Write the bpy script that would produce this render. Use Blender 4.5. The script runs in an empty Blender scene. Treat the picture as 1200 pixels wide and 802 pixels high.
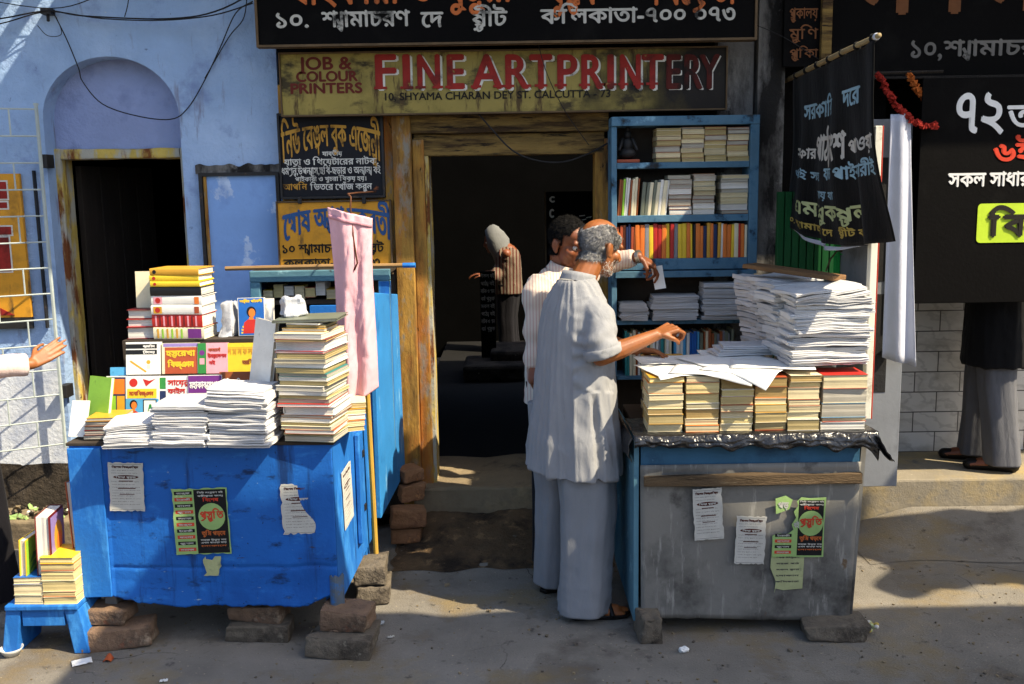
import bpy, bmesh, math, random
from math import sin, cos, pi, radians, sqrt, atan2
from mathutils import Vector, Matrix, noise
from mathutils.geometry import tessellate_polygon
random.seed(7)
S = bpy.context.scene
COL = S.collection

# ------------------------------------------------------------------ camera
CAM_H, PITCH, ROLL, FPX = 1.85, radians(8.7), radians(0.9), 1150.0
FWD = Vector((0, cos(PITCH), -sin(PITCH)))
_u0 = Vector((0, sin(PITCH), cos(PITCH))); _r0 = Vector((1, 0, 0))
RGT = cos(ROLL)*_r0 - sin(ROLL)*_u0
UPV = sin(ROLL)*_r0 + cos(ROLL)*_u0
CPOS = Vector((0, 0, CAM_H))
cam = bpy.data.cameras.new('camera'); camo = bpy.data.objects.new('camera', cam); COL.objects.link(camo)
cam.lens = 36.0*FPX/1200.0; cam.sensor_width = 36.0; cam.sensor_fit = 'HORIZONTAL'
cam.clip_start = 0.05; cam.clip_end = 500
mw = Matrix.Identity(4)
for i in range(3):
    mw[i][0] = RGT[i]; mw[i][1] = UPV[i]; mw[i][2] = -FWD[i]; mw[i][3] = CPOS[i]
camo.matrix_world = mw
S.camera = camo

# ------------------------------------------------------------------ sky, sun, exposure
SUN = Vector((0.60, -0.30, 0.78)).normalized()          # towards the sun
SUN_EL = math.asin(SUN.z); SUN_AZ = atan2(SUN.x, SUN.y)
W = bpy.data.worlds.new('World'); S.world = W; W.use_nodes = True
nt = W.node_tree; bg = nt.nodes['Background']
sky = nt.nodes.new('ShaderNodeTexSky'); sky.sky_type = 'NISHITA'; sky.sun_disc = False
sky.sun_elevation = SUN_EL; sky.sun_rotation = SUN_AZ
sky.air_density = 1.0; sky.dust_density = 2.0; sky.ozone_density = 1.0
nt.links.new(sky.outputs[0], bg.inputs[0]); bg.inputs[1].default_value = 0.13
sl = bpy.data.lights.new('sun', 'SUN'); sl.energy = 4.7; sl.angle = radians(0.6); sl.color = (1.0, 0.86, 0.63)
so = bpy.data.objects.new('sun', sl); COL.objects.link(so)
so.rotation_euler = SUN.to_track_quat('Z', 'Y').to_euler(); so.location = (3, -2, 8)
S.view_settings.view_transform = 'Standard'; S.view_settings.look = 'None'
S.view_settings.exposure = 1.1; S.view_settings.gamma = 1.0; S.view_settings.use_curve_mapping = False
S.render.engine = 'CYCLES'
S.cycles.max_bounces = 8; S.cycles.diffuse_bounces = 4; S.cycles.glossy_bounces = 3; S.cycles.use_denoising = True

# ------------------------------------------------------------------ survey: a pixel of the photograph on a known plane -> a real place
def ray(x, y): return FWD + RGT*((x-600)/FPX) - UPV*((y-401)/FPX)
def at(x, y, Y):
    d = ray(x, y); return CPOS + d*(Y/d.y)
def gz(x, y, z=0.0):
    d = ray(x, y); return CPOS + d*((z-CAM_H)/d.z)
def atX(x, y, X):
    d = ray(x, y); return CPOS + d*(X/d.x)

def hexc(h, a=1.0):
    h = h.lstrip('#'); r = []
    for i in (0, 2, 4):
        v = int(h[i:i+2], 16)/255.0
        r.append(v/12.92 if v <= 0.04045 else ((v+0.055)/1.055)**2.4)
    return (r[0], r[1], r[2], a)

# ------------------------------------------------------------------ materials
MATS = {}
def _new(name):
    m = bpy.data.materials.new(name); m.use_nodes = True
    return m, m.node_tree, m.node_tree.nodes['Principled BSDF']
def _coords(nt, scale=(1, 1, 1)):
    tc = nt.nodes.new('ShaderNodeTexCoord'); mp = nt.nodes.new('ShaderNodeMapping')
    mp.inputs['Scale'].default_value = scale
    nt.links.new(tc.outputs['Object'], mp.inputs['Vector']); return mp.outputs[0]
def _noise(nt, vec, sc, det=6, rough=0.6, dist=0.0):
    n = nt.nodes.new('ShaderNodeTexNoise'); n.inputs['Scale'].default_value = sc
    n.inputs['Detail'].default_value = det; n.inputs['Roughness'].default_value = rough
    n.inputs['Distortion'].default_value = dist
    nt.links.new(vec, n.inputs['Vector']); return n.outputs['Fac']
def _ramp(nt, fac, lo, hi):
    r = nt.nodes.new('ShaderNodeMapRange'); r.inputs['From Min'].default_value = lo; r.inputs['From Max'].default_value = hi
    r.clamp = True
    nt.links.new(fac, r.inputs['Value']); return r.outputs[0]
def _mix(nt, fac, a, b, mode='MIX'):
    m = nt.nodes.new('ShaderNodeMix'); m.data_type = 'RGBA'; m.blend_type = mode
    for k, v in ((6, a), (7, b)):
        if isinstance(v, tuple): m.inputs[k].default_value = v
        else: nt.links.new(v, m.inputs[k])
    if isinstance(fac, float): m.inputs[0].default_value = fac
    else: nt.links.new(fac, m.inputs[0])
    return m.outputs[2]
def _bump(nt, bsdf, h, strength, dist=0.01):
    b = nt.nodes.new('ShaderNodeBump'); b.inputs['Strength'].default_value = strength; b.inputs['Distance'].default_value = dist
    nt.links.new(h, b.inputs['Height'])
    nt.links.new(b.outputs[0], bsdf.inputs['Normal']); return b

def mat(name, col, rough=0.7, var=0.25, vs=6.0, bump=0.15, bs=60.0, layers=(), stretch=(1, 1, 1), metal=0.0, spec=0.3, bdist=0.006, sub=0.0):
    """base colour with a soft value variation, then layers of (colour, noise scale, lo, hi, stretch) patches of wear, dirt or other paint"""
    if name in MATS: return MATS[name]
    m, nt, b = _new(name)
    if isinstance(col, str): col = hexc(col)
    v = _coords(nt, stretch)
    n0 = _noise(nt, v, vs, 5)
    dark = tuple(c*(1-var) for c in col[:3])+(1,); lite = tuple(min(1, c*(1+var*0.7)) for c in col[:3])+(1,)
    c = _mix(nt, _ramp(nt, n0, 0.3, 0.7), dark, lite)
    for L in layers:
        lc, sc, lo, hi = L[:4]; st = L[4] if len(L) > 4 else stretch
        if isinstance(lc, str): lc = hexc(lc)
        vv = _coords(nt, st)
        c = _mix(nt, _ramp(nt, _noise(nt, vv, sc, 8, 0.65), lo, hi), c, lc)
    nt.links.new(c, b.inputs['Base Color'])
    b.inputs['Roughness'].default_value = rough; b.inputs['Metallic'].default_value = metal
    b.inputs['Specular IOR Level'].default_value = spec
    if bump: _bump(nt, b, _noise(nt, v, bs, 6, 0.65), bump, bdist)
    MATS[name] = m; return m

def cloth(name, col, var=0.12, stripe=None, rough=0.85, weave=420.0, bump=0.4):
    """woven cloth: soft wrinkles and weave bump, optional stripes (colour, axis scale xyz, width)"""
    if name in MATS: return MATS[name]
    m, nt, b = _new(name)
    if isinstance(col, str): col = hexc(col)
    v = _coords(nt)
    c = _mix(nt, _ramp(nt, _noise(nt, v, 5, 4), 0.3, 0.7), tuple(x*(1-var) for x in col[:3])+(1,), tuple(min(1, x*(1+var*.6)) for x in col[:3])+(1,))
    for s in (stripe or []):
        w = nt.nodes.new('ShaderNodeTexWave'); w.wave_type = 'BANDS'; w.bands_direction = s[1]; w.wave_profile = 'SIN'
        w.inputs['Scale'].default_value = s[2]; w.inputs['Distortion'].default_value = s[4] if len(s) > 4 else 0.4; w.inputs['Detail Scale'].default_value = 0.6
        nt.links.new(v, w.inputs['Vector'])
        sc = hexc(s[0]) if isinstance(s[0], str) else s[0]
        c = _mix(nt, _ramp(nt, w.outputs['Fac'], s[3], s[3]+0.08), c, sc)
    nt.links.new(c, b.inputs['Base Color']); b.inputs['Roughness'].default_value = rough
    b.inputs['Specular IOR Level'].default_value = 0.13
    b.inputs['Sheen Weight'].default_value = 0.05
    n1 = _noise(nt, _coords(nt, (2.2, 2.2, 0.7)), 11, 5, 0.6, 0.8)
    n2 = _noise(nt, v, weave, 2)
    ad = nt.nodes.new('ShaderNodeMath'); ad.operation = 'MULTIPLY_ADD'; ad.inputs[1].default_value = 0.12
    nt.links.new(n2, ad.inputs[0]); nt.links.new(n1, ad.inputs[2])
    _bump(nt, b, ad.outputs[0], bump, 0.012)
    MATS[name] = m; return m

def pages(name, col, line=(0.25, 0.2, 0.13, 1), freq=260.0, amt=0.35, stain=None):
    """the cut edges of a block of pages: fine lines along the thickness (local z)"""
    if name in MATS: return MATS[name]
    m, nt, b = _new(name)
    if isinstance(col, str): col = hexc(col)
    v = _coords(nt, (2.0, 2.0, freq))
    oi = nt.nodes.new('ShaderNodeObjectInfo')
    n = _noise(nt, v, 1.0, 4, 0.7)
    c = _mix(nt, _ramp(nt, n, 0.42, 0.68), col, tuple(a*(1-amt)+l*amt for a, l in zip(col[:3], line[:3]))+(1,))
    v2 = _coords(nt)
    c = _mix(nt, _ramp(nt, _noise(nt, v2, 9, 5), 0.5, 0.8), c, stain or tuple(x*0.72 for x in col[:3])+(1,))
    tint = nt.nodes.new('ShaderNodeHueSaturation')
    mr = nt.nodes.new('ShaderNodeMapRange'); mr.inputs['To Min'].default_value = 0.78; mr.inputs['To Max'].default_value = 1.08
    nt.links.new(oi.outputs['Random'], mr.inputs['Value']); nt.links.new(mr.outputs[0], tint.inputs['Value'])
    nt.links.new(c, tint.inputs['Color']); nt.links.new(tint.outputs[0], b.inputs['Base Color'])
    b.inputs['Roughness'].default_value = 0.9; b.inputs['Specular IOR Level'].default_value = 0.1
    _bump(nt, b, n, 0.5, 0.003)
    MATS[name] = m; return m

# ------------------------------------------------------------------ mesh building
def rotm(rx=0, ry=0, rz=0):
    return Matrix.Rotation(rz, 4, 'Z') @ Matrix.Rotation(ry, 4, 'Y') @ Matrix.Rotation(rx, 4, 'X')
def frame(o, x, y):
    """matrix with origin o, local x and y directions (made square), local z their cross product"""
    x = Vector(x).normalized(); z = x.cross(Vector(y)).normalized(); y = z.cross(x)
    M_ = Matrix.Identity(4)
    for i in range(3): M_[i][0] = x[i]; M_[i][1] = y[i]; M_[i][2] = z[i]; M_[i][3] = o[i]
    return M_

class MB:
    def __init__(s, T=None): s.v = []; s.f = []; s.fm = []; s.ms = []; s.T = T
    def mi(s, m):
        if m not in s.ms: s.ms.append(m)
        return s.ms.index(m)
    def add(s, vs, fs, m, T=None):
        o = len(s.v); k = s.mi(m)
        T = T if T is not None else s.T
        for p in vs:
            p = Vector(p); s.v.append(T @ p if T is not None else p)
        for f in fs: s.f.append(tuple(o+i for i in f)); s.fm.append(k)
        return s
    def box(s, c, d, m, R=None, jit=0.0, taper=None):
        hx, hy, hz = d[0]/2, d[1]/2, d[2]/2; vs = []
        for x in (-1, 1):
            for y in (-1, 1):
                for z in (-1, 1):
                    t = 1.0 if (taper is None or z < 0) else taper
                    p = Vector((x*hx*t, y*hy*t, z*hz))
                    if jit: p += Vector([random.uniform(-jit, jit) for _ in range(3)])
                    if R is not None: p = R.to_3x3() @ p
                    vs.append(p+Vector(c))
        return s.add(vs, [(0, 1, 3, 2), (4, 6, 7, 5), (0, 4, 5, 1), (2, 3, 7, 6), (0, 2, 6, 4), (1, 5, 7, 3)], m)
    def bx(s, x0, x1, y0, y1, z0, z1, m): return s.box(((x0+x1)/2, (y0+y1)/2, (z0+z1)/2), (x1-x0, y1-y0, z1-z0), m)
    def poly(s, pts, m, T=None): return s.add(pts, [tuple(range(len(pts)))], m, T)
    def prism(s, p2, m, T, th):
        """outline p2 (local x,y, counter-clockwise) from local z=0 to z=th"""
        n = len(p2); vs = [(p[0], p[1], 0) for p in p2]+[(p[0], p[1], th) for p in p2]
        tr = tessellate_polygon([[Vector((p[0], p[1], 0)) for p in p2]])
        fs = []
        for t in tr:
            a, b, c = [Vector((p2[i][0], p2[i][1])) for i in t]
            if (b-a).cross(c-a) < 0: t = (t[0], t[2], t[1])
            fs.append(tuple(i+n for i in t)); fs.append((t[2], t[1], t[0]))
        for i in range(n): j = (i+1) % n; fs.append((i, j, n+j, n+i))
        return s.add(vs, fs, m, T)
    def loft(s, rings, m, closed=True, caps=True):
        n = len(rings[0]); vs = [p for r in rings for p in r]; fs = []
        for i in range(len(rings)-1):
            for j in range(n if closed else n-1):
                k = (j+1) % n; fs.append((i*n+j, i*n+k, (i+1)*n+k, (i+1)*n+j))
        if caps and closed:
            fs.append(tuple(range(n-1, -1, -1))); o = (len(rings)-1)*n; fs.append(tuple(range(o, o+n)))
        return s.add(vs, fs, m)
    def tube(s, pts, r, m, n=8, caps=True):
        pts = [Vector(p) for p in pts]; k = len(pts); rs = r if isinstance(r, (list, tuple)) else [r]*k
        rings = []; up = None
        for i in range(k):
            d = (pts[min(i+1, k-1)]-pts[max(i-1, 0)]).normalized()
            if up is None: up = Vector((0, 0, 1)) if abs(d.z) < 0.9 else Vector((0, 1, 0))
            a = d.cross(up)
            if a.length < 1e-5: a = d.orthogonal()
            a.normalize(); b = a.cross(d); up = b
            rings.append([pts[i]+(a*cos(2*pi*j/n)+b*sin(2*pi*j/n))*rs[i] for j in range(n)])
        return s.loft(rings, m, True, caps)
    def ell(s, c, r, m, R=None, nu=14, nv=9):
        vs = []; fs = []
        for i in range(nv+1):
            th = pi*i/nv
            for j in range(nu):
                ph = 2*pi*j/nu; p = Vector((r[0]*sin(th)*cos(ph), r[1]*sin(th)*sin(ph), r[2]*cos(th)))
                if R is not None: p = R.to_3x3() @ p
                vs.append(p+Vector(c))
        for i in range(nv):
            for j in range(nu):
                k = (j+1) % nu
                if i == 0: fs.append((i*nu, (i+1)*nu+j, (i+1)*nu+k))
                elif i == nv-1: fs.append((i*nu+j, (i+1)*nu, i*nu+k))
                else: fs.append((i*nu+j, (i+1)*nu+j, (i+1)*nu+k, i*nu+k))
        return s.add(vs, fs, m)
    def cap(s, p0, r0, p1, r1, m, n=12):
        """tapered capsule"""
        p0 = Vector(p0); p1 = Vector(p1); d = (p1-p0); L = d.length; d.normalize()
        pts = []; rs = []
        for q in (0.08, 0.4, 0.75): pts.append(p0-d*r0*cos(q*pi/2)); rs.append(r0*sin(q*pi/2))
        for t in (0, 0.25, 0.5, 0.75, 1): pts.append(p0+d*L*t); rs.append(r0+(r1-r0)*t)
        for q in (0.75, 0.4, 0.08): pts.append(p1+d*r1*cos(q*pi/2)); rs.append(r1*sin(q*pi/2))
        return s.tube(pts, rs, m, n)
    def grid(s, fn, nu, nv, m, T=None):
        vs = [fn(i/nu, j/nv) for i in range(nu+1) for j in range(nv+1)]; fs = []
        for i in range(nu):
            for j in range(nv):
                a = i*(nv+1)+j; fs.append((a, a+nv+1, a+nv+2, a+1))
        return s.add(vs, fs, m, T)
    def sheet(s, fn, nu, nv, m, th=0.002):
        """a grid with thickness along its own normals"""
        P = [[Vector(fn(i/nu, j/nv)) for j in range(nv+1)] for i in range(nu+1)]
        def nrm(i, j):
            a = P[min(i+1, nu)][j]-P[max(i-1, 0)][j]; b = P[i][min(j+1, nv)]-P[i][max(j-1, 0)]
            n = a.cross(b); return n.normalized() if n.length > 1e-9 else Vector((0, 0, 1))
        A = [P[i][j] for i in range(nu+1) for j in range(nv+1)]
        B = [P[i][j]-nrm(i, j)*th for i in range(nu+1) for j in range(nv+1)]
        n = len(A); fs = []; id = lambda i, j: i*(nv+1)+j
        for i in range(nu):
            for j in range(nv):
                a, b, c, d = id(i, j), id(i+1, j), id(i+1, j+1), id(i, j+1)
                fs.append((a, b, c, d)); fs.append((n+d, n+c, n+b, n+a))
        for i in range(nu):
            a, b = id(i, 0), id(i+1, 0); fs.append((b, a, n+a, n+b))
            a, b = id(i, nv), id(i+1, nv); fs.append((a, b, n+b, n+a))
        for j in range(nv):
            a, b = id(0, j), id(0, j+1); fs.append((a, b, n+b, n+a))
            a, b = id(nu, j), id(nu, j+1); fs.append((b, a, n+a, n+b))
        return s.add(A+B, fs, m)
    def build(s, name, parent=None, smooth=False, bevel=0.0, loc=None, segs=2, local=False):
        me = bpy.data.meshes.new(name)
        o = bpy.data.objects.new(name, me); COL.objects.link(o)
        org = Vector((0, 0, 0))
        if parent is not None:
            o.parent = parent
            if not local: org = Vector(parent['_w'])
        elif loc is not None:
            org = Vector(loc); o.location = org
        o['_w'] = tuple(org)
        me.from_pydata([tuple(p-org) for p in s.v], [], s.f)
        for m in s.ms: me.materials.append(m)
        me.polygons.foreach_set('material_index', s.fm)
        me.update()
        if bevel:
            bm = bmesh.new(); bm.from_mesh(me)
            bmesh.ops.remove_doubles(bm, verts=bm.verts, dist=1e-5)
            ed = [e for e in bm.edges if len(e.link_faces) == 2 and e.calc_face_angle(0) > 0.6]
            bmesh.ops.bevel(bm, geom=ed, offset=bevel, segments=segs, profile=0.5, affect='EDGES', clamp_overlap=True)
            bm.to_mesh(me); bm.free()
        if smooth: me.polygons.foreach_set('use_smooth', [True]*len(me.polygons))
        return o

def tag(o, label=None, cat=None, group=None, kind=None):
    if label: o['label'] = label
    if cat: o['category'] = cat
    if group: o['group'] = group
    if kind: o['kind'] = kind
    return o
def thing(name, label, cat, loc, group=None, T=None):
    o = bpy.data.objects.new(name, None); COL.objects.link(o); o.empty_display_size = 0.1
    if T is not None:
        o.matrix_world = T; loc = T.translation
    else: o.location = Vector(loc)
    o['_w'] = tuple(loc); return tag(o, label, cat, group)

def roughen(o, amp, sc, seed=0, sub=0):
    """break up a mesh: optional subdivision, then noise along the normals"""
    me = o.data; bm = bmesh.new(); bm.from_mesh(me)
    if sub: bmesh.ops.subdivide_edges(bm, edges=bm.edges[:], cuts=sub, use_grid_fill=True)
    bm.normal_update(); off = Vector((seed*3.1, seed*1.7, seed*5.3))
    for v in bm.verts: v.co += v.normal*amp*noise.fractal(v.co*sc+off, 0.9, 2.0, 3)
    bm.to_mesh(me); bm.free(); return o

# ------------------------------------------------------------------ lettering
_tc = bpy.data.curves.new('txt', 'FONT'); _to = bpy.data.objects.new('txt', _tc); COL.objects.link(_to)
_tc.resolution_u = 4
GL = {}
def _area(p): return sum(p[i][0]*p[(i+1) % len(p)][1]-p[(i+1) % len(p)][0]*p[i][1] for i in range(len(p)))/2
def _inside(pt, poly):
    x, y = pt; r = False; n = len(poly)
    for i in range(n):
        x1, y1 = poly[i]; x2, y2 = poly[(i+1) % n]
        if (y1 > y) != (y2 > y) and x < (x2-x1)*(y-y1)/(y2-y1)+x1: r = not r
    return r
def _raw(body):
    _tc.body = body; bpy.context.view_layer.update()
    dg = bpy.context.evaluated_depsgraph_get(); ev = _to.evaluated_get(dg); c = ev.to_curve(dg)
    out = []
    for sp in c.splines:
        pts = []
        if sp.type == 'BEZIER':
            bp = sp.bezier_points; n = len(bp)
            for i in range(n):
                a, b = bp[i], bp[(i+1) % n]
                p0, p1, p2, p3 = a.co, a.handle_right, b.handle_left, b.co
                straight = ((p1-p0).cross(p3-p0)).length < 1e-6 and ((p2-p0).cross(p3-p0)).length < 1e-6
                for k in range(1 if straight else 4):
                    t = k/4; u = 1-t; q = p0*u**3+p1*3*u*u*t+p2*3*u*t*t+p3*t**3; pts.append((q.x, q.y))
        else: pts = [(p.co.x, p.co.y) for p in sp.points]
        if len(pts) > 2 and abs(_area(pts)) > 1e-6: out.append(pts)
    ev.to_curve_clear(); return out
def glyph(ch):
    """-> (triangles as 2-D points per island, advance)"""
    if ch in GL: return GL[ch]
    bar = max(p[0] for c in _raw('||') for p in c); b1 = max(p[0] for c in _raw('|') for p in c); badv = bar-b1
    conts = _raw(ch)
    both = _raw(ch+'|'); adv = max([p[0] for c in both for p in c]+[b1])-b1
    if ch == ' ': adv = 0.28
    isl = []
    if conts:
        sg = _area(max(conts, key=lambda c: abs(_area(c)))) > 0
        outs = [c for c in conts if (_area(c) > 0) == sg]; holes = [c for c in conts if (_area(c) > 0) != sg]
        for o in outs:
            hs = [h for h in holes if _inside(h[0], o)]
            loops = [[Vector((p[0], p[1], 0)) for p in l] for l in [o]+hs]
            flat = [p for l in [o]+hs for p in l]
            tri = []
            for t in tessellate_polygon(loops):
                a, b, c = [Vector(flat[i]) for i in t]
                tri.append(tuple(flat[i] for i in (t if (b-a).cross(c-a) > 0 else (t[0], t[2], t[1]))))
            isl.append(tri)
    GL[ch] = (isl, adv); return GL[ch]
def _stroke(pts, w):
    tri = []
    for i in range(len(pts)-1):
        a, b = Vector(pts[i]), Vector(pts[i+1]); d = (b-a).normalized(); n = Vector((-d.y, d.x))*w/2; e = d*w*0.3
        q = [a-n-e, b-n+e, b+n+e, a+n-e]; q = [tuple(x) for x in q]
        tri += [(q[0], q[1], q[2]), (q[0], q[2], q[3])]
    return tri
def layout(text):
    """visual-order lettering. ^ a looped stroke after the letter, ~ a slanting stroke under it, ` a tick over it, _X a small X under it"""
    x = 0.0; out = []; last = 0.0; i = 0
    while i < len(text):
        ch = text[i]; i += 1
        if ch == '^':
            out.append([[(x+p[0], y) if False else (p[0]+x, p[1]) for p in t] for t in _stroke([(0.0, .30), (.09, .12), (.03, -.02), (.16, -.16), (.19, .05), (.19, .62)], .075)]); x += 0.27
        elif ch == '~':
            cx = (last+x)/2; out.append([[(p[0]+cx, p[1]) for p in t] for t in _stroke([(.16, .02), (-.02, -.10), (-.2, -.14)], .07)])
        elif ch == '`':
            out.append([[(p[0]+x, p[1]) for p in t] for t in _stroke([(-.26, .86), (-.12, .70), (-.05, .66)], .07)])
        elif ch == '_':
            sub = text[i]; i += 1; isl, adv = glyph(sub); cx = (last+x)/2-adv*0.29
            for t in isl: out.append([[(p[0]*.58+cx, p[1]*.52-.24) for p in q] for q in t])
        else:
            isl, adv = glyph(ch)
            for t in isl: out.append([[(p[0]+x, p[1]) for p in q] for q in t])
            if adv > 0.02: last = x
            x += adv-(0.10 if ch == 'ি' else 0)
    return out, x
def letter(mb, text, m, T, w, h, bold=0.0, warp=None, z=0.0, cap=0.66):
    """text fitted into w x h (h = headline height) at local origin of T (baseline left); warp maps local (x,y)->(x,y)"""
    isl, adv = layout(text)
    if not adv: return
    sx, sy = w/adv, h/cap
    shifts = [(0, 0)]
    if bold: shifts = [(-bold, 0), (bold, 0), (0, bold*0.8), (0, -bold*0.8)]
    for k, (dx, dy) in enumerate(shifts):
        for q, tri in enumerate(isl):
            zz = z+0.00012*(q % 3)+0.0004*k
            vs = []; fs = []
            for t in tri:
                o = len(vs)
                for p in t:
                    X, Y = p[0]*sx+dx, p[1]*sy+dy
                    if warp: X, Y = warp(X, Y)
                    vs.append((X, Y, zz))
                fs.append((o, o+1, o+2))
            mb.add(vs, fs, m, T)
# ================================================================== THE PLACE
YW = 5.3
m_asphalt = mat('asphalt', '#79746b', 0.92, 0.25, 2.6, 0.7, 110, [('#544d45', 2.2, 0.5, 0.66), ('#9c885c', 1.1, 0.52, 0.75), ('#37332e', 11, 0.60, 0.72), ('#a89a80', 60, 0.63, 0.70), ('#2a2724', 80, 0.66, 0.72)], bdist=0.01)
def add_cracks(m):
    nt = m.node_tree; b = nt.nodes['Principled BSDF']; src = b.inputs['Base Color'].links[0].from_socket; v = _coords(nt, (1, 1, 1))
    w = nt.nodes.new('ShaderNodeTexNoise'); w.inputs['Scale'].default_value = 3; w.inputs['Detail'].default_value = 5; nt.links.new(v, w.inputs['Vector'])
    mx = nt.nodes.new('ShaderNodeVectorMath'); mx.operation = 'MULTIPLY_ADD'; mx.inputs[1].default_value = (.35, .35, 0); nt.links.new(w.outputs['Color'], mx.inputs[0]); nt.links.new(v, mx.inputs[2])
    vo = nt.nodes.new('ShaderNodeTexVoronoi'); vo.feature = 'DISTANCE_TO_EDGE'; vo.inputs['Scale'].default_value = 1.5; nt.links.new(mx.outputs[0], vo.inputs['Vector'])
    line = _ramp(nt, vo.outputs['Distance'], .006, .001); gate = _ramp(nt, _noise(nt, v, 1.7, 3), .54, .64)
    ml = nt.nodes.new('ShaderNodeMath'); ml.operation = 'MULTIPLY'; nt.links.new(line, ml.inputs[0]); nt.links.new(gate, ml.inputs[1])
    nt.links.new(_mix(nt, ml.outputs[0], src, hexc('#2e2a25')), b.inputs['Base Color'])
add_cracks(m_asphalt)
m_soil = mat('soil', '#5f4c36', 0.95, 0.4, 7, 0.9, 60, [('#2b2219', 4, 0.48, 0.62), ('#83694a', 14, 0.58, 0.7)], bdist=0.02)
m_blue = mat('blue_plaster', '#90abd0', 0.9, 0.14, 2.2, 0.6, 26, [('#a6bede', 1.3, 0.48, 0.68), ('#7284b0', 3.0, 0.55, 0.68), ('#7d86a0', 5, 0.58, 0.68, (2.5, 2.5, .5)), ('#4a5876', 12, 0.66, 0.72), ('#c4c8ca', 7, 0.67, 0.69), ('#2f3440', 30, 0.69, 0.72)], bdist=0.02)
m_bluein = mat('blue_niche', '#8b9ac2', 0.9, 0.12, 3, 0.6, 30, [('#6a779f', 3.5, 0.52, 0.72), ('#39415a', 25, 0.70, 0.74)], bdist=0.02)
m_white = mat('whitewash', '#ced3da', 0.9, 0.12, 4, 0.5, 40, [('#8d99b4', 3, 0.5, 0.7), ('#5b6070', 16, 0.66, 0.74)], bdist=0.012)
m_grime = mat('grime', '#3a332b', 0.95, 0.4, 8, 0.9, 40, [('#17130f', 5, 0.48, 0.62), ('#8d8579', 18, 0.66, 0.72)], bdist=0.02)
m_conc = mat('old_concrete', '#80725b', 0.92, 0.22, 4, 0.6, 50, [('#4c443a', 4, 0.52, 0.68), ('#a3916e', 2.2, 0.55, 0.75)], bdist=0.01)
m_step = mat('step_cement', '#857d6d', 0.85, 0.2, 3, 0.5, 50, [('#a08d62', 2.2, 0.46, 0.66), ('#4c5560', 5, 0.58, 0.7), ('#c8c4ae', 24, 0.68, 0.72)], bdist=0.008)  # tan base and patches stand in for sunlight on the step
m_ochre = mat('ochre_wood', '#aa8038', 0.85, 0.3, 3, 0.4, 30, [('#6b4d24', 3, 0.44, 0.60, (4, 4, 0.6)), ('#241910', 3.2, 0.57, 0.66, (3.5, 3.5, 0.6)), ('#b08a45', 9, 0.6, 0.72, (6, 6, 1)), ('#7d776a', 5, 0.54, 0.62, (2, 2, .8)), ('#9c5c22', 2.5, 0.52, 0.66, (2, 2, .5)), ('#1d140c', 22, 0.64, 0.70)], (2.2, 2.2, 0.8), bdist=0.01)
m_ochreh = mat('ochre_beam', '#7f6636', 0.85, 0.3, 4, 0.7, 40, [('#3d2c18', 3, 0.44, 0.58, (0.7, 5, 6)), ('#1d140c', 5, 0.55, 0.64, (1, 5, 8)), ('#9d8450', 7, 0.62, 0.74)], (0.7, 5, 5), bdist=0.01)
m_frame = mat('yellow_frame', '#b8a050', 0.85, 0.25, 9, 0.7, 40, [('#a09e92', 6, 0.46, 0.56, (2, 2, .6)), ('#6b3d1c', 5, 0.54, 0.62, (2, 2, 0.5)), ('#2e251c', 20, 0.66, 0.72)], bdist=0.01)
m_dark = mat('dark_wall', '#0e0c0b', 0.95, 0.4, 3, 0.5, 30, [('#1d1a17', 4, 0.55, 0.7)], bdist=0.01, spec=0.1)  # near-black wall colour with slightly paler patches
m_black = mat('shade_black', '#040404', 0.95, 0.4, 3, 0.3, 30, spec=0.05)  # near-black colour stands in for the darkness of unlit rooms and passage
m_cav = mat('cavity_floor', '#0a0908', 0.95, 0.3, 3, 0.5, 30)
m_greyw = mat('grey_plaster', '#6d6a66', 0.9, 0.3, 4, 0.7, 30, [('#211f1d', 3, 0.45, 0.58, (2, 2, 0.6)), ('#8d8b86', 8, 0.6, 0.72)], bdist=0.015)
m_dwood = mat('dark_wood', '#1d1712', 0.75, 0.4, 4, 0.6, 30, [('#4a3e30', 10, 0.62, 0.7, (8, 8, 0.6)), ('#6d6a64', 14, 0.7, 0.74, (9, 9, 0.5))], (6, 6, 0.6))
m_iron = mat('black_iron', '#1c1b1b', 0.6, 0.3, 8, 0.4, 60, [('#4c3a2a', 12, 0.6, 0.7)], spec=0.4)
m_bluep = mat('blue_panel_paint', '#7fa3d6', 0.8, 0.1, 3, 0.3, 30, [('#b6c9e2', 4.2, 0.565, 0.60), ('#6b89bb', 3, 0.5, 0.7)], bdist=0.006)

def gh(x, y):
    """height of the ground: nearly flat, a trodden ramp of earth up to the doorstep, a shallow gutter dip"""
    h = 0.006*noise.noise(Vector((x*1.3, y*1.3, 0)))
    if y > 4.55:
        t = min(1, (y-4.55)/0.62); k = max(0, 1-max(0, abs(x+0.02)-0.42)/0.28)
        h += 0.13*k*t*t*(3-2*t) + 0.02*k*t*noise.noise(Vector((x*5, y*5, 3)))
    return h
xs = [-60, -30, -12, -6, -4]+[-3.4+0.075*i for i in range(92)]+[4, 6, 12, 30, 60]
ys = [-40, -15, -5, 0, 1.2, 1.8]+[2.1+0.075*i for i in range(44)]+[5.6, 6.2, 9, 14, 40, 80]
g = MB(); vs = [(x, y, gh(x, y)) for x in xs for y in ys]; n = len(ys)
g.add(vs, [(i*n+j, (i+1)*n+j, (i+1)*n+j+1, i*n+j+1) for i in range(len(xs)-1) for j in range(n-1)], m_asphalt)
tag(g.build('street', smooth=True), kind='structure')

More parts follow.
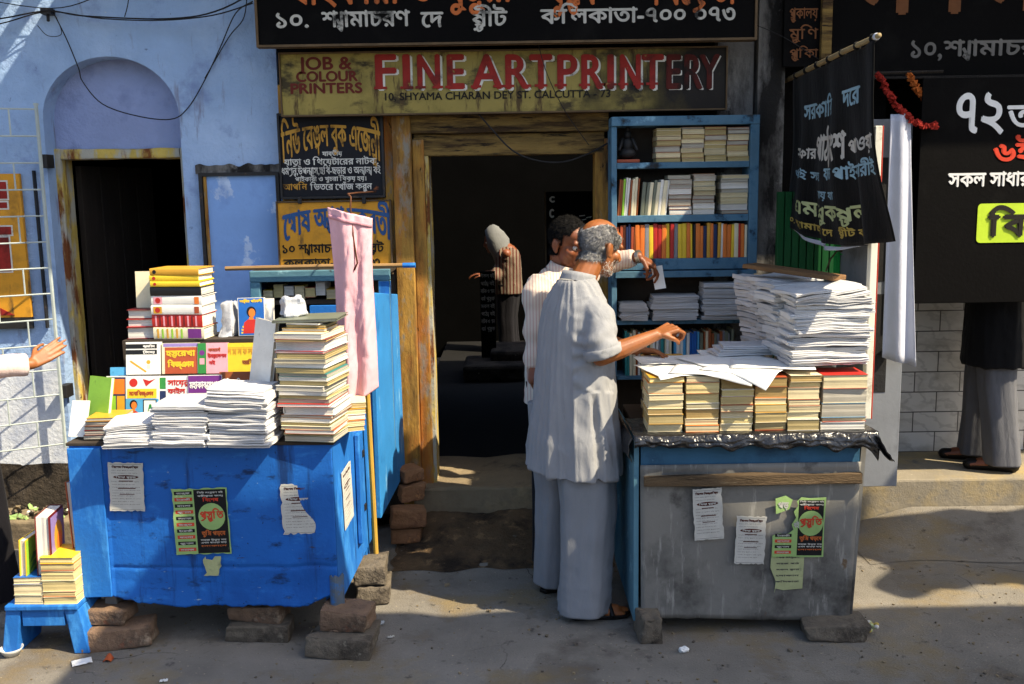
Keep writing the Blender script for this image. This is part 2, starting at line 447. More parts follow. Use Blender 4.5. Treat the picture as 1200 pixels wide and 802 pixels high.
# earth trodden up to the doorstep
g = MB()
def ramp(u, v):
    x = -0.62+1.1*u; y = 4.62+0.66*v
    e = min(u, 1-u, v)*6; e = min(1, e)
    return (x+0.03*noise.noise(Vector((v*9, 1, 0))), y-0.06*noise.noise(Vector((u*6, 2, 0))) if v < 0.1 else y, gh(x, y)+0.004+0.02*e*abs(noise.fractal(Vector((x*7, y*7, 1)), 1, 2, 3)))
g.grid(ramp, 50, 30, m_soil)
tag(g.build('earth_path', smooth=True), kind='structure')

# kerbed ledge before the blue house
g = MB()
g.bx(-9, -1.78, 5.02, 5.31, -0.1, 0.155, m_conc)
o = g.build('pavement', bevel=0.012); roughen(o, 0.012, 3, 1, 3); tag(o, kind='structure')

# ---------------------------------------------------------------- blue house
def px_(x, y, Y=YW): p = at(x, y, Y); return (p.x, p.z)
house = thing('blue_house', 'blue plastered house front with arched niche over a dark doorway', 'house', (-2.4, YW, 0.15))
xa0, xa1 = -2.455, -1.735         # arch jambs
zs = px_(60, 140)[1]; zt = px_(140, 66)[1]; xc = (xa0+xa1)/2; xr = (xa1-xa0)/2
arch = [(xa0, 0.14)]+[(xc-xr*cos(pi*i/22), zs+(zt-zs)*sin(pi*i/22)) for i in range(23)]+[(xa1, 0.14)]
XB = -1.21
outer = [(-9, 0.14), (-9, 5.2), (XB, 5.2), (XB, 0.14)]
def flat_poly(mb, loops, Y, m, flip=False, fine=0):
    flat = [p for l in loops for p in l]
    tr = tessellate_polygon([[Vector((p[0], p[1], 0)) for p in l] for l in loops]); fs = []
    for t in tr:
        a, b, c = [Vector(flat[i]) for i in t]
        fs.append(t if (b-a).cross(c-a) > 0 else (t[0], t[2], t[1]))
    mb.add([(p[0], Y, p[1]) for p in flat], fs, m)
w = MB(); ol = [(-9, 0.14)]+arch+[(XB, 0.14), (XB, 5.2), (-9, 5.2)]
flat_poly(w, [ol], YW, m_blue)
n = len(arch); D = 0.13
w.add([(p[0], YW, p[1]) for p in arch]+[(p[0], YW+D, p[1]) for p in arch], [(i, n+i, n+i+1, i+1) for i in range(n-1)], m_blue)
w.bx(-9, XB-0.002, YW+0.3, YW+0.5, 2.9, 5.2, m_blue)
w.bx(XB-0.14, XB-0.001, YW+0.003, YW+0.35, 0.14, 5.19, m_blue)
w.build('wall', house)
# back of the niche with its door hole
df0, df1, dft = at(80, 300, YW+D).x, at(223, 300, YW+D).x, at(150, 184, YW+D).z
w = MB()
nb = [(xa0-0.02, 0.14), (df0, 0.14), (df0, dft), (df1, dft), (df1, 0.14), (xa1+0.02, 0.14), (xa1+0.02, zt+0.02), (xa0-0.02, zt+0.02)]
flat_poly(w, [nb], YW+D, m_bluein); w.build('niche', house)
# door frame
w = MB(); fx0, fx1, ftz = df0-0.062, df1+0.03, dft+0.045
Yf = YW+D
w.bx(fx0, df0+0.012, Yf-0.03, Yf+0.12, 0.14, ftz, m_frame)
w.bx(df1-0.012, fx1, Yf-0.03, Yf+0.12, 0.14, ftz, m_frame)
w.bx(df0+0.012, df1-0.012, Yf-0.028, Yf+0.12, dft-0.008, ftz-0.002, m_frame)
o = w.build('door_frame', house, bevel=0.006); roughen(o, 0.010, 9, 4, 5)
# open door leaf, and the unlit room behind
w = MB()
Tl = frame((df0+0.015, Yf+0.13, 0.16), (0.25, 1, 0), (0, 0, 1))
for k in range(4): w.add([], [], m_dwood); w.T = Tl; w.bx(0.005+0.17*k, 0.17+0.17*k, 0, dft-0.2, 0, 0.035, m_dwood)
w.build('door', house, bevel=0.004)
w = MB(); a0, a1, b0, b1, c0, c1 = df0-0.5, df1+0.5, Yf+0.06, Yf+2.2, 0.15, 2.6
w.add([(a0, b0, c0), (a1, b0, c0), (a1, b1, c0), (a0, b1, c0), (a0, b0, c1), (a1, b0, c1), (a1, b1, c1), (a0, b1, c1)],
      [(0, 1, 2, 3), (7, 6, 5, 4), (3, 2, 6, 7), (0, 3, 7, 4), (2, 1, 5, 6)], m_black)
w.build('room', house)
# lower white-washed part behind the grating, grimy foot of the wall
w = MB()
def lowpatch(u, v):
    x = -9+u*(xa0-0.02+9); zt_ = 0.95+0.10*noise.noise(Vector((x*3, 0, 2))); return (x, YW-0.004-0.002*v, 0.36+v*(zt_-0.36))
w.grid(lowpatch, 90, 1, m_white); w.build('whitewash', house)
w = MB()
def foot(u, v):
    x = -9+u*(xa0+9); zt_ = 0.40+0.05*noise.noise(Vector((x*5, 0, 7))); return (x, YW-0.035+0.028*v+0.012*noise.noise(Vector((x*9, v*4, 1))), 0.15+v*(zt_-0.15))
w.grid(foot, 120, 6, m_grime); w.build('wall_foot', house)
# framed blue panel right of the door
pa, pb = at(234, 203, YW), at(326, 312, YW)
w = MB(); t = 0.018
X0, X1, Z1, Z0 = pa.x, XB-0.012, pa.z, 1.05
w.bx(X0, X0+t, YW-0.03, YW, Z0, Z1, m_iron); w.bx(X1-t, X1, YW-0.03, YW, Z0, Z1, m_iron); w.bx(X0+t, X1-t, YW-0.03, YW, Z1-t, Z1, m_iron)
w.bx(X0+t+0.004, X0+t+0.02, YW-0.022, YW, Z0, Z1-t-0.002, m_ochre)
fr = w.build('panel_frame', house)
w = MB(); w.bx(X0+t+0.02, X1-t, YW-0.012, YW-0.002, Z0, Z1-t, m_bluep); w.build('painted_panel', house)
w = MB()
w.grid(lambda u, v: (X0-0.02+u*(X1-X0+0.04), YW-0.008-0.03*(1-v)*abs(noise.noise(Vector((u*14, v*3, 5)))), Z1-0.005+v*(0.045+0.02*noise.noise(Vector((u*9, 0, 3))))), 60, 5, m_greyw); w.build('cement_ledge', house, smooth=True)

# ---------------------------------------------------------------- printing shop front
shop = thing('shop_building', 'dark shop front of ochre timber with open dark passage between blue house and bookcase', 'shop', (0, YW, 0.2))
dx0, dx1, dtop, dsill = at(507, 400, YW).x, at(699, 300, YW).x, at(600, 181, YW).z, 0.27
w = MB()
ol = [(XB+0.001, 0), (dx0-0.04, 0), (dx0-0.04, dtop+0.02), (dx1+0.03, dtop+0.02), (dx1+0.03, 0), (2.0, 0), (2.0, 5.2), (XB+0.001, 5.2)]
flat_poly(w, [ol], YW+0.02, m_dark); w.build('wall', shop)
# timber posts left of the door: board, deep jamb
def board(name, x0, x1, y0, y1, z0, z1, m, bev=0.005, amp=0.006):
    b = MB(); b.bx(x0, x1, y0, y1, z0, z1, m); o = b.build(name, shop, bevel=bev); return roughen(o, amp, 6, random.random()*9, 6)
xl0, xl1, xl2, xl3 = at(452, 250, YW).x, at(464, 250, YW).x, at(486, 250, YW).x, at(500, 250, YW).x
board('door_post', XB+0.01, xl1, YW-0.05, YW+0.02, 0.1, 2.42, m_ochre)
board('door_post', xl1+0.002, xl2, YW-0.10, YW+0.02, 0.1, 2.26, m_ochre)
board('door_post', xl2+0.002, dx0-0.012, YW-0.06, YW+0.1, 0.12, 2.13, m_ochre)
board('door_post', dx0-0.014, dx0+0.008, YW-0.045, YW+0.14, 0.12, 2.10, m_frame, 0.003, 0.004)
board('door_post', dx1-0.01, at(712, 300, YW).x, YW-0.05, YW+0.12, 0.12, 2.12, m_ochre)
zl1, zl2, zl3 = at(600, 126, YW).z, at(600, 156, YW).z, at(600, 182, YW).z
board('lintel', xl1+0.004, 0.52, YW-0.085, YW+0.02, zl2, zl1+0.03, m_ochreh)
board('lintel', xl2+0.01, 0.50, YW-0.05, YW+0.05, zl3, zl2-0.003, m_ochreh)
# doorstep
w = MB(); w.bx(dx0-0.12, dx1+0.12, YW-0.16, YW+0.5, -0.05, dsill, m_conc); o = w.build('doorstep', shop, bevel=0.015); roughen(o, 0.02, 4, 3, 5)
# passage walls, low ceiling, far yard
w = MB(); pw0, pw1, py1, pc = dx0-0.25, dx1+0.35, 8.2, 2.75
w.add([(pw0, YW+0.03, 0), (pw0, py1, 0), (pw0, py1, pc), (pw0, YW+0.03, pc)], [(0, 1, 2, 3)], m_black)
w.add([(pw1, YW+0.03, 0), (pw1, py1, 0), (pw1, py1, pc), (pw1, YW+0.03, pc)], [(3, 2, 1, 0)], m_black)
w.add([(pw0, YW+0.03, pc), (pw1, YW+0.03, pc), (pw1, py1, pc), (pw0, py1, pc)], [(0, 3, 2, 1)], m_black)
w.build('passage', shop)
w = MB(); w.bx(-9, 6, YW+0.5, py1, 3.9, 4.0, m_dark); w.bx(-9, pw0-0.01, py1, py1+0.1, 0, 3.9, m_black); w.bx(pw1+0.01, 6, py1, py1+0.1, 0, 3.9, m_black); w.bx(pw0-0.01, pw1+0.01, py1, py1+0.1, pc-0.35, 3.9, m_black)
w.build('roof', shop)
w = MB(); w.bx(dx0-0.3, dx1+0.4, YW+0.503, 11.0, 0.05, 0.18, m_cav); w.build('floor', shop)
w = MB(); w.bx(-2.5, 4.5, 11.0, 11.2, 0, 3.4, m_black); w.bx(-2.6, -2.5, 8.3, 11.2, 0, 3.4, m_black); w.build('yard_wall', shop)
w = MB()
for (x0_, x1_, z0_, z1_) in ((-0.44, 0.12, 0.185, 0.33), (-0.20, 0.62, 0.185, 0.42), (0.2, 1.1, 0.185, 0.55)): w.bx(x0_, x1_, 9.0+x0_, 9.6+x0_, z0_, z1_, m_grime)
o = w.build('yard_ledge', shop, bevel=0.03)
# balcony slab over the signs (just above the picture) that shades the front, with a slot added to let sun through
w = MB(); w.bx(-9, -2.14, 4.46, YW, 3.42, 3.58, m_greyw); w.bx(-1.80, 2.3, 4.46, YW, 3.42, 3.58, m_greyw); w.bx(-2.14, -1.80, 4.46, 4.86, 3.42, 3.58, m_greyw); w.bx(-2.14, -1.80, 5.16, YW, 3.42, 3.58, m_greyw); w.bx(-2.02, -1.97, 4.86, 5.16, 3.44, 3.50, m_dwood); w.bx(2.3, 8, 4.45, YW, 3.42, 3.58, m_greyw)
for k in range(14): w.bx(-8+1.1*k, -7.9+1.1*k, 4.6, YW, 3.25, 3.42, m_dwood)
w.build('balcony', shop)
# grey pier right of the bookcase
w = MB(); w.bx(at(838, 80, YW).x, at(880, 80, YW).x, YW-0.06, YW+0.02, 0.2, 3.2, m_greyw); w.build('pier', shop)
w = MB(); w.bx(at(883, 80, YW).x, at(914, 80, YW).x, YW-0.10, YW+0.02, 0.2, 3.2, m_greyw); w.build('pier', shop)

# ---------------------------------------------------------------- tiled shop on the right
m_shopfl = mat('shop_floor', '#8e7f63', 0.8, 0.2, 5, 0.3, 40, [('#5d564b', 4, 0.55, 0.7)])
def tile_mat():
    m, nt, b = _new('marble_tile'); tc = nt.nodes.new('ShaderNodeTexCoord'); mp = nt.nodes.new('ShaderNodeMapping')
    mp.inputs['Rotation'].default_value = (radians(90), 0, 0); nt.links.new(tc.outputs['Object'], mp.inputs['Vector'])
    br = nt.nodes.new('ShaderNodeTexBrick'); nt.links.new(mp.outputs[0], br.inputs['Vector'])
    br.inputs['Scale'].default_value = 1.0; br.inputs['Brick Width'].default_value = 0.27; br.inputs['Row Height'].default_value = 0.122
    br.inputs['Mortar Size'].default_value = 0.0035; br.inputs['Mortar Smooth'].default_value = 0.2
    br.inputs['Color1'].default_value = hexc('#d2cfc8'); br.inputs['Color2'].default_value = hexc('#c6c3bc'); br.inputs['Mortar'].default_value = hexc('#3f3c38')
    v = _coords(nt, (1, 1, 1.6)); w = nt.nodes.new('ShaderNodeTexWave'); w.inputs['Scale'].default_value = 3.2; w.inputs['Distortion'].default_value = 9; w.inputs['Detail'].default_value = 4; w.inputs['Detail Scale'].default_value = 2.2
    w.bands_direction = 'DIAGONAL'; nt.links.new(v, w.inputs['Vector'])
    c = _mix(nt, _ramp(nt, w.outputs['Fac'], 0.80, 1.5), br.outputs['Color'], hexc('#6a6763'))
    c = _mix(nt, _ramp(nt, _noise(nt, v, 3, 5), 0.5, 0.8), c, hexc('#7c7568'))
    nt.links.new(c, b.inputs['Base Color']); b.inputs['Roughness'].default_value = 0.35
    bm_ = _bump(nt, b, br.outputs['Fac'], 0.5, 0.004); bm_.invert = True
    return m
m_tile = tile_mat()
sx0 = at(1003, 560, 5.2).x; st = 0.265
tshop = thing('tiled_shop', 'dark shop on the right with white marble tiled lower wall above a cement step', 'shop', (2.8, 5.5, st))
w = MB(); w.bx(sx0, 9, 5.74, 5.9, st, 1.17, m_tile); w.build('tile_wall', tshop)
w = MB(); w.bx(sx0, 9, 5.78, 5.9, 1.172, 3.4, m_black); w.bx(sx0-0.1, sx0, YW+0.02, 5.9, 0, 3.4, m_dark); w.bx(sx0-0.1, 9, 5.2, 5.9, 3.2, 3.42, m_dark); w.build('wall', tshop)
w = MB(); w.bx(sx0-0.05, 9, 5.17, 5.74, -0.1, st, m_step); o = w.build('step', tshop, bevel=0.012)
w = MB()
def apron(u, v):
    x = sx0-.12+7.2*u; y = 4.62+.545*v+(.10*noise.noise(Vector((x*1.7, 0, 2))) if v < .5 else 0)*(1-2*v); t = v*v*(3-2*v)
    return (x, y, max(gh(x, y)+.003, .004+.105*t*min(1, u*18)+.008*noise.noise(Vector((x*4, y*4, 0)))*min(1, v*4)))
w.grid(apron, 120, 14, m_asphalt); tag(w.build('paving_apron', smooth=True), kind='structure')
# opposite side of the lane, behind the camera
opp = thing('opposite_building', 'pale plastered building across the lane', 'building', (0, -3.4, 0))
w = MB(); w.bx(-14, 14, -4.4, -3.4, 0, 2.5, m_white); w.build('wall', opp)
for k in range(6):
    w = MB(); w.bx(-11.2+4.2*k, -9.4+4.2*k, -3.41, -3.36, 0.15, 2.3, m_dwood); w.build('door', opp)
# ================================================================== SIGNS, BOARDS, CLOTHS ON THE FRONT
p_white = mat('paint_white', '#c9c7be', 0.7, 0.15, 9, 0.1, 60, [('#5b5a56', 12, 0.54, 0.68)])
p_offwh = mat('paint_offwhite', '#b4b1a8', 0.8, 0.25, 9, 0.1, 60, [('#2a2927', 9, 0.52, 0.66)])
p_orange = mat('paint_orange', '#b5602e', 0.75, 0.25, 9, 0.1, 60, [('#2a1a10', 9, 0.56, 0.68)])
p_red = mat('paint_red', '#8c2018', 0.7, 0.2, 7, 0.15, 60, [('#4a140d', 6, 0.5, 0.66), ('#7a6a35', 26, 0.66, 0.69)])
p_redd = mat('paint_red_sooty', '#4c140e', 0.8, 0.3, 7, 0.15, 60, [('#1a0c08', 9, 0.5, 0.66)])
p_maroon = mat('paint_maroon', '#5c2018', 0.8, 0.2, 7, 0.1, 60)
p_black = mat('paint_black', '#1b1812', 0.8, 0.2, 9, 0.1, 60)
p_gold = mat('paint_gold', '#b98a35', 0.7, 0.25, 8, 0.1, 60, [('#5a4018', 10, 0.52, 0.64)])
p_blue = mat('paint_blue', '#2a4f80', 0.7, 0.2, 8, 0.1, 60)
p_ltblue = mat('paint_light_blue', '#8fb0c0', 0.8, 0.2, 8, 0.1, 60, [('#1b1b1a', 18, 0.6, 0.7)])
p_cloth = mat('paint_cloth_white', '#c9c6be', 0.85, 0.2, 8, 0.1, 60, [('#1b1b1a', 18, 0.62, 0.7)])
p_lime = mat('paint_lime', '#b4bd8a', 0.8, 0.2, 8, 0.1, 60, [('#1b1b1a', 18, 0.6, 0.7)])
p_yel = mat('paint_yellow', '#b59d4e', 0.8, 0.2, 8, 0.1, 60, [('#1b1b1a', 18, 0.6, 0.7)])
p_limebox = mat('lime_box', '#b4d030', 0.6, 0.12, 8, 0.1, 60)
p_redor = mat('paint_red_orange', '#c93b20', 0.7, 0.12, 8, 0.1, 60)
m_board = mat('black_board', '#070606', 0.75, 0.3, 5, 0.2, 60, [('#11100f', 4, 0.55, 0.7)], spec=0.08)
m_sign = mat('olive_sign', '#8c7d40', 0.7, 0.2, 2.5, 0.25, 60, [('#5c5223', 1.8, 0.48, 0.62), ('#39301a', 5, 0.54, 0.66, (1, 1, 2)), ('#4b3a1e', 6, 0.56, 0.64, (3, 3, .5)), ('#1c160e', 2.4, 0.64, 0.72, (1, 1, 1)), ('#a9985a', 14, 0.68, 0.73)])
m_navy = mat('navy_sign', '#0a0d16', 0.7, 0.3, 4, 0.2, 60, [('#8a4a1d', 7, 0.68, 0.74), ('#05060a', 3, 0.5, 0.66)])
m_ysign = mat('yellow_sign', '#cb8f24', 0.6, 0.14, 4, 0.15, 60, [('#8a6424', 4, 0.52, 0.68), ('#5b4526', 5, 0.60, 0.70, (3, 3, .6)), ('#6b3c12', 20, 0.70, 0.74)])
def soot_end(m):
    nt = m.node_tree; b = nt.nodes['Principled BSDF']; src = b.inputs['Base Color'].links[0].from_socket
    tc = nt.nodes.new('ShaderNodeTexCoord'); sx = nt.nodes.new('ShaderNodeSeparateXYZ'); nt.links.new(tc.outputs['Object'], sx.inputs[0])
    n = _noise(nt, _coords(nt, (1, 1, 1)), 3.5, 7, .65); ad = nt.nodes.new('ShaderNodeMath'); ad.operation = 'MULTIPLY_ADD'; ad.inputs[1].default_value = 1.3
    nt.links.new(n, ad.inputs[0]); nt.links.new(sx.outputs[0], ad.inputs[2])
    nt.links.new(_mix(nt, _ramp(nt, ad.outputs[0], 1.05, 1.62), src, hexc('#15100b')), b.inputs['Base Color'])
soot_end(m_sign)
m_wood = mat('sign_wood', '#5b4a35', 0.85, 0.3, 6, 0.4, 50, stretch=(2, 2, 2))
m_bcloth = cloth('black_cloth', '#0a0a0a', 0.3, weave=500)
m_wcloth = cloth('white_cloth', '#b7bbc8', 0.08)

XA, ZA = Vector((1, 0, 0)), Vector((0, 0, 1))
def lt(mb, text, m, x0, x1, yb, yt, Y, bold=0.0, warp=None, z=0.0, cap=0.66):
    """painted text: left, right, baseline and headline as surveyed on the sign's plane"""
    o = at(x0, yb, Y); w = at(x1, yb, Y).x-o.x; h = at(x0, yt, Y).z-o.z
    letter(mb, text, m, frame((o.x, Y-0.002, o.z), XA, ZA), w, h, bold, warp, z, cap); return w, h
def rect(Y, x0, y0, x1, y1):
    a = at(x0, y0, Y); b = at(x1, y1, Y); return a.x, b.x, b.z, a.z
def signboard(name, label, rc, Y, th, m, fr=None, fm=None, group=None, tilt=0):
    X0, X1, Z0, Z1 = rc
    t = thing(name, label, 'sign', ((X0+X1)/2, Y+th/2, Z0), group)
    b = MB(); b.bx(X0, X1, Y, Y+th, Z0, Z1, m); b.build('panel', t, bevel=0.002)
    if fr:
        b = MB(); e = 0.008
        b.bx(X0-fr, X0, Y-e, Y+th, Z0-fr, Z1+fr, fm); b.bx(X1, X1+fr, Y-e, Y+th, Z0-fr, Z1+fr, fm)
        b.bx(X0, X1, Y-e, Y+th, Z1, Z1+fr, fm); b.bx(X0, X1, Y-e, Y+th, Z0-fr, Z0, fm); b.build('frame', t, bevel=0.002)
    return t

# --- long black shop board along the top
Y = 5.0
rc = list(rect(Y, 296, -90, 884, 44)); s1 = signboard('sign_board', 'long black painted board with white address, highest above the doorway', rc, Y, 0.05, m_board, 0.012, m_wood)
b = MB()
lt(b, 'পাইকারী ও খুচুরা', p_orange, 335, 600, 6, -30, Y, 0.004); lt(b, 'পুস_তক', p_orange, 640, 705, 6, -30, Y, 0.004); lt(b, 'িবেক~তা', p_orange, 765, 862, 6, -30, Y, 0.004)
lt(b, '১০.', p_offwh, 321, 363, 33, 15, Y, 0.003); lt(b, 'শ^ামাচরণ', p_offwh, 378, 480, 32, 14, Y, 0.003); lt(b, 'েদ', p_offwh, 494, 519, 32, 14, Y, 0.003)
lt(b, 'ষ_ট~ীট', p_offwh, 553, 594, 31, 13, Y, 0.003); lt(b, 'কিলকাতা-৭০০ ০৭৩', p_offwh, 634, 862, 28, 11, Y, 0.003); b.build('lettering', s1)
# --- FINE ART PRINTERY
Y = 5.13
rc = rect(Y, 328, 64, 850, 127); s2 = signboard('sign_board', 'weathered olive board with tall red English letters over the doorway', rc, Y, 0.04, m_sign, 0.008, m_wood)
b = MB()
def serif(mb, text, m, x0, x1, yb, yt, dx=0, z=0.0, bold=0.0035):
    o = at(x0, yb, Y); w = at(x1, yb, Y).x-o.x; h = at(x0, yt, Y).z-o.z
    T = frame((o.x+dx, Y-0.002, o.z-dx*0.6), XA, ZA)
    def flare(X, Yy):
        k = Yy/h; return X, Yy
    letter(mb, text, m, T, w, h, bold, flare, z, 0.72)
words = [('F', 437, 466), ('I', 469, 485), ('N', 488, 518), ('E', 522, 545), ('A', 554, 588), ('R', 590, 619), ('T', 621, 647), ('P', 633+18, 676), ('R', 679, 706), ('I', 709, 722), ('N', 725, 752), ('T', 752, 777)]
for ch, a, c in words:
    serif(b, ch, p_white, a, c, 104, 63, 0.011, 0.0, 0.006); serif(b, ch, p_red, a, c, 104, 63, 0, 0.003, 0.006)
for ch, a, c in [('E', 779, 798), ('R', 800, 822), ('Y', 820, 842)]:
    serif(b, ch, p_white, a, c, 104, 63, 0.009, 0.0, 0.003); serif(b, ch, p_redd, a, c, 104, 63, 0, 0.003, 0.006)
# slab serifs
for x, w_ in ((446, 15), (477, 15), (493, 12), (513, 12), (529, 14), (558, 12), (584, 12), (596, 13), (617, 11), (634, 15), (657, 14), (685, 13), (704, 11), (715, 15), (730, 12), (748, 12), (764, 14)):
    a = at(x-w_/2, 104, Y); c = at(x+w_/2, 102, Y); zb = at(437, 104, Y).z
    b.bx(a.x, c.x, Y-0.0075, Y-0.0006, zb-0.004, zb+0.008, p_red)
lt(b, 'JOB &', p_maroon, 352, 412, 82, 67, Y, 0.003, cap=0.72); lt(b, 'COLOUR', p_maroon, 347, 419, 96, 84, Y, 0.003, cap=0.72); lt(b, 'PRINTERS', p_maroon, 340, 425, 110, 98, Y, 0.003, cap=0.72)
lt(b, '10, SHYAMA CHARAN DEY ST. CALCUTTA - 73', p_black, 449, 716, 118, 109, Y, 0.0012, cap=0.72)
b.build('lettering', s2)
# --- navy board with gold arched heading
Y = 5.22
rc = rect(Y, 327, 136, 449, 229); s3 = signboard('sign_board', 'dark navy board with gold arched heading beside the door post', rc, Y, 0.03, m_navy, 0.012, m_iron)
b = MB()
def archw(w, a, k=0.5):
    def f(X, Yy):
        q = (X-w/2)/(w/2); return X+0.0*q, Yy*(1+k*q*q)-a*q*q+a*0.0
    return f
o = at(331, 185, Y); w_ = at(446, 185, Y).x-o.x; h_ = at(331, 158, Y).z-o.z
letter(b, 'িনউ েবঙ_গল বুক এেজন_সী', p_gold, frame((o.x, Y-0.002, at(331, 172, Y).z), XA, ZA), w_, h_*0.95, 0.002, archw(w_, 0.085, 0.45))
lt(b, 'যাবতীয়', p_white, 378, 401, 183, 178, Y, 0.001); lt(b, 'যাত~া ও িথেয়টােরর নাটক.', p_white, 333, 444, 194, 187, Y, 0.0012)
lt(b, 'ধম`গ~ন_থ,উপন^াস,ছিব-ছড়ার ও অন^ান^ বই', p_white, 330, 446, 205, 197, Y, 0.0008); lt(b, 'পাইকারী ও খুচরা িবক~য় হয়।', p_white, 346, 430, 213, 208, Y, 0.0008)
lt(b, 'আপিন', p_gold, 332, 360, 223, 216, Y, 0.001); lt(b, 'িভতের েখাঁজ করুন', p_white, 364, 436, 223, 216, Y, 0.001)
b.build('lettering', s3)
# --- yellow board below it
Y = 5.2
rc = rect(Y, 325, 238, 459, 320); s4 = signboard('sign_board', 'yellow board with arched blue heading behind the pink trousers', rc, Y, 0.03, m_ysign, 0.008, m_wood)
b = MB(); o = at(333, 278, Y); w_ = at(458, 278, Y).x-o.x; h_ = at(331, 252, Y).z-at(331, 280, Y).z
letter(b, 'েঘাষ অ^াণ_ড চক~বতী`', p_blue, frame((o.x, Y-0.002, at(331, 267, Y).z), XA, ZA), w_, h_*0.82, 0.0035, archw(w_, 0.075, 0.4))
lt(b, '১০ শ^ামাচরণ েদ িস_ট~ট', p_black, 330, 450, 297, 287, Y, 0.0018); lt(b, 'কলকাতা-৭০০০৭৩', p_black, 333, 446, 313, 304, Y, 0.0018)
b.build('lettering', s4)
for k, x in enumerate((352, 427)):
    q = MB(); c = at(x, 235, Y); q.box((c.x, Y-0.012, c.z), (0.02, 0.02, 0.035), m_iron); q.build('clip', s4, bevel=0.003)
# --- yellow board with red panels behind the grating
Y = 5.265
rc = rect(Y, -70, 205, 37, 372); s5 = signboard('sign_board', 'yellow board with white edged red panels behind the window grating', rc, Y, 0.025, m_ysign)
for (x0, y0, x1, y1) in ((-40, 214, 9, 233), (-40, 238, 9, 244), (-60, 267, 14, 275), (-30, 279, 14, 318)):
    b = MB(); R_ = rect(Y, x0, y0, x1, y1); b.bx(R_[0]-0.008, R_[1]+0.008, Y-0.003, Y-0.0005, R_[2]-0.008, R_[3]+0.008, p_white); b.bx(R_[0], R_[1], Y-0.006, Y-0.0031, R_[2], R_[3], p_red); b.build('red_panel', s5)
b = MB(); o = at(4, 374, Y); b.prism([(0, 0.02), (0.075, 0.02), (0.0, 0.06)], p_red, frame((o.x-0.01, Y-0.0005, o.z), XA, ZA), 0.004)
b.build('red_triangle', s5)
q = MB(); R_ = rect(Y, 37, 200, 55, 385); q.bx(R_[0], R_[1], Y+0.002, Y+0.03, R_[2], R_[3], m_iron); R2 = rect(Y, -70, 372, 37, 383); q.bx(R2[0], R2[1], Y+0.002, Y+0.03, R_[2], R2[3]-0.001, m_iron); q.build('frame', s5)

# --- right hand shop: board, hanging black panel
Y = 5.16
rc = list(rect(Y, 974, -90, 1420, 84)); s6 = signboard('sign_board', 'black board with faded brown letters above the tiled shop', rc, Y, 0.04, m_board, 0.012, m_dwood)
b = MB(); p_brown = mat('paint_brown', '#6f4527', 0.8, 0.25, 8, 0.1, 60); p_greyl = mat('paint_grey', '#6f6b66', 0.8, 0.25, 8, 0.1, 60)
lt(b, 'ন িনউ', p_brown, 1004, 1300, 16, -50, Y, 0.012); lt(b, '১০,', p_greyl, 1064, 1104, 68, 47, Y, 0.003); lt(b, 'শ^ামাচরণ', p_greyl, 1106, 1236, 66, 48, Y, 0.0035)
b.build('lettering', s6)
Y = 4.98
rc = list(rect(Y, 1082, 92, 1330, 352)); s7 = signboard('hanging_banner', 'black hanging panel with white numerals and lime green box at right edge', rc, Y, 0.012, m_board)
s7['category'] = 'banner'
b = MB(); p_bright = mat('paint_bright_white', '#dcdcda', 0.6, 0.06, 8, 0.05, 60)
lt(b, '৭২', p_bright, 1117, 1176, 156, 112, Y, 0.006, cap=0.6); lt(b, 'তম', p_bright, 1180, 1240, 151, 123, Y, 0.004); lt(b, '৬ই', p_redor, 1163, 1214, 190, 168, Y, 0.005); lt(b, 'সকল সাধারণ', p_bright, 1111, 1218, 219, 203, Y, 0.003)
R_ = rect(Y, 1146, 239, 1262, 283); r_ = 0.02
pts = []
for (cx, cy, a0) in ((R_[1]-r_, R_[3]-r_, 0), (R_[0]+r_, R_[3]-r_, pi/2), (R_[0]+r_, R_[2]+r_, pi), (R_[1]-r_, R_[2]+r_, 1.5*pi)):
    for k in range(6): pts.append((cx+r_*cos(a0+k*pi/10), cy+r_*sin(a0+k*pi/10)))
b.prism(pts, p_limebox, frame((0, Y-0.0005, 0), XA, ZA), 0.003)
lt(b, 'িবক~য়', p_black, 1158, 1258, 277, 252, Y-0.006, 0.008); b.build('lettering', s7)
# narrow dark board facing the lane between the two shops
Y = 5.12
rc = rect(Y, 921, -60, 962, 78); s8 = signboard('sign_board', 'narrow sooty board with dim brown writing left of the wooden batten', rc, Y, 0.03, m_board)
b = MB(); lt(b, 'পু_তকালয়', p_brown, 925, 958, 22, 10, Y, 0.001); lt(b, 'মু_দিণ', p_brown, 925, 958, 46, 34, Y, 0.001); lt(b, 'পু_তিকা', p_brown, 925, 958, 68, 58, Y, 0.001); b.build('lettering', s8)
b = MB(); R_ = rect(Y, 964, -60, 972, 70); b.bx(R_[0], R_[1], Y-0.03, Y+0.03, R_[2], R_[3], m_ochreh)
tag(b.build('wooden_batten', bevel=0.003, loc=((R_[0]+R_[1])/2, Y, R_[2])), 'upright wooden batten between the two dark shop boards', 'batten')

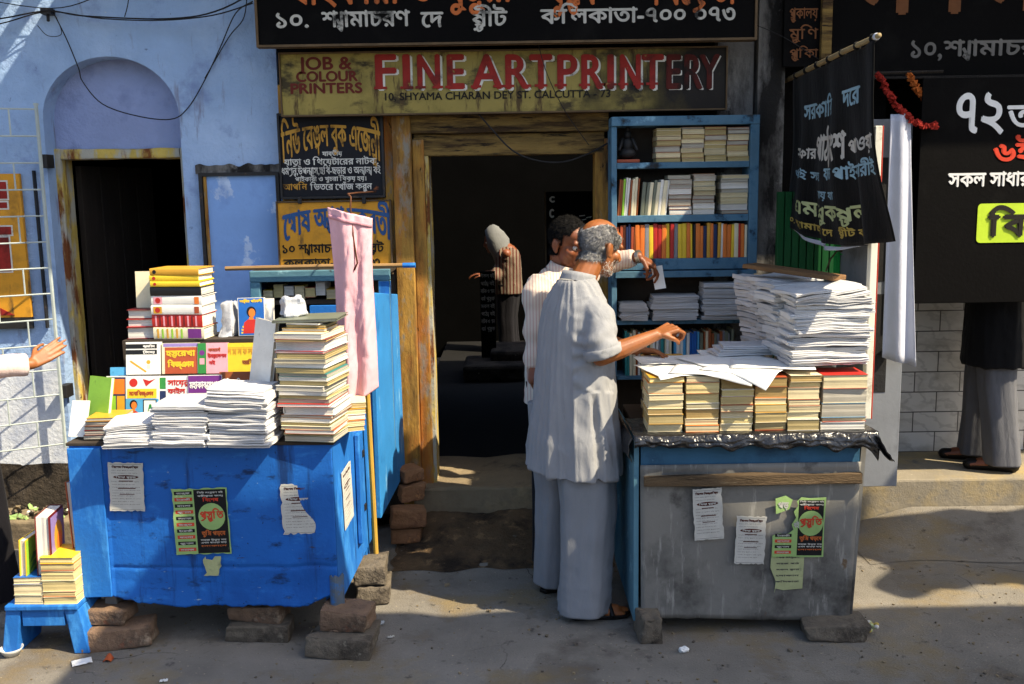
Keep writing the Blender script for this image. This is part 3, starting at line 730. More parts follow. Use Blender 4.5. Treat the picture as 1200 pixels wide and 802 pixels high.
# --- black cloth banner on its pole, reaching out from the wall
A0 = at(930, 93, 5.12); A1 = at(1027, 47, 3.80); B0 = at(925, 262, 5.12); B1 = at(1040, 283, 3.80)
def bn(u, v):
    t = A0.lerp(A1, u); q = B0.lerp(B1, u); p = t.lerp(q, v)
    sag = 0.022*sin(pi*u)*(v*0.8+0.2)
    fold = (0.018*sin(u*17+v*2.2)+0.012*sin(u*31-v*3))*(0.25+0.75*v)*(1 if u < 0.75 else 1.3)
    return Vector((p.x+fold+0.02*sin(v*5+u*3)*v, p.y, p.z-sag-0.035*v*v*sin(pi*u*1.0)))
ban = thing('cloth_banner', 'black cloth banner hand painted in blue, white and yellow above the paper piles', 'banner', A0)
b = MB(); b.sheet(bn, 60, 40, m_bcloth, 0.003); b.build('cloth', ban, smooth=True)
tb = MB()
def bl(text, m, u0, u1, vb, vt, bold=0.006):
    t = MB(); letter(t, text, m, None, u1-u0, vb-vt, bold); b0 = len(tb.v)
    vs = []
    for p in t.v:
        u, v = u0+p.x, vb-p.y; e = 0.004
        P = bn(u, v); n = (bn(u+e, v)-bn(u-e, v)).cross(bn(u, v-e)-bn(u, v+e)).normalized()
        vs.append(P+n*(0.003+p.z*1.5))
    tb.add(vs, t.f, m)
bl('সরকাির', p_ltblue, .20, .56, .29, .20, .004); bl('দের', p_ltblue, .66, .82, .27, .18, .004)
bl('সরকার', p_cloth, .06, .33, .53, .47, .003); bl('পাঠ^াংশ', p_cloth, .34, .68, .54, .40, .006); bl('পাওয়া', p_cloth, .70, .98, .52, .45, .004)
bl('ও বই সহ', p_ltblue, .06, .40, .655, .61, .0025); bl('যত পাইকারীই', p_ltblue, .46, .97, .65, .585, .003); bl('যায় যা', p_ltblue, .36, .60, .755, .715, .002)
bl('এম. বুকষ_টল', p_lime, .14, .80, .87, .79, .004); bl('১০. শ^ামাচরণ েদ', p_yel, .04, .54, .955, .92, .002); bl('ষ_ট~ীট কিল', p_yel, .60, .84, .95, .915, .002)
tb.build('lettering', ban)
b = MB(); d = (A1-A0).normalized(); b.tube([A0-d*0.18+Vector((0, 0, .012)), A0.lerp(A1, .35)+Vector((.004, 0, .016)), A0.lerp(A1, .7)+Vector((-.004, 0, .014)), A1+d*0.03+Vector((0, 0, .012))], [.013, .012, .011, .010], mat('bamboo', '#8b7a58', .7, .2, 6, .4, 40), 10)
for k in range(7):
    c = A0.lerp(A1, .04+.155*k)+Vector((0, 0, .012)); b.ell(c, (.017, .02, .018), m_bcloth, nu=8, nv=6)
b.ell(A1+Vector((0, .0, .012)), (.014, .02, .014), m_wcloth, nu=9, nv=6)
b.build('pole', ban, smooth=True)
b = MB(); b.sheet(lambda u, v: bn(.08+.62*u, 1)+Vector((.012, .0, -.002-.022*v*sin(pi*u)-.012*sin(pi*u))), 24, 4, m_wcloth, .002); b.build('lining', ban, smooth=True)

# --- marigold garlands
def garland(label, pts, m, r, name='flower_garland'):
    P = [at(*q) for q in pts]; L = [0]
    # smooth polyline
    path = []
    for i in range(len(P)-1):
        for k in range(10): path.append(P[i].lerp(P[i+1], k/10))
    path.append(P[-1]); bb = MB()
    acc = 0; last = None
    for p in path:
        if last is None or (p-last).length > r*1.1:
            last = p
            for k in range(7):
                d = Vector([random.uniform(-1, 1) for _ in range(3)]).normalized()
                bb.box(p+d*r*0.5, (r*.9, r*.9, r*.35), m, rotm(random.random()*6, random.random()*6, 0), r*.12)
    return tag(bb.build(name, loc=P[0]), label, 'garland')
m_fred = mat('flower_red', '#8c1f14', .9, .35, 40, .3, 80); m_for = mat('flower_orange', '#a8581f', .9, .35, 40, .3, 80)
garland('dark red flower garland looping below the right black board', [(1030, 88, 4.95), (1040, 108, 4.95), (1052, 126, 4.95), (1068, 141, 4.95), (1085, 148, 4.95), (1101, 147, 4.95)], m_fred, .021)
garland('short orange flower garland hanging behind the red one', [(1066, 88, 5.0), (1074, 104, 5.0), (1086, 117, 5.0), (1100, 125, 5.0)], m_for, .020)
b = MB(); o = at(1020, 86, 5.0); e = at(1105, 84, 5.0); b.tube([o, e], .008, m_dwood, 6); tag(b.build('curtain_rod', loc=o), 'thin wooden rod carrying the garlands', 'rod')

# --- long white cloth hanging from a nail on the right
def lc(u, v):
    x0, x1 = 1044+(1036-1044)*v, 1068+(1073-1068)*v; yy = 134+v*(420+10*u-134); p = at(x0+u*(x1-x0), yy, 4.95)
    return Vector((p.x, 4.95+.02*sin(u*9+v)*(.3+v)+.03*(u-.5)**2, p.z))
b = MB(); b.sheet(lc, 16, 30, m_wcloth, .004); tag(b.build('hanging_cloth', smooth=True, loc=at(1055, 130, 4.95)), 'long plain white cloth hanging in front of the tiled wall', 'cloth')
# ================================================================== STALLS
m_bsheet = mat('blue_sheet', '#175eb0', 0.62, 0.14, 2.5, 0.35, 14, [('#0f4a94', 2.0, 0.5, 0.7), ('#2c78c4', 6, 0.58, 0.72, (1, 1, 3)), ('#0d3468', 3.2, 0.54, 0.66, (4, 4, .45)), ('#0b2f5c', 7, 0.58, 0.68, (1, 1, 2.2)), ('#3a2f28', 13, 0.665, 0.69, (.5, .5, 3)), ('#8299aa', 24, 0.68, 0.70, (.7, .7, 2)), ('#0a1d38', 40, 0.66, 0.70)], bdist=0.012)
m_bwood = mat('blue_wood', '#1d66b4', 0.65, 0.2, 3, 0.35, 40, [('#3b86cc', 4, 0.52, 0.66, (3, 3, 0.8)), ('#12427c', 5, 0.58, 0.70, (3, 3, 0.7)), ('#8a8c84', 14, 0.69, 0.74, (3, 3, 1))], bdist=0.006)
m_bwood2 = mat('blue_wood_light', '#2f7fc0', 0.6, 0.18, 3, 0.3, 40, [('#7fb3d8', 5, 0.6, 0.68, (2.5, 2.5, 0.55)), ('#1c5f9e', 4, 0.55, 0.7)], bdist=0.006)
m_teal = mat('teal_wood', '#557f90', 0.7, 0.2, 5, 0.35, 40, [('#2c5f7c', 5, 0.52, 0.66), ('#7ea7b4', 9, 0.62, 0.70), ('#2a2723', 13, 0.66, 0.72)], bdist=0.006)
m_bookcase = mat('bookcase_paint', '#4d7289', 0.7, 0.25, 4, 0.4, 40, [('#2f5975', 4, 0.50, 0.64, (2, 2, 2)), ('#78a2b8', 7, 0.62, 0.7), ('#1d2226', 8, 0.58, 0.66), ('#a08a68', 20, 0.70, 0.73)], bdist=0.006)
m_under = mat('bare_board', '#3a322a', 0.9, 0.3, 5, 0.4, 40)
m_zinc = mat('zinc_sheet', '#7e7c76', 0.55, 0.16, 2.2, 0.3, 24, [('#5c5b57', 2.6, 0.46, 0.62), ('#98968f', 6, 0.56, 0.66, (5, 5, 0.7)), ('#3e3c39', 3, 0.56, 0.66), ('#a7a9a8', 14, 0.68, 0.73, (9, 9, 0.6)), ('#6b5842', 9, 0.69, 0.74)], metal=0.15, bdist=0.006)
m_bstrip = mat('blue_strip', '#2f5b78', 0.7, 0.25, 3, 0.3, 40, [('#1d3e57', 4, 0.52, 0.66), ('#6c98b2', 8, 0.64, 0.72)])
m_rail = mat('weathered_rail', '#5d4c37', 0.9, 0.3, 5, 0.7, 40, [('#2e2519', 5, 0.52, 0.64, (0.6, 5, 5)), ('#8b7c63', 9, 0.62, 0.70, (0.7, 5, 6))], (0.8, 4, 4), bdist=0.01)
m_brick = mat('old_brick', '#7c6450', 0.95, 0.25, 9, 0.8, 70, [('#54463a', 7, 0.5, 0.64), ('#9b8a74', 12, 0.58, 0.7), ('#8f4a30', 5, 0.62, 0.72)], bdist=0.012)
m_brick2 = mat('red_brick', '#8a6446', 0.95, 0.25, 9, 0.8, 70, [('#6c4a34', 7, 0.52, 0.66), ('#c08a55', 12, 0.6, 0.7)], bdist=0.012)
m_stone = mat('kerb_stone', '#6b6255', 0.95, 0.25, 9, 0.9, 50, [('#413a32', 7, 0.5, 0.64), ('#8f8675', 14, 0.6, 0.7)], bdist=0.015)
m_yel = mat('yellow_pole', '#b8923a', 0.8, 0.2, 6, 0.3, 40, [('#6e5526', 8, 0.6, 0.7)], (3, 3, 0.6))
def polythene():
    m, nt, b = _new('black_polythene'); v = _coords(nt)
    b.inputs['Base Color'].default_value = (0.010, 0.010, 0.011, 1); b.inputs['Roughness'].default_value = 0.22; b.inputs['Specular IOR Level'].default_value = 0.6
    _bump(nt, b, _noise(nt, v, 15, 4, 0.5, 1.5), 0.55, 0.02); return m
m_poly = polythene()
m_paper = pages('white_paper', '#cfcfce', (0.25, 0.25, 0.29, 1), 420, 0.45, (0.62, 0.62, 0.62, 1))
m_newsp = mat('newsprint', '#b9b7ae', 0.9, 0.1, 20, 0.2, 90)
m_sheetw = mat('paper_sheet', '#e2e2de', 0.9, 0.05, 6, 0.2, 30, spec=0.1)
m_lime = mat('poster_lime', '#8fae6a', 0.85, 0.15, 12, 0.2, 60, [('#d3d6b0', 14, 0.62, 0.70)])
m_pblk = mat('poster_black', '#141414', 0.85, 0.2, 12, 0.2, 60, [('#4a4a45', 22, 0.66, 0.74)])
m_pred = mat('poster_red', '#c4412c', 0.85, 0.2, 12, 0.2, 60)
m_pmar = mat('poster_maroon', '#4b221c', 0.85, 0.2, 12, 0.2, 60)
m_pgreen = mat('poster_pale_green', '#a5aa7c', 0.9, 0.15, 9, 0.3, 60, [('#7c8060', 9, 0.58, 0.7)])
m_ink = mat('print_ink', '#4c4a48', 0.9, 0.2, 30, 0.0)

def brick(name, label, loc, dims, rz, m, group, seed, jit=0.012, amp=0.010, cat='brick'):
    b = MB(); b.box((0, 0, dims[2]/2), dims, m, jit=jit); o = b.build(name, None, bevel=0.008, segs=2)
    roughen(o, amp*.5, 9, seed, 5); roughen(o, amp*.6, 34, seed+3, 0); o.data.polygons.foreach_set('use_smooth', [True]*len(o.data.polygons))
    o.location = loc; o.rotation_euler = (0, 0, rz); o['_w'] = tuple(loc); return tag(o, label, cat, group)

def torn(w, h, amp=0.012, n=9, seed=0, bite=()):
    r = random.Random(seed); P = []
    for (x0, y0, x1, y1, k) in ((0, 0, w, 0, n), (w, 0, w, h, n), (w, h, 0, h, n), (0, h, 0, 0, n)):
        for i in range(k):
            t = i/k; x, y = x0+(x1-x0)*t, y0+(y1-y0)*t
            a = amp*r.random()**2.5
            if y0 == y1: y += a*(1 if y0 == 0 else -1)
            else: x += a*(1 if x0 == 0 else -1)
            P.append((x, y))
    return P
def poster(stall, kind, T, w, h, seed, label):
    """a pasted bill: paper and its print"""
    b = MB()
    if kind == 'bill':
        b.prism(torn(w, h, 0.010 if seed == 9 else 0.005, 14, seed), m_newsp, T, 0.0018); o = b.build('poster', stall)
        q = MB(); r = random.Random(seed)
        Z = 0.0019
        def bar(x, y, ww, hh, m): q.add([(x, y, Z), (x+ww, y, Z), (x+ww, y+hh, Z), (x, y+hh, Z)], [(0, 1, 2, 3)], m, T)
        for (x0, x1, y0, y1) in ((.06, .94, .955, .958), (.06, .94, .03, .033)): bar(w*x0, h*y0, w*(x1-x0), .0012, m_ink)
        letter(q, 'িবেশষ িবজ্ঞিপ্ত', m_pmar, T @ Matrix.Translation((w*.12, h*.885, Z)), w*.74, h*.035, .001)
        pts = [(w*.5+w*.36*cos(2*pi*k/18), h*.70+h*.04*sin(2*pi*k/18)) for k in range(18)]
        q.poly([(p[0], p[1], Z) for p in pts], m_pmar, T)
        letter(q, 'িবদ^া পুস_তক', m_newsp, T @ Matrix.Translation((w*.22, h*.685, Z+.0006)), w*.56, h*.03, .0006)
        bar(w*.3, h*.61, w*.4, h*.018, m_pmar); bar(w*.26, h*.46, w*.5, h*.02, m_pmar); bar(w*.3, h*.34, w*.42, h*.014, m_pmar)
        for k in range(13):
            y = h*(.83-.058*k)
            if abs(y/h-.70) < .05 or abs(y/h-.46) < .02: continue
            letter(q, r.choice(['সকল পাঠ^ পুস_তক ও খাতা', 'এখােন কম দােম পাওয়া যায়', 'িনউ সংস_করণ বই সূিচ']), m_ink, T @ Matrix.Translation((w*(.07+.04*r.random()), y, Z)), w*(.6+.24*r.random()), h*.013, 0)
        q.build('lettering', o)
    else:
        P = torn(w, h, 0.006, 12, seed) if kind != 'torn' else [(.002, 0), (w*.3, .003), (w*.62, 0), (w, .002), (w-.003, h*.5), (w, h), (w*.7, h-.004), (w*.52, h), (w*.44, h*.93), (w*.47, h*.86), (w*.39, h*.76), (w*.44, h*.66), (w*.36, h*.55), (w*.40, h*.46), (w*.27, h*.37), (w*.13, h*.40), (0, h*.36)]
        b.prism(P, m_lime, T, 0.0018); o = b.build('poster', stall)
        q = MB(); Z = 0.0019
        def bar(x0, x1, y0, y1, m, z=Z): q.add([(w*x0, h*y0, z), (w*x1, h*y0, z), (w*x1, h*y1, z), (w*x0, h*y1, z)], [(0, 1, 2, 3)], m, T)
        if kind == 'torn': bar(.48, .965, .03, .955, m_pblk); xs = .49; q.add([(w*.05, h*.72, Z-.001), (w*.30, h*.80, Z-.001), (w*.36, h*.96, Z-.001), (w*.22, h*1.03, Z-.001), (w*.03, h*.98, Z-.001)], [(0, 1, 2, 3, 4)], m_lime, T); letter(q, 'পড়', m_newsp, T @ Matrix.Translation((w*.08, h*.82, Z)), w*.2, h*.1, .0015); letter(q, 'বই', m_newsp, T @ Matrix.Translation((w*.40, h*.5, Z+.0006)), w*.1, h*.08, .001)
        else: bar(.40, .975, .02, .975, m_pblk); xs = .43
        cx = (xs+.96)/2
        q.poly([(w*cx+w*.24*cos(2*pi*k/24), h*.57+w*.24*sin(2*pi*k/24)*1.05, Z+.0004) for k in range(24)], m_lime, T)
        letter(q, 'প~স_তুিত', m_pred, T @ Matrix.Translation((w*(cx-.21), h*.54, Z+.0008)), w*.42, h*.11, .0016)
        letter(q, 'িবেশষ', m_pred, T @ Matrix.Translation((w*(cx-.14), h*.80, Z+.0005)), w*.28, h*.045, .001)
        letter(q, 'তুিম পড়েব', p_orange, T @ Matrix.Translation((w*(cx-.2), h*.29, Z+.0005)), w*.42, h*.06, .001)
        for k, y in enumerate((.87, .92, .21, .17, .12)): letter(q, ['পরীক_ষার জন^', 'িনউ সংস_করণ বই', 'সহজ উত_তর সহ', 'এখন পাওয়া যায়', 'েদাকােন'][k], [m_newsp, m_newsp, m_newsp, m_newsp, p_orange][k], T @ Matrix.Translation((w*(cx-.23), h*y, Z+.0005)), w*.46, h*.022, .0004)
        for k in range(10):
            y = .905-.094*k
            if kind == 'torn' and k < 6: continue
            bar(.05, .37, y, y+.052, m_pblk if k % 2 == 0 else m_pred); letter(q, ['অঙ্ক', 'ইংরাজী', 'বাংলা', 'ভূেগাল', 'সমাজ'][k % 5], m_newsp, T @ Matrix.Translation((w*.09, h*(y+.012), Z+.0005)), w*.24, h*.024, .0004)
        q.build('lettering', o)
    if label: o['label'] = label
    return o

# ------------------------------------------------------------------ blue stall
fl, frt = at(82, 520, 3.90), at(389, 522, 3.86)          # top corners of the front sheet
ztop = 0.855
Bl = Vector((fl.x, 3.90, 0)); Br = Vector((frt.x, 3.86, 0))
side_top_b = Vector((-0.685, 4.50, 0))                    # where the right side meets the back
stall = thing('book_stall', 'bright blue plank book stall raised on loose bricks', 'stall', ((Bl.x+Br.x)/2, 4.2, 0))
bl_ = Vector((Bl.x+0.03, 4.50, 0))
# front sheet: tin skirt with a ragged, lifted lower edge
def zbot(u):
    t = min(1, max(0, (u-.13)/.25)); k = 0.200-0.030*t+0.008*noise.noise(Vector((u*9, 0, 4)))+0.007*noise.noise(Vector((u*33, 0, 4)))+.004*noise.noise(Vector((u*90, 0, 4)))
    if u < 0.13: k = 0.215+0.012*noise.noise(Vector((u*60, 1, 1)))
    if u > 0.88: k += (u-0.88)*0.5
    return k
def fs(u, v):
    p = Bl.lerp(Br, u); z = ztop+(zbot(u)-ztop)*v
    dent = .006*max(0, 1-abs(z-.335-.012*noise.noise(Vector((u*6, 0, 1))))/.010)*(1 if u > .13 else 0)
    out = -dent+0.005*(u < .13)+0.004*noise.noise(Vector((u*5, v*3, 2)))+0.010*(v**3)*noise.noise(Vector((u*4, 0, 9)))+0.02*max(0, v-.88)/.12*(0.5+0.5*noise.noise(Vector((u*7, 3, 3))))
    return Vector((p.x, p.y-0.004-out, z))
b = MB(); b.sheet(fs, 160, 90, m_bsheet, 0.003); b.build('front_panel', stall, smooth=True)
b = MB(); b.bx(Bl.x-.004, Bl.x+.132, 3.872, 3.884, .212, .848, m_bwood); o = b.build('corner_board', stall, bevel=.003); roughen(o, .003, 9, 3, 6)
# carcass boards (sides, back, bottom, top)
def slab(mb, P, th, m):
    """four corner points, thickness along their normal"""
    n = (P[1]-P[0]).cross(P[3]-P[0]).normalized()*th
    mb.add(list(P)+[p+n for p in P], [(3, 2, 1, 0), (4, 5, 6, 7), (0, 1, 5, 4), (1, 2, 6, 5), (2, 3, 7, 6), (3, 0, 4, 7)], m)
V = Vector
b = MB(); slab(b, [V((Bl.x, 3.905, .22)), V((bl_.x, 4.5, .22)), V((bl_.x, 4.5, ztop)), V((Bl.x, 3.905, ztop))], .02, m_bwood); b.build('side_panel', stall)
sp = [V((Br.x, 3.868, .16)), V((side_top_b.x, 4.5, .22)), V((side_top_b.x, 4.5, .865)), V((Br.x, 3.868, .853))]
b = MB(); slab(b, [sp[1], sp[0], sp[3], sp[2]], .02, m_bwood); o = b.build('side_panel', stall)
b = MB(); slab(b, [V((Bl.x+.01, 3.91, .235)), V((Br.x-.012, 3.885, .235)), V((side_top_b.x-.012, 4.49, .235)), V((bl_.x+.01, 4.49, .235))], .02, m_under); b.build('bottom_board', stall)
b = MB(); slab(b, [V((Bl.x-.012, 3.885, ztop)), V((Br.x+.01, 3.845, ztop-.002)), V((side_top_b.x+.012, 4.52, ztop+.006)), V((bl_.x-.01, 4.52, ztop+.006))], .014, m_under); b.build('counter_top', stall, bevel=.003)
for k, (x, y) in enumerate(((Bl.x+.10, 3.96), (Br.x-.035, 3.93), (-.72, 4.44), (-1.7, 4.44))):
    b = MB(); b.box((x, y, .20), (.05, .05, .14), m_bwood if k else m_zinc, jit=.004); b.build('leg', stall, bevel=.004)
# door batten and hinges on the right side
dv = (sp[1]-sp[0]).normalized(); nside = V((dv.y, -dv.x, 0))
def side(t, z, out=0.0): p = sp[0].lerp(sp[1], t); return V((p.x, p.y, z))+nside*(0.004+out)
b = MB(); slab(b, [side(.55, .30), side(.68, .30), side(.68, .80), side(.55, .80)], .02, m_bwood); dr = b.build('side_door', stall, bevel=.003)
for z in (.45, .70):
    q = MB(); c = side(.66, z, .02); q.box(c, (.012, .03, .03), m_iron); q.build('hinge', dr, bevel=.002)
b = MB(); b.tube([side(.9, -.0, .03)+V((0, 0, .02)), side(.86, .45, .03), side(.82, .98, .028)], .012, m_yel, 8); b.build('pole', stall)
# torn tin at the lower front corner
b = MB(); b.sheet(lambda u, v: V((Br.x-.03+.055*u, 3.852-.012*sin(u*5)-.01*v, .30-.17*v-.03*noise.noise(V((u*6, 1, 1))))), 8, 8, mat('bare_tin', '#5c6875', .5, .2, 8, .3, 40, [('#2f6fb0', 9, .5, .6)], metal=.3), .003); b.build('torn_corner', stall)
FT = frame((0, 0, 0), XA, ZA)
def front_T(x, y, Yf, rot=0): p = at(x, y, Yf); return frame(p, (1, 0, 0), (0, 0, 1)) @ Matrix.Rotation(rot, 4, 'Z')
def ppost(st, kind, x0, y0, x1, y1, Yf, seed, label, rot=0):
    a, c = at(x0, y1, Yf), at(x1, y0, Yf); T = frame((a.x, Yf, a.z), XA, ZA) @ Matrix.Rotation(rot, 4, 'Z')
    return poster(st, kind, T, c.x-a.x, c.z-a.z, seed, label)
ppost(stall, 'bill', 129, 541, 166, 599, 3.874, 3, 'grey printed bill at the upper left', radians(-1.5))
ppost(stall, 'bill', 332, 567, 371, 627, 3.858, 9, 'grey printed bill at the upper right', radians(1.5))
ppost(stall, 'full', 207, 572, 267, 651, 3.866, 5, 'black and lime poster with red writing', radians(1))
b = MB(); a = at(239, 675, 3.862); c = at(259, 652, 3.862); b.prism(torn(c.x-a.x, c.z-a.z, .02, 6, 4), m_pgreen, frame((a.x, 3.862, a.z), XA, ZA), .0016); b.build('paper_scrap', stall)
T = frame(side(.2, .44, .0)+nside*.0, dv, (0, 0, 1)); poster(stall, 'bill', T, .16, .26, 12, 'black and white bill on the right side')

# bricks under it
gB = 'loose bricks propping up the blue stall'
def bp(x, y, z=0): return gz(x, y, z)
brick('brick', 'grey brown brick lying lowest under the left corner of the blue stall', (-1.66, 3.90, 0), (.27, .14, .085), .12, m_brick, gB, 1)
brick('brick', 'smaller rounded brick upon the left corner pile of the blue stall', (-1.72, 3.93, .087), (.19, .13, .075), -.1, m_brick, gB, 2)
brick('brick', 'long grey brick lowest under the middle of the blue stall front', (-1.08, 3.93, 0), (.27, .13, .075), -.03, m_stone, gB, 3)
brick('brick', 'broken brick upon the middle pile of the blue stall', (-1.10, 3.96, .077), (.22, .12, .065), -.12, m_brick, gB, 4)
brick('brick', 'wide grey brick lowest under the front right corner of the blue stall', (-.715, 3.80, 0), (.27, .16, .085), -.08, m_stone, gB, 5)
brick('brick', 'reddish edged brick upon the front right corner pile of the blue stall', (-.70, 3.84, .086), (.20, .14, .085), -.15, m_brick, gB, 6)
brick('brick', 'dark brick on the ground at the back right leg of the blue stall', (-.66, 4.33, 0), (.16, .2, .085), .1, m_stone, gB, 7)
brick('brick', 'dark brick topmost at the back right leg of the blue stall', (-.67, 4.34, .086), (.14, .2, .09), .05, m_stone, gB, 8)

# ------------------------------------------------------------------ blue book cupboard behind it
g0, g1 = at(293, 318, 4.95), at(457, 318, 4.95)
cb = thing('book_cupboard', 'blue wooden book cupboard standing behind the blue stall', 'cupboard', ((g0.x+g1.x)/2, 5.05, 0))
zc = g0.z
t = .045
b = MB(); b.bx(g0.x, g1.x, 4.93, 4.97, zc-.055, zc, m_teal); b.bx(g0.x, g0.x+.05, 4.93, 4.97, .4, zc-.056, m_teal); b.bx(g1.x-.06, g1.x, 4.93, 4.97, .4, zc-.056, m_bwood); b.build('front_frame', cb, bevel=.004)
b = MB(); b.bx(g0.x, g1.x, 4.972, 5.24, zc-.02, zc-.001, m_under); b.build('top_board', cb)
b = MB(); b.bx(g0.x+.002, g0.x+.02, 4.972, 5.23, .1, zc-.021, m_bwood); b.build('side_panel', cb)
b = MB(); b.bx(g0.x+.02, g1.x, 5.22, 5.24, .1, zc-.022, m_under); b.build('back_board', cb)
zsh = at(350, 352, 5.0).z; b = MB(); b.bx(g0.x+.02, g1.x-.06, 4.985, 5.22, zsh-.02, zsh, m_under); b.build('shelf', cb)
# big light blue side panel
q0, q1 = at(437, 343, 4.56), at(466, 345, 5.15)
pb = [V((q0.x, 4.56, .30)), V((q1.x+.01, 5.15, .36)), V((q1.x, 5.15, q1.z)), V((q0.x, 4.56, q0.z))]
b = MB(); slab(b, [pb[1], pb[0], pb[3], pb[2]], .025, m_bwood2); b.build('side_panel', cb, bevel=.004)
b = MB(); b.bx(q0.x-.3, q0.x-.012, 4.57, 4.60, .3, q0.z-.06, m_bwood); b.build('front_board', cb)
# the plank lying across its top
b = MB(); pa, pb2 = at(264, 315, 4.90), at(486, 311, 4.90); b.tube([pa, pa.lerp(pb2, .5)+V((0, 0, .003)), pb2], .011, mat('pole_wood', '#8d6f48', .8, .2, 8, .3, 40, stretch=(.6, 4, 4)), 8)
o = b.build('wooden_pole', None, loc=pa.lerp(pb2, .5)); 
tag(o, 'thin wooden pole lying across the blue cupboard top, its tip painted blue', 'pole')
q = MB(); q.tube([pb2-V((.06, 0, -.0003)), pb2+V((.004, 0, 0))], .0125, m_bwood, 8); q.build('painted_tip', o)
gC = 'bricks stacked beside the cupboard'
cx = [(-.565, 4.93, 0, .17, .1, .085, m_brick2, 'reddish brick on the ground by the blue cupboard foot'), (-.555, 4.92, .087, .17, .12, .10, m_brick2, 'large rounded orange brick second from the ground by the cupboard'),
      (-.545, 5.02, .19, .13, .1, .075, m_brick2, 'small brick third from the ground by the cupboard'), (-.55, 5.05, .267, .12, .1, .07, m_brick2, 'small orange brick topmost of the pile by the door post')]
for k, (x, y, z, a, d, h, m, lab) in enumerate(cx): brick('brick', lab, (x, y, gh(x, y)+z), (a, d, h), .2*k, m, gC, 20+k)

# ------------------------------------------------------------------ little blue stool
stl = thing('wooden_stool', 'small blue wooden stool carrying paperbacks at the left end of the stall', 'stool', (-1.93, 3.86, 0))
zst = .215; sx0_, sx1_ = at(5, 702, 3.80).x, at(91, 705, 3.80).x
b = MB(); b.bx(sx0_, sx1_, 3.79, 4.02, zst-.024, zst, m_bwood); b.build('seat', stl, bevel=.006)
for s_ in (0, 1):
    x = sx0_+.03 if s_ == 0 else sx1_-.03; d = -1 if s_ == 0 else 1
    b = MB(); sl_ = .030*d
    for (ya, yb) in ((3.80, 4.01),):
        vs = [(x-.03-0*d, ya, zst-.024), (x+.03, ya, zst-.024), (x+.03, yb, zst-.024), (x-.03, yb, zst-.024), (x-.032+sl_, ya, 0.0), (x+.032+sl_, ya, 0.0), (x+.032+sl_, yb, 0.0), (x-.032+sl_, yb, 0.0)]
        b.add(vs, [(0, 1, 2, 3), (7, 6, 5, 4), (0, 4, 5, 1), (1, 5, 6, 2), (2, 6, 7, 3), (3, 7, 4, 0)], m_bwood)
    b.build('leg', stl, bevel=.004)
b = MB(); b.bx(sx0_+.062, sx1_-.062, 3.805, 3.83, zst-.095, zst-.025, m_bwood); b.build('rail', stl, bevel=.003)

# ------------------------------------------------------------------ grey stall
Y0 = 3.90
gx0, gx1 = at(750, 560, Y0).x, at(1008, 560, Y0).x
gb = thing('book_stall', 'grey zinc fronted book stall under a black polythene sheet', 'stall', ((gx0+gx1)/2, 4.2, 0))
zt2 = .835; D2 = .62
def zf(u, v):
    x = (gx0+.006*v)+(gx1-.03*v-gx0)*u; z = .735+(.075-.028*u+.006*noise.noise(V((u*20, 0, 3)))-.735)*v
    return V((x, Y0-.003-.004*noise.noise(V((u*4, v*4, 5)))-.006*noise.noise(V((u*2, v*1.5, 8))), z))
b = MB(); b.sheet(zf, 40, 30, m_zinc, .003); b.build('front_panel', gb, smooth=True)
b = MB(); b.bx(gx0+.004, gx1-.004, Y0+.004, Y0+.02, .70, zt2, m_bstrip); b.build('top_strip', gb)
b = MB(); b.bx(gx0+.01, gx1-.002, Y0-.035, Y0-.009, .650, .695, m_rail); o = b.build('front_rail', gb, bevel=.004); roughen(o, .006, 9, 2, 5)
b = MB(); slab(b, [V((gx0-.005, Y0+.0, .06)), V((gx0-.02, Y0+D2, .10)), V((gx0-.02, Y0+D2, zt2)), V((gx0-.005, Y0, zt2))], -.02, m_teal); b.build('side_panel', gb)
b = MB(); slab(b, [V((gx1-.03, Y0+.004, .06)), V((gx1, Y0+D2, .10)), V((gx1+.005, Y0+D2, zt2)), V((gx1+.004, Y0+.004, zt2))], .02, m_zinc); b.build('side_panel', gb)
b = MB(); b.bx(gx0, gx1, Y0, Y0+D2, zt2+.001, zt2+.018, m_under); b.build('counter_top', gb)
b = MB(); b.bx(gx0+.02, gx1-.04, Y0+.01, Y0+D2, .09, .11, m_under); b.build('bottom_board', gb)
b = MB(); b.bx(gx0, gx1, Y0+D2+.001, Y0+D2+.02, .1, zt2, m_under); b.build('back_board', gb)
for (x, y) in ((gx0+.05, Y0+.05), (gx1-.08, Y0+.06), (gx0+.03, Y0+D2-.05), (gx1-.06, Y0+D2-.05)):
    b = MB(); b.box((x, y, .085), (.06, .06, .06), m_under); b.build('leg', gb)
ppost(gb, 'bill', 814, 573, 850, 634, Y0-.022, 21, 'white bill hung slightly askew at the left', radians(4))
ppost(gb, 'bill', 860, 604, 897, 661, Y0-.022, 22, 'white bill lower in the middle, its foot torn', radians(-2))
ppost(gb, 'torn', 904, 582, 967, 653, Y0-.022, 23, 'half torn black and lime poster with red writing', radians(-1))
b = MB(); a, c = at(903, 695, Y0-.016), at(943, 640, Y0-.016); T = frame((a.x, Y0-.016, a.z), XA, ZA)
w_, h_ = c.x-a.x, c.z-a.z
b.prism([(.015, .0), (.02, .02), (.05, .012), (w_-.005, .018), (w_, h_), (0, h_), (-.004, h_*.55), (.02, h_*.25)], m_pgreen, T, .0016); sc_ = b.build('poster', gb); sc_['label'] = 'faded pale green bill under the torn poster'
q = MB()
for k in range(6): letter(q, ['পুরােনা বই', 'িনউ সংস_করণ', 'সহজ পাঠ', 'সকল ক_লাস', 'েদাকান', 'কিলকাতা'][k], m_ink, T @ Matrix.Translation((.02, h_*(.88-.13*k), .0018)), w_*.7, h_*.03, .0003)
q.build('lettering', sc_)
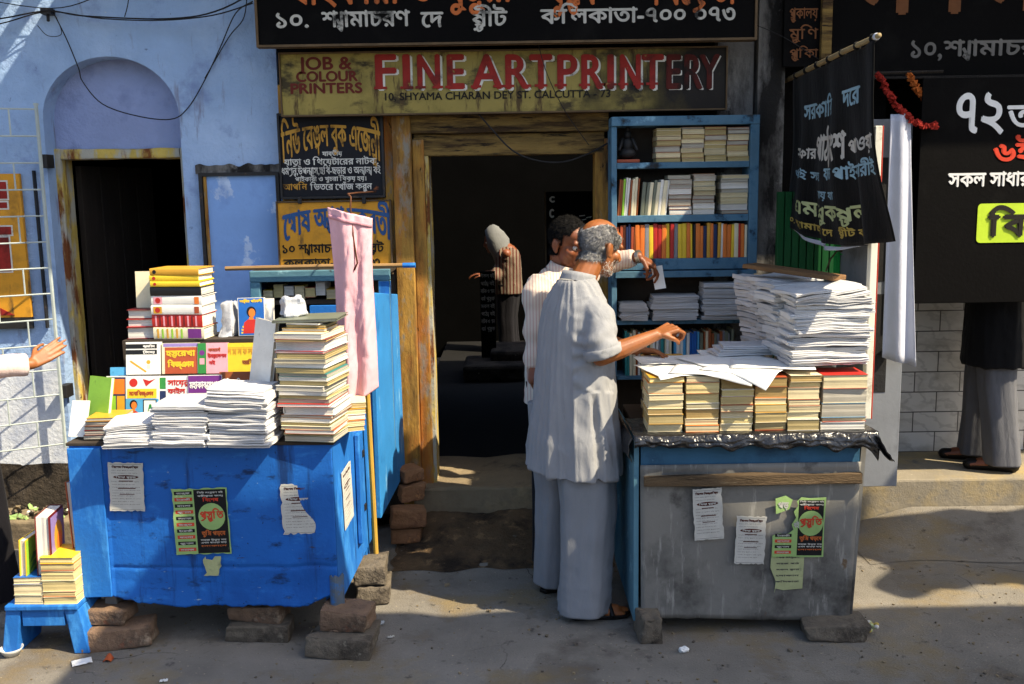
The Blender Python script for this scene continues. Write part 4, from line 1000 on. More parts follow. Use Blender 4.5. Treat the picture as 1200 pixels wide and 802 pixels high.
gG = 'stones propping up the grey stall'
brick('stone_block', 'upright pale stone block under the left corner of the grey stall', (gx0+.035, 3.86, 0), (.085, .12, .115), .1, m_stone, gG, 31, cat='stone')
brick('stone_block', 'long flat dark stone under the right corner of the grey stall', (gx1-.10, 3.87, 0), (.25, .15, .075), -.05, m_stone, gG, 32, .016, cat='stone')
# black polythene over the counter, hanging in a crumpled fringe
def pl(u, v):
    x = gx0-.03+(gx1-gx0+.085)*u; r = .7*max(0, 1-2.5*abs(noise.noise(V((u*8, v*5, 2)))))+.5*max(0, 1-2.5*abs(noise.noise(V((u*19, v*8, 5)))))-.5
    if v < .5: k = v/.5; return V((x, Y0+.30-.335*k+.006*r, zt2+.022+.004*r+.008*k))
    k = (v-.5)/.5; dr_ = (.050+.026*noise.noise(V((u*5, 0, 1)))+.02*noise.noise(V((u*14, 0, 1))))*(1+.2*u)
    if u > .93: dr_ += .06*(u-.93)/.07
    return V((x, Y0-.036-.018*sin(k*2.2)+.014*r*k, zt2+.03-dr_*k+.004*r))
b = MB(); b.sheet(pl, 110, 26, m_poly, .0015); o = b.build('polythene_sheet', None, smooth=True, loc=((gx0+gx1)/2, Y0, zt2+.02)); tag(o, 'crumpled black polythene sheet spread under the cream paperbacks', 'sheet')
q = MB()
q.sheet(lambda u, v: V((gx1+.03+.07*v+.04*(u-.5)*(1-v*.7), Y0-.05-.02*v+.02*sin(u*4), zt2+.02-.10*v**.8+.01*noise.noise(V((u*5, v*5, 1))))), 10, 14, m_poly, .002); q.build('loose_corner', o, smooth=True)
q = MB()
q.sheet(lambda u, v: V((gx0-.035-.02*v*noise.noise(V((u*6, v*3, 7)))-.02*sin(v*3), Y0-.03+.62*u, zt2+.02-(.10+.06*noise.noise(V((u*5, 2, 2))))*v)), 30, 10, m_poly, .002); q.build('side_fringe', o, smooth=True)

# ------------------------------------------------------------------ blue bookcase on the wall
bx0, bx1 = at(716, 230, 5.1).x, at(887, 230, 5.1).x; YB = 5.08; YBb = 5.27
zz = {k: at(800, k, YB).z for k in (136, 147, 190, 197, 252, 260, 303, 316, 322, 375, 380, 440)}
bc = thing('bookcase', 'tall sky blue bookcase with open shelves against the wall', 'bookcase', ((bx0+bx1)/2, 5.2, .3))
b = MB(); b.bx(bx0, bx1, YB-.012, YBb, zz[147], zz[136], m_bookcase); b.build('top_board', bc, bevel=.003)
b = MB(); b.bx(bx0, bx0+.028, YB, YBb, .3, zz[147]-.001, m_bookcase); b.build('upright', bc, bevel=.003)
b = MB(); b.bx(bx1-.045, bx1, YB-.01, YBb, zz[322], zz[147]-.001, m_bookcase); b.build('upright', bc, bevel=.003)
xi0, xi1 = bx0+.029, bx1-.046
for (a, c) in ((197, 190), (260, 252), (316, 303)): b = MB(); b.bx(xi0, xi1, YB+.002, YBb-.012, zz[a], zz[c], m_bookcase); b.build('shelf', bc, bevel=.002)
b = MB(); b.bx(xi0-.01, xi1+.03, YB-.02, YBb-.012, zz[322]-.012, zz[316]-.006, m_bookcase); b.build('shelf', bc, bevel=.002)
b = MB(); b.bx(xi0, bx1+.1, YB+.002, YBb-.012, zz[380], zz[375], m_bookcase); b.build('shelf', bc, bevel=.002)
b = MB(); b.bx(xi0, bx1+.1, YB+.002, YBb-.012, zz[440]-.02, zz[440], m_bookcase); b.build('shelf', bc, bevel=.002)
b = MB(); b.bx(bx0+.001, bx1+.1, YBb-.011, YBb+.004, .3, zz[136]-.002, m_under); b.build('back_board', bc)

# ------------------------------------------------------------------ shutter, post and door edge right of the paper piles
m_green = mat('green_shutter', '#0c4c22', .55, .2, 4, .2, 40, [('#0a4a20', 4, .52, .66)])
m_gbar = mat('green_bar', '#1d9a45', .5, .15, 6, .2, 40)
m_greyp = mat('grey_paint', '#7c8086', .7, .15, 4, .2, 40, [('#5d6066', 3, .52, .68)])
m_wpost = mat('white_post', '#d8d6c8', .7, .1, 5, .2, 40, [('#a8a08c', 8, .6, .7)])
m_rpost = mat('red_edge', '#a8392a', .7, .2, 6, .2, 40)
Yg = 5.0; R_ = rect(Yg, 912, 225, 984, 470)
sh = thing('slatted_shutter', 'green slatted shutter half hidden behind the cloth banner', 'shutter', ((R_[0]+R_[1])/2, Yg, R_[2]))
b = MB(); n_ = 9
for k in range(n_): x = R_[0]+(R_[1]-R_[0])*k/n_; b.bx(x, x+(R_[1]-R_[0])/n_-.006, Yg, Yg+.02, R_[2], R_[3], m_green)
b.bx(R_[0], R_[1], Yg+.021, Yg+.03, R_[2], R_[3], m_green); b.build('slats', sh, bevel=.002)
b = MB(); xg = at(982, 300, 4.9).x; b.bx(xg-.012, xg+.012, 4.9, 4.93, at(982, 345, 4.9).z-.3, at(982, 250, 4.9).z, m_gbar)
for k, yy in enumerate((286, 298, 322)):
    p = at(984, yy, 4.88); b.tube([p, p+V((.05, -.02, .008*(-1)**k)), p+V((.075, 0, .02))], .0035, m_gbar, 6)
b.build('bracket', sh, bevel=.001)
b = MB(); p = at(968, 318, 4.86); b.tube([p, p+V((.02, 0, .06)), p+V((.06, .02, .10)), p+V((.13, .02, .09))], .0045, m_rail, 6); b.build('string', sh)
Yp = 4.62; R_ = rect(Yp, 986, 240, 1020, 470)
po = thing('flap_panel', 'narrow grey panel with white and red edge beside the paper pile', 'panel', (R_[1], 4.4, .84))
b = MB(); slab(b, [V((at(986, 300, 4.95).x, 4.95, .845)), V((at(1030, 400, 4.3).x-.01, 4.32, .845)), V((at(1030, 400, 4.3).x-.01, 4.32, 2.0)), V((at(986, 300, 4.95).x, 4.95, 2.0))], .015, m_greyp); b.build('board', po)
e0 = at(1022, 500, 4.15); e1 = at(1036, 150, 4.3)
b = MB(); b.bx(e0.x-.018, e0.x+.012, 4.20, 4.24, .84, 2.1, m_wpost); b.build('edge_strip', po, bevel=.003)
b = MB(); b.bx(e0.x+.0125, e0.x+.019, 4.202, 4.24, .84, 2.1, m_rpost); b.build('red_edge', po, bevel=.002)
Yd = 5.05; R_ = rect(Yd, 1022, 140, 1052, 545)
do = thing('door_leaf', 'pale grey panelled door edge behind the hanging white cloth', 'door', ((R_[0]+R_[1])/2, Yd, .265))
b = MB(); b.bx(R_[0], R_[1], Yd, Yd+.05, .267, R_[3], m_greyp); b.build('leaf', do, bevel=.003)
for (y0, y1) in ((185, 330), (345, 460)):
    a = rect(Yd, 1026, y0, 1037, y1); b = MB(); b.bx(a[0], a[1], Yd-.002, Yd+.01, a[2], a[3], m_iron); b.build('glass_strip', do)
b = MB(); p = at(1040, 413, Yd-.03); b.ell(p, (.03, .03, .035), m_iron, nu=10, nv=7); b.build('handle', do, smooth=True)
# ================================================================== BOOKS AND PAPERS
rb = random.Random(11)
PG = {'cream': pages('pages_cream', '#cfc19a'), 'old': pages('pages_old', '#b9a674'), 'white': pages('pages_white', '#dcd9d0'), 'grey': pages('pages_grey', '#b3ad9e'), 'tan': pages('pages_tan', '#a98f5c'), 'yel': pages('pages_yellow', '#d4c188')}
CV = {}
for nm, hx in dict(red='#b22a22', maroon='#6d1f20', yellow='#e0bd2e', gold='#c9962e', black='#161616', white='#dedcd4', cream='#d9cfae', blue='#1f5ca8', sky='#4f9bc6', navy='#1b2a52', green='#2f7d3a', lime='#8cbf3a', teal='#2b8080', orange='#d9742a', brown='#8a4a22', purple='#6a2c78', pink='#dc9aa4', grey='#85868a', greygreen='#6a6f5e', violet='#8a78b0', rust='#a24a2a').items():
    CV[nm] = mat('cover_'+nm, hx, 0.45, 0.12, 14, 0.06, 60, [(tuple(c*.7 for c in hexc(hx)[:3])+(1,), 30, 0.62, 0.74)], spec=0.4)
ORD = ['first', 'second', 'third', 'fourth', 'fifth', 'sixth', 'seventh', 'eighth', 'ninth', 'tenth', 'eleventh', 'twelfth', 'thirteenth', 'fourteenth', 'fifteenth', 'sixteenth', 'seventeenth', 'eighteenth', 'nineteenth', 'twentieth', 'twenty-first', 'twenty-second', 'twenty-third', 'twenty-fourth', 'twenty-fifth', 'twenty-sixth', 'twenty-seventh', 'twenty-eighth', 'twenty-ninth', 'thirtieth', 'thirty-first', 'thirty-second', 'thirty-third', 'thirty-fourth', 'thirty-fifth', 'thirty-sixth']
YX, YXs, YT, UPS, FACE = (V((0, -1, 0)), V((1, 0, 0))), (V((0, 1, 0)), V((-1, 0, 0))), (V((1, 0, 0)), V((0, 1, 0))), (V((0, 1, 0)), V((0, 0, 1))), (V((1, 0, 0)), V((0, 0, 1)))

def cover_geo(b, w, h, t, m, hard, swell=0.0):
    c = .0028 if hard else .0011; e = .003 if hard else .0004
    b.bx(-w/2-e*.3, w/2+e, -h/2-e, h/2+e, t-c, t, m); b.bx(-w/2-e*.3, w/2+e, -h/2-e, h/2+e, 0, c, m)
    # rounded back
    k = 6; r = []
    for i in range(k+1):
        a = -pi/2+pi*i/k; r.append((-w/2-e*.3-(.004 if hard else .0015)*cos(a), t/2+t/2*sin(a)))
    vs = [(x, y_, z) for y_ in (-h/2-e, h/2+e) for (x, z) in r]; n = k+1
    b.add(vs, [(i, n+i, n+i+1, i+1) for i in range(k)]+[tuple(range(k, -1, -1)), tuple(range(n, 2*n))], m)
def page_geo(b, w, h, t, m, hard, r):
    c = .0028 if hard else .0011
    a = [r.uniform(0, .0025) for _ in range(4)]
    x1 = w/2-.002; n = 5; vs = []; 
    # fore edge slightly uneven: lofted in thin layers
    ring = []
    for i in range(n+1):
        z = c+(t-2*c)*i/n; dx = r.uniform(-.0016, .0012)-(.003 if hard else 0); dy = r.uniform(-.001, .001)
        ring.append([(-w/2, -h/2+.001+dy, z), (x1+dx, -h/2+.001-dy, z), (x1+dx, h/2-.001+dy, z), (-w/2, h/2-.001, z)])
    b.loft([[V(p) for p in q] for q in ring], m, True, True)
def book(label, T, w, h, t, cv, pg, hard=False, parts=True, group=None, name='book', spine=None, art=None, mats=None):
    r = random.Random(rb.random()); mc = CV[cv] if isinstance(cv, str) else cv; mp = PG[pg]
    if not parts:
        b = MB(); cover_geo(b, w, h, t, mc, hard); page_geo(b, w, h, t, mp, hard, r)
        o = b.build(name); o.matrix_world = T; o['_w'] = tuple(T.translation); return tag(o, label, 'book', group)
    o = thing(name, label, 'book', T.translation, group, T)
    b = MB(); cover_geo(b, w, h, t, mc, hard); b.build('cover', o, local=True)
    b = MB(); page_geo(b, w, h, t, mp, hard, r); b.build('pages', o, local=True)
    if art:
        b = MB(); art(b, w, h, t); b.build('cover_print', o, local=True)
    if spine:
        b = MB(); spine(b, w, h, t); b.build('spine_print', o, local=True)
    return o
def place(o, ax, rz=0.0, tilt=None):
    T = frame(V((0, 0, 0)), *ax); R = Matrix.Rotation(rz, 4, 'Z')
    if tilt is not None: R = R @ tilt
    return Matrix.Translation(V(o)) @ R @ T

# ---- tall stack at the right end of the blue stall
gT = 'paperbacks in the tall stack at the right end of the blue stall'
z = .874; c0 = at(371, 500, 3.96)
cols = ['greygreen', 'cream', 'rust', 'cream', 'greygreen', 'cream', 'brown', 'white', 'red', 'greygreen', 'cream', 'greygreen', 'white', 'greygreen', 'cream', 'teal', 'greygreen', 'white', 'cream', 'greygreen', 'red', 'white', 'maroon', 'cream', 'gold', 'greygreen', 'black']
ths = [.022, .012, .016, .014, .012, .018, .012, .034, .012, .016, .014, .018, .02, .018, .016, .014, .022, .02, .016, .022, .008, .036, .010, .022, .014, .012, .01]
n = len(ths)
for k in range(n):
    if k >= 24: w_, h_ = .20-.02*(k-23), .15
    else: w_, h_ = rb.uniform(.200, .214), rb.uniform(.235, .265)
    off = rb.uniform(-.006, .006)+(.012 if k < 8 else 0)
    T = place((c0.x+off+.004*sin(k), 3.945+rb.uniform(-.008, .008), z), YT if k % 3 else YX, radians(rb.uniform(-3, 3)-10))
    book(f"{['grey-edged', 'cream-edged', 'white-edged'][k % 3]} paperback, {ORD[k]} from bottom of the tall stack beside the pink trousers", T, w_ if k % 3 else h_*.98, h_ if k % 3 else w_, ths[k], cols[k], ['grey', 'old', 'white'][k % 3] if ths[k] < .03 else 'white', ths[k] > .03, True, gT)
    z += ths[k]+.0006
zt_stack = z
T = place((c0.x-.004, 3.97, z), YT, radians(-3), Matrix.Rotation(radians(-1.5), 4, 'Y')); book('dark grey-green ledger lying flat on top of the tall stack', T, .255, .20, .012, 'greygreen', 'grey', True)
# crumpled paper parcel on it
m_wrap = mat('thin_wrapping', '#aeb1b6', .35, .15, 9, .5, 26, [('#d5d6d6', 8, .55, .65)], bdist=.012)
b = MB(); b.box((0, 0, .042), (.105, .09, .075), m_wrap, jit=.006, taper=.72); o = b.build('paper_parcel', bevel=.008); roughen(o, .012, 22, 5, 5)
p = at(344, 352, 4.0); o.location = (p.x, 4.0, zt_stack+.008); o.rotation_euler = (0, 0, .4); o['_w'] = tuple(o.location); tag(o, 'crumpled white paper parcel on the dark ledger over the tall stack', 'parcel')
# books jutting out low at the right of the tall stack
for k in range(5):
    zz0 = .876+[0, .022, .045, .066, .09][k]; T = place((c0.x+.118+.004*k, 4.05+.012*k, zz0), YX, radians(22-3*k))
    book(f"orange and cream paperback, {ORD[k]} from bottom of the low pile right of the tall stack", T, .15, .10, .021, ['cream', 'orange', 'white', 'gold', 'cream'][k], ['old', 'cream', 'white', 'cream', 'old'][k], group='low pile by the tall stack')

# ---- tiered rack, display covers
rack = thing('tiered_rack', 'plain wooden tiered rack under the upright display books on the blue stall', 'rack', (-1.35, 4.35, .875))
xa, xb = at(150, 420, 4.3).x, at(312, 420, 4.3).x
for k, (y0, y1, z1) in enumerate(((4.175, 4.245, 1.090), (4.25, 4.49, 1.232))):
    b = MB(); b.bx(xa, xb, y0, y1, .876, z1, m_under); b.build('step', rack)
def plainrect(b, x0, x1, y0, y1, m, z): b.add([(x0, y0, z), (x1, y0, z), (x1, y1, z), (x0, y1, z)], [(0, 1, 2, 3)], m)
def LT(b, txt, m, x, y, w, h, z, bold=.0012): letter(b, txt, m, Matrix.Translation((x, y, z)), w, h, bold)
def disc(b, x, y, r, m, z, n=16, ry=None): b.poly([(x+r*cos(2*pi*k/n), y+(ry or r)*sin(2*pi*k/n), z) for k in range(n)], m)
def lady(b, x, y, s, z):
    """small painted half figure of a woman in a red sari"""
    sk = CV['brown']
    b.poly([(x-s*.32, y, z), (x+s*.34, y, z), (x+s*.25, y+s*.42, z), (x+s*.1, y+s*.52, z), (x-s*.12, y+s*.52, z), (x-s*.27, y+s*.4, z)], CV['red'])
    b.poly([(x-s*.1, y+s*.5, z+.0002), (x+s*.08, y+s*.5, z+.0002), (x+s*.05, y+s*.66, z+.0002), (x-s*.06, y+s*.66, z+.0002)], CV['orange'])
    disc(b, x, y+s*.79, s*.17, CV['black'], z+.0002, ry=s*.2); disc(b, x+s*.02, y+s*.75, s*.12, CV['orange'], z+.0004, ry=s*.16)
def face(label, x0, y0, x1, y1, Y, cv, art, t=.022, tilt=-9, rz=0, pg='white', group=None, zb=None):
    """a book standing with its cover to the lane; surveyed corners on the plane Y"""
    a = at(x0, y1, Y); c = at(x1, y0, Y); w, h = c.x-a.x, c.z-a.z
    if zb is not None: h = c.z-zb
    R = Matrix.Rotation(radians(tilt), 4, 'X')
    T = Matrix.Translation(((a.x+c.x)/2, Y, c.z-h/2)) @ Matrix.Rotation(radians(rz), 4, 'Z') @ R @ frame(V((0, 0, 0)), *FACE) @ Matrix.Translation((0, 0, -t))
    return book(label, T, w-.002, h, t, cv, pg, False, True, group, art=art)
gD = 'books displayed upright on the blue stall'
Zc = lambda t: t+.0006
def art1(b, w, h, t):
    z = Zc(t)
    for k in (0, 1): plainrect(b, -w/2, w/2*.8, h/2-h*(.20+.18*k), h/2-h*(.06+.18*k), CV['black'], z)
    LT(b, 'প^াকিটস', CV['white'], w*.0, h*.5-h*.165, w*.34, h*.06, z+.0004); LT(b, 'ি_টটেমন_ট', CV['white'], w*.0, h*.5-h*.345, w*.34, h*.06, z+.0004)
    b.add([(-w*.4, -h*.1, z), (-w*.36, -h*.06, z), (w*.1, -h*.4, z), (w*.06, -h*.44, z)], [(3, 2, 1, 0)], CV['gold']); disc(b, w*.15, -h*.12, w*.06, CV['gold'], z); plainrect(b, w*.1, w*.2, -h*.32, -h*.2, CV['cream'], z)
face('white science cover with two black title bands, leftmost of the upper displayed row', 149, 401, 187, 441, 4.185, 'white', art1, group=gD, zb=1.094)
def art2(b, w, h, t):
    z = Zc(t); plainrect(b, -w*.42, w*.46, -h*.5, h*.36, CV['rust'], z); plainrect(b, -w*.46, w*.48, h*.38, h*.49, CV['violet'], z)
    LT(b, 'হস_তেরখা', CV['yellow'], -w*.38, h*.08, w*.78, h*.17, z+.0004, .0022); LT(b, 'িবজ্ঞান', CV['yellow'], -w*.34, -h*.28, w*.7, h*.17, z+.0004, .0022)
face('orange cover with thick yellow lettering under a violet band on the upper row', 191, 402, 232, 441, 4.19, 'cream', art2, group=gD, zb=1.094)
def art3(b, w, h, t):
    z = Zc(t); plainrect(b, -w*.5, -w*.22, -h*.5, h*.5, CV['green'], z); disc(b, -w*.36, h*.18, w*.09, CV['purple'], z+.0004); plainrect(b, -w*.44, -w*.28, -h*.2, h*.0, CV['pink'], z+.0004)
    LT(b, 'কমাস`', CV['rust'], -w*.14, h*.22, w*.4, h*.10, z+.0003); LT(b, 'ইনষ_টেলশন', CV['red'], -w*.16, h*.02, w*.62, h*.11, z+.0003, .0016); LT(b, 'বই', CV['red'], -w*.12, -h*.2, w*.2, h*.1, z+.0003)
face('pale pink cover with green strip and red lettering in the upper row', 233, 402, 266, 441, 4.185, 'pink', art3, group=gD, zb=1.094)
def art4(b, w, h, t):
    z = Zc(t)
    for k in range(6): LT(b, 'লমনক'[k % 4], CV['gold'], -w*.46+w*.155*k, h*.12, w*.12, h*.2, z, .0012)
    plainrect(b, -w*.48, w*.48, h*.34, h*.36, CV['gold'], z); LT(b, 'আিশক', CV['brown'], -w*.02, -h*.22, w*.46, h*.13, z, .0018)
face('bright yellow cover with brown lettering at the right of the upper row', 266, 402, 304, 441, 4.19, 'yellow', art4, group=gD, zb=1.094)
def art5(b, w, h, t):
    z = Zc(t); plainrect(b, -w*.5, w*.5, -h*.5, h*.02, CV['sky'], z-.0002); plainrect(b, -w*.48, -w*.13, -h*.48, h*.48, CV['navy'], z)
    plainrect(b, -w*.46, -w*.15, h*.12, h*.44, CV['orange'], z+.0003); plainrect(b, -w*.46, -w*.32, -h*.45, h*.08, CV['lime'], z+.0003); plainrect(b, -w*.30, -w*.15, -h*.45, h*.08, CV['gold'], z+.0003)
    disc(b, w*.02, h*.36, w*.08, CV['red'], z+.0003, ry=h*.09); b.poly([(w*.2, h*.44, z+.0003), (w*.26, h*.28, z+.0003), (w*.44, h*.44, z+.0003), (w*.32, h*.40, z+.0003)][::-1], CV['red'])
    plainrect(b, -w*.1, w*.46, h*.03, h*.23, CV['yellow'], z+.0003); LT(b, 'মেনািবজ্ঞান', CV['rust'], -w*.06, h*.09, w*.46, h*.08, z+.0006)
    lady(b, w*.02, -h*.5, w*.44, z+.0003); plainrect(b, w*.2, w*.46, -h*.36, h*.0, CV['black'], z+.0003); plainrect(b, w*.22, w*.44, -h*.34, -h*.02, CV['white'], z+.0005); b.poly([(w*.28, -h*.3, z+.0007), (w*.32, -h*.1, z+.0007), (w*.36, -h*.1, z+.0007), (w*.39, -h*.3, z+.0007), (w*.34, -h*.18, z+.0007)][::-1], CV['green'])
face('collage cover with blue and orange squares and a woman in red, lower row left', 126, 441, 185, 496, 4.10, 'white', art5, group=gD, zb=.90, rz=-3)
def art6(b, w, h, t):
    z = Zc(t); plainrect(b, -w*.48, -w*.22, h*.22, h*.47, CV['green'], z); plainrect(b, -w*.48, -w*.22, -h*.06, h*.18, CV['navy'], z); plainrect(b, -w*.48, -w*.22, -h*.5, -h*.1, CV['sky'], z); disc(b, -w*.35, -h*.1, w*.11, CV['rust'], z+.0003); disc(b, -w*.35, -h*.1, w*.06, CV['white'], z+.0005)
    LT(b, 'সােয়ন_স', CV['red'], -w*.16, h*.30, w*.62, h*.11, z, .0016); LT(b, 'ফাইল', CV['red'], -w*.16, h*.12, w*.5, h*.10, z, .0016)
    disc(b, w*.28, -h*.18, w*.16, CV['blue'], z); disc(b, w*.3, -h*.15, w*.08, CV['lime'], z+.0003); disc(b, w*.0, -h*.28, w*.09, CV['orange'], z); b.add([(-w*.15, -h*.05, z), (-w*.1, -h*.02, z), (w*.2, -h*.42, z), (w*.16, -h*.45, z)], [(3, 2, 1, 0)], CV['brown'])
face('white cover with red lettering and a blue globe in the lower row', 185, 441, 222, 496, 4.11, 'white', art6, group=gD, zb=.90)
def art7(b, w, h, t):
    z = Zc(t); plainrect(b, -w*.49, w*.49, h*.12, h*.49, CV['purple'], z); LT(b, 'মহাকাব^সংগ~হ', CV['white'], -w*.45, h*.22, w*.9, h*.14, z+.0004, .0014)
    disc(b, -w*.28, -h*.1, w*.18, CV['red'], z); disc(b, w*.1, -h*.08, w*.13, CV['green'], z); disc(b, w*.34, -h*.04, w*.14, CV['green'], z+.0002); disc(b, -w*.05, -h*.22, w*.12, CV['grey'], z+.0002)
face('purple headed cover with green and red fruit in the lower row', 222, 440, 259, 496, 4.105, 'white', art7, group=gD, zb=.90)
def art8(b, w, h, t):
    z = Zc(t); LT(b, 'কিব ও িববতাপিত', CV['white'], -w*.42, h*.22, w*.86, h*.11, z, .0012); LT(b, 'নূতন সংস_করণ', CV['yellow'], -w*.1, h*.08, w*.5, h*.05, z, .0008); plainrect(b, -w*.5, w*.5, -h*.5, -h*.05, CV['orange'], z)
face('brown cover with white lettering at the right of the lower row', 259, 436, 303, 496, 4.11, 'brown', art8, group=gD, zb=.90)
# green book leaning at the far left, blue one behind it
def art9(b, w, h, t): disc(b, 0, -h*.1, w*.3, CV['lime'], Zc(t), ry=h*.25)
face('bright green book leaning out at the left end of the blue stall', 100, 442, 131, 514, 4.03, 'lime', art9, t=.016, tilt=-12, rz=-28, group=gD, zb=.885)
face('light blue book just showing behind the green one', 130, 431, 150, 470, 4.17, 'sky', None, t=.014, group=gD, zb=.90)
# blue book with a lady on it
def art10(b, w, h, t):
    z = Zc(t); plainrect(b, -w*.48, w*.48, -h*.49, h*.49, CV['blue'], z)
    for k in range(13):
        a = pi*k/12; b.poly([(-w*.02, -h*.42, z+.0003), (w*.4*cos(a-.07), -h*.42+h*.34*sin(a-.07), z+.0003), (w*.4*cos(a+.07), -h*.42+h*.34*sin(a+.07), z+.0003)], CV['yellow'])
    lady(b, 0, -h*.44, h*.72, z+.0006); LT(b, 'লক_ষীর পাঁচালী', CV['yellow'], -w*.42, h*.38, w*.84, h*.06, z+.0005)
face('blue book with a woman in red amid golden rays, behind the rack', 281, 349, 309, 402, 4.33, 'white', art10, t=.03, tilt=-6, rz=6, zb=1.236)
face('plain white book standing right of the blue one', 309, 350, 319, 402, 4.36, 'white', None, t=.03, tilt=-6, zb=1.236)
# white book or folder leaning on the tall stack
T = place(at(311, 419, 3.99), FACE, radians(-38), Matrix.Rotation(radians(-7), 4, 'X')@Matrix.Rotation(radians(5), 4, 'Y')); book('worn pale book leaning upright against the tall stack', T, .13, .31, .018, 'white', 'grey')
# tower of hard books, spines to the lane
gH = 'hard books stacked on the rack'
z = 1.234; cc = at(219, 400, 4.34)
spec = [('cream', .060, 'greenish cream spine with purple end'), ('red', .066, 'red striped spine under clear plastic'), ('white', .046, 'white spine with orange marks'), ('white', .048, 'white spine with red flowers'), ('black', .045, 'black spine with yellow writing'), ('yellow', .027, 'plain yellow spine'), ('yellow', .030, 'yellow spine with pale writing'), ('gold', .034, 'golden yellow spine with dark round mark')]
def mkspine(k):
    def f(b, w, h, t):
        # printed on the back: plane x = -w/2 - .0055, reading along -y
        Ts = frame(V((-w/2-.0056, h/2-.004, 0)), (0, -1, 0), (0, 0, 1)); L = h-.008; q = MB(Ts)
        if k == 0: plainrect(q, L*.70, L*.98, t*.1, t*.9, CV['purple'], 0); [plainrect(q, L*(.05+.1*i), L*(.09+.1*i), t*.1, t*.9, CV['lime' if i % 2 else 'gold'], 0) for i in range(6)]; LT(q, 'পুরাণ', CV['white'], L*.74, t*.35, L*.2, t*.3, .0004)
        if k == 1: [plainrect(q, L*(.04+.085*i), L*(.075+.085*i), t*.1, t*.9, CV['maroon' if i % 2 else 'pink'], 0) for i in range(11)]
        if k in (2, 3): plainrect(q, L*.02, L*.2, t*.12, t*.88, CV['gold' if k == 2 else 'pink'], 0); LT(q, 'সিচত~ কৃিত_তবাসী রামায়ণ', CV['red' if k == 2 else 'violet'], L*.24, t*.34, L*.6, t*.42, .0003, .0006); plainrect(q, L*.88, L*.98, t*.12, t*.88, CV['rust' if k == 2 else 'orange'], 0); disc(q, L*.11, t*.5, t*.3, CV['red'], .0004, 12)
        if k == 4: LT(q, 'পূণ`াঙ_গ েহািমওপ^ািথ িচিকৎসা', CV['yellow'], L*.06, t*.52, L*.88, t*.22, 0); LT(q, 'িডকস়নারী', CV['white'], L*.36, t*.16, L*.3, t*.16, 0)
        if k >= 5: LT(q, ['নীিত কথা মালা', 'বাংলা বানান অিভধান', 'গল্প গুচ_ছ ও উপন^াস'][k-5], CV['brown'] if k != 6 else CV['white'], L*.16, t*.28, L*.74, t*.42, 0); disc(q, L*.07, t*.5, t*.3, CV['black'] if k == 7 else CV['red'], 0, 12)
        b.v += q.v; o_ = len(b.v)-len(q.v); ids = [b.mi(m) for m in q.ms]
        b.f += [tuple(i+o_ for i in f_) for f_ in q.f]; b.fm += [ids[i] for i in q.fm]
    return f
for k, (cv, t, d) in enumerate(spec):
    w_, h_ = .15, .225-(.006 if k > 4 else 0)
    T = place((cc.x+rb.uniform(-.004, .004), 4.335+rb.uniform(-.004, .004), z), YXs, radians(rb.uniform(-1.5, 1.5)-7)); tt = t*.86
    book(f'hard book with {d}, {ORD[k]} from bottom of the tower', T, w_, h_, tt, cv, 'white', True, True, gH, spine=mkspine(k)); z += tt+.0006
# red edged books left of the tower, pale board standing on them
z = 1.234; cl = at(172, 395, 4.34)
for k, t in enumerate((.052, .036, .040)):
    T = place((cl.x+.006*k, 4.36, z), YX, radians(4-3*k)); book(f'thick white book between red boards, {ORD[k]} from bottom left of the tower', T, .14, .135, t, 'maroon' if k != 1 else 'red', 'white', True, True, 'red hard books'); z += t+.0006
face('pale cream book standing upright on the red boarded books', 161, 318, 187, 368, 4.36, 'cream', None, t=.02, tilt=-4, zb=z+.001)
# white wrapped parcel right of the tower
b = MB(); b.box((0, 0, .075), (.07, .12, .15), m_wrap, jit=.008, taper=.6); o = b.build('paper_parcel', bevel=.01); roughen(o, .014, 20, 8, 5); p = at(272, 400, 4.37)
o.location = (p.x, 4.37, 1.234); o['_w'] = tuple(o.location); o.data.polygons.foreach_set('use_smooth', [True]*len(o.data.polygons)); tag(o, 'rumpled white wrapped bundle beside the tower of hard books', 'parcel')
# small dark edged pile and pamphlet at the left end
z = .874; pl_ = at(122, 505, 3.98)
for k, t in enumerate((.018, .02, .016, .02, .014)):
    T = place((pl_.x+.01+.004*k, 3.99, z), YX, radians(3*sin(k*2))); book(f'dark covered paperback, {ORD[k]} from bottom of the pile at the left end', T, .15, .14, t, ['black', 'maroon', 'black', 'brown', 'gold'][k], 'grey', group='dark pile at the left end'); z += t+.0006
T = place((at(92, 505, 3.95).x, 3.97, .95), FACE, radians(-8), Matrix.Rotation(radians(-20), 4, 'X')); book('thin white pamphlet leaning at the left corner of the blue stall', T, .075, .15, .006, 'white', 'white')
# books inside the blue cupboard
for k in range(7):
    x = g0.x+.07+.054*k; T = place((x, 5.08, zsh+.003), UPS, radians(0)); T = Matrix.Translation((x, 5.08, zsh+.003+.010*(k % 3))) @ frame(V((0, 0, 0)), *YX) @ Matrix.Translation((0, 0, 0))
    book(f"yellow and black paperback, {ORD[k]} from the left inside the blue cupboard", T, .15, .05, .05+.02*(k % 2), ['yellow', 'black', 'navy', 'yellow', 'red', 'white', 'yellow'][k], ['cream', 'yel', 'white'][k % 3], parts=False, group='books inside the blue cupboard')

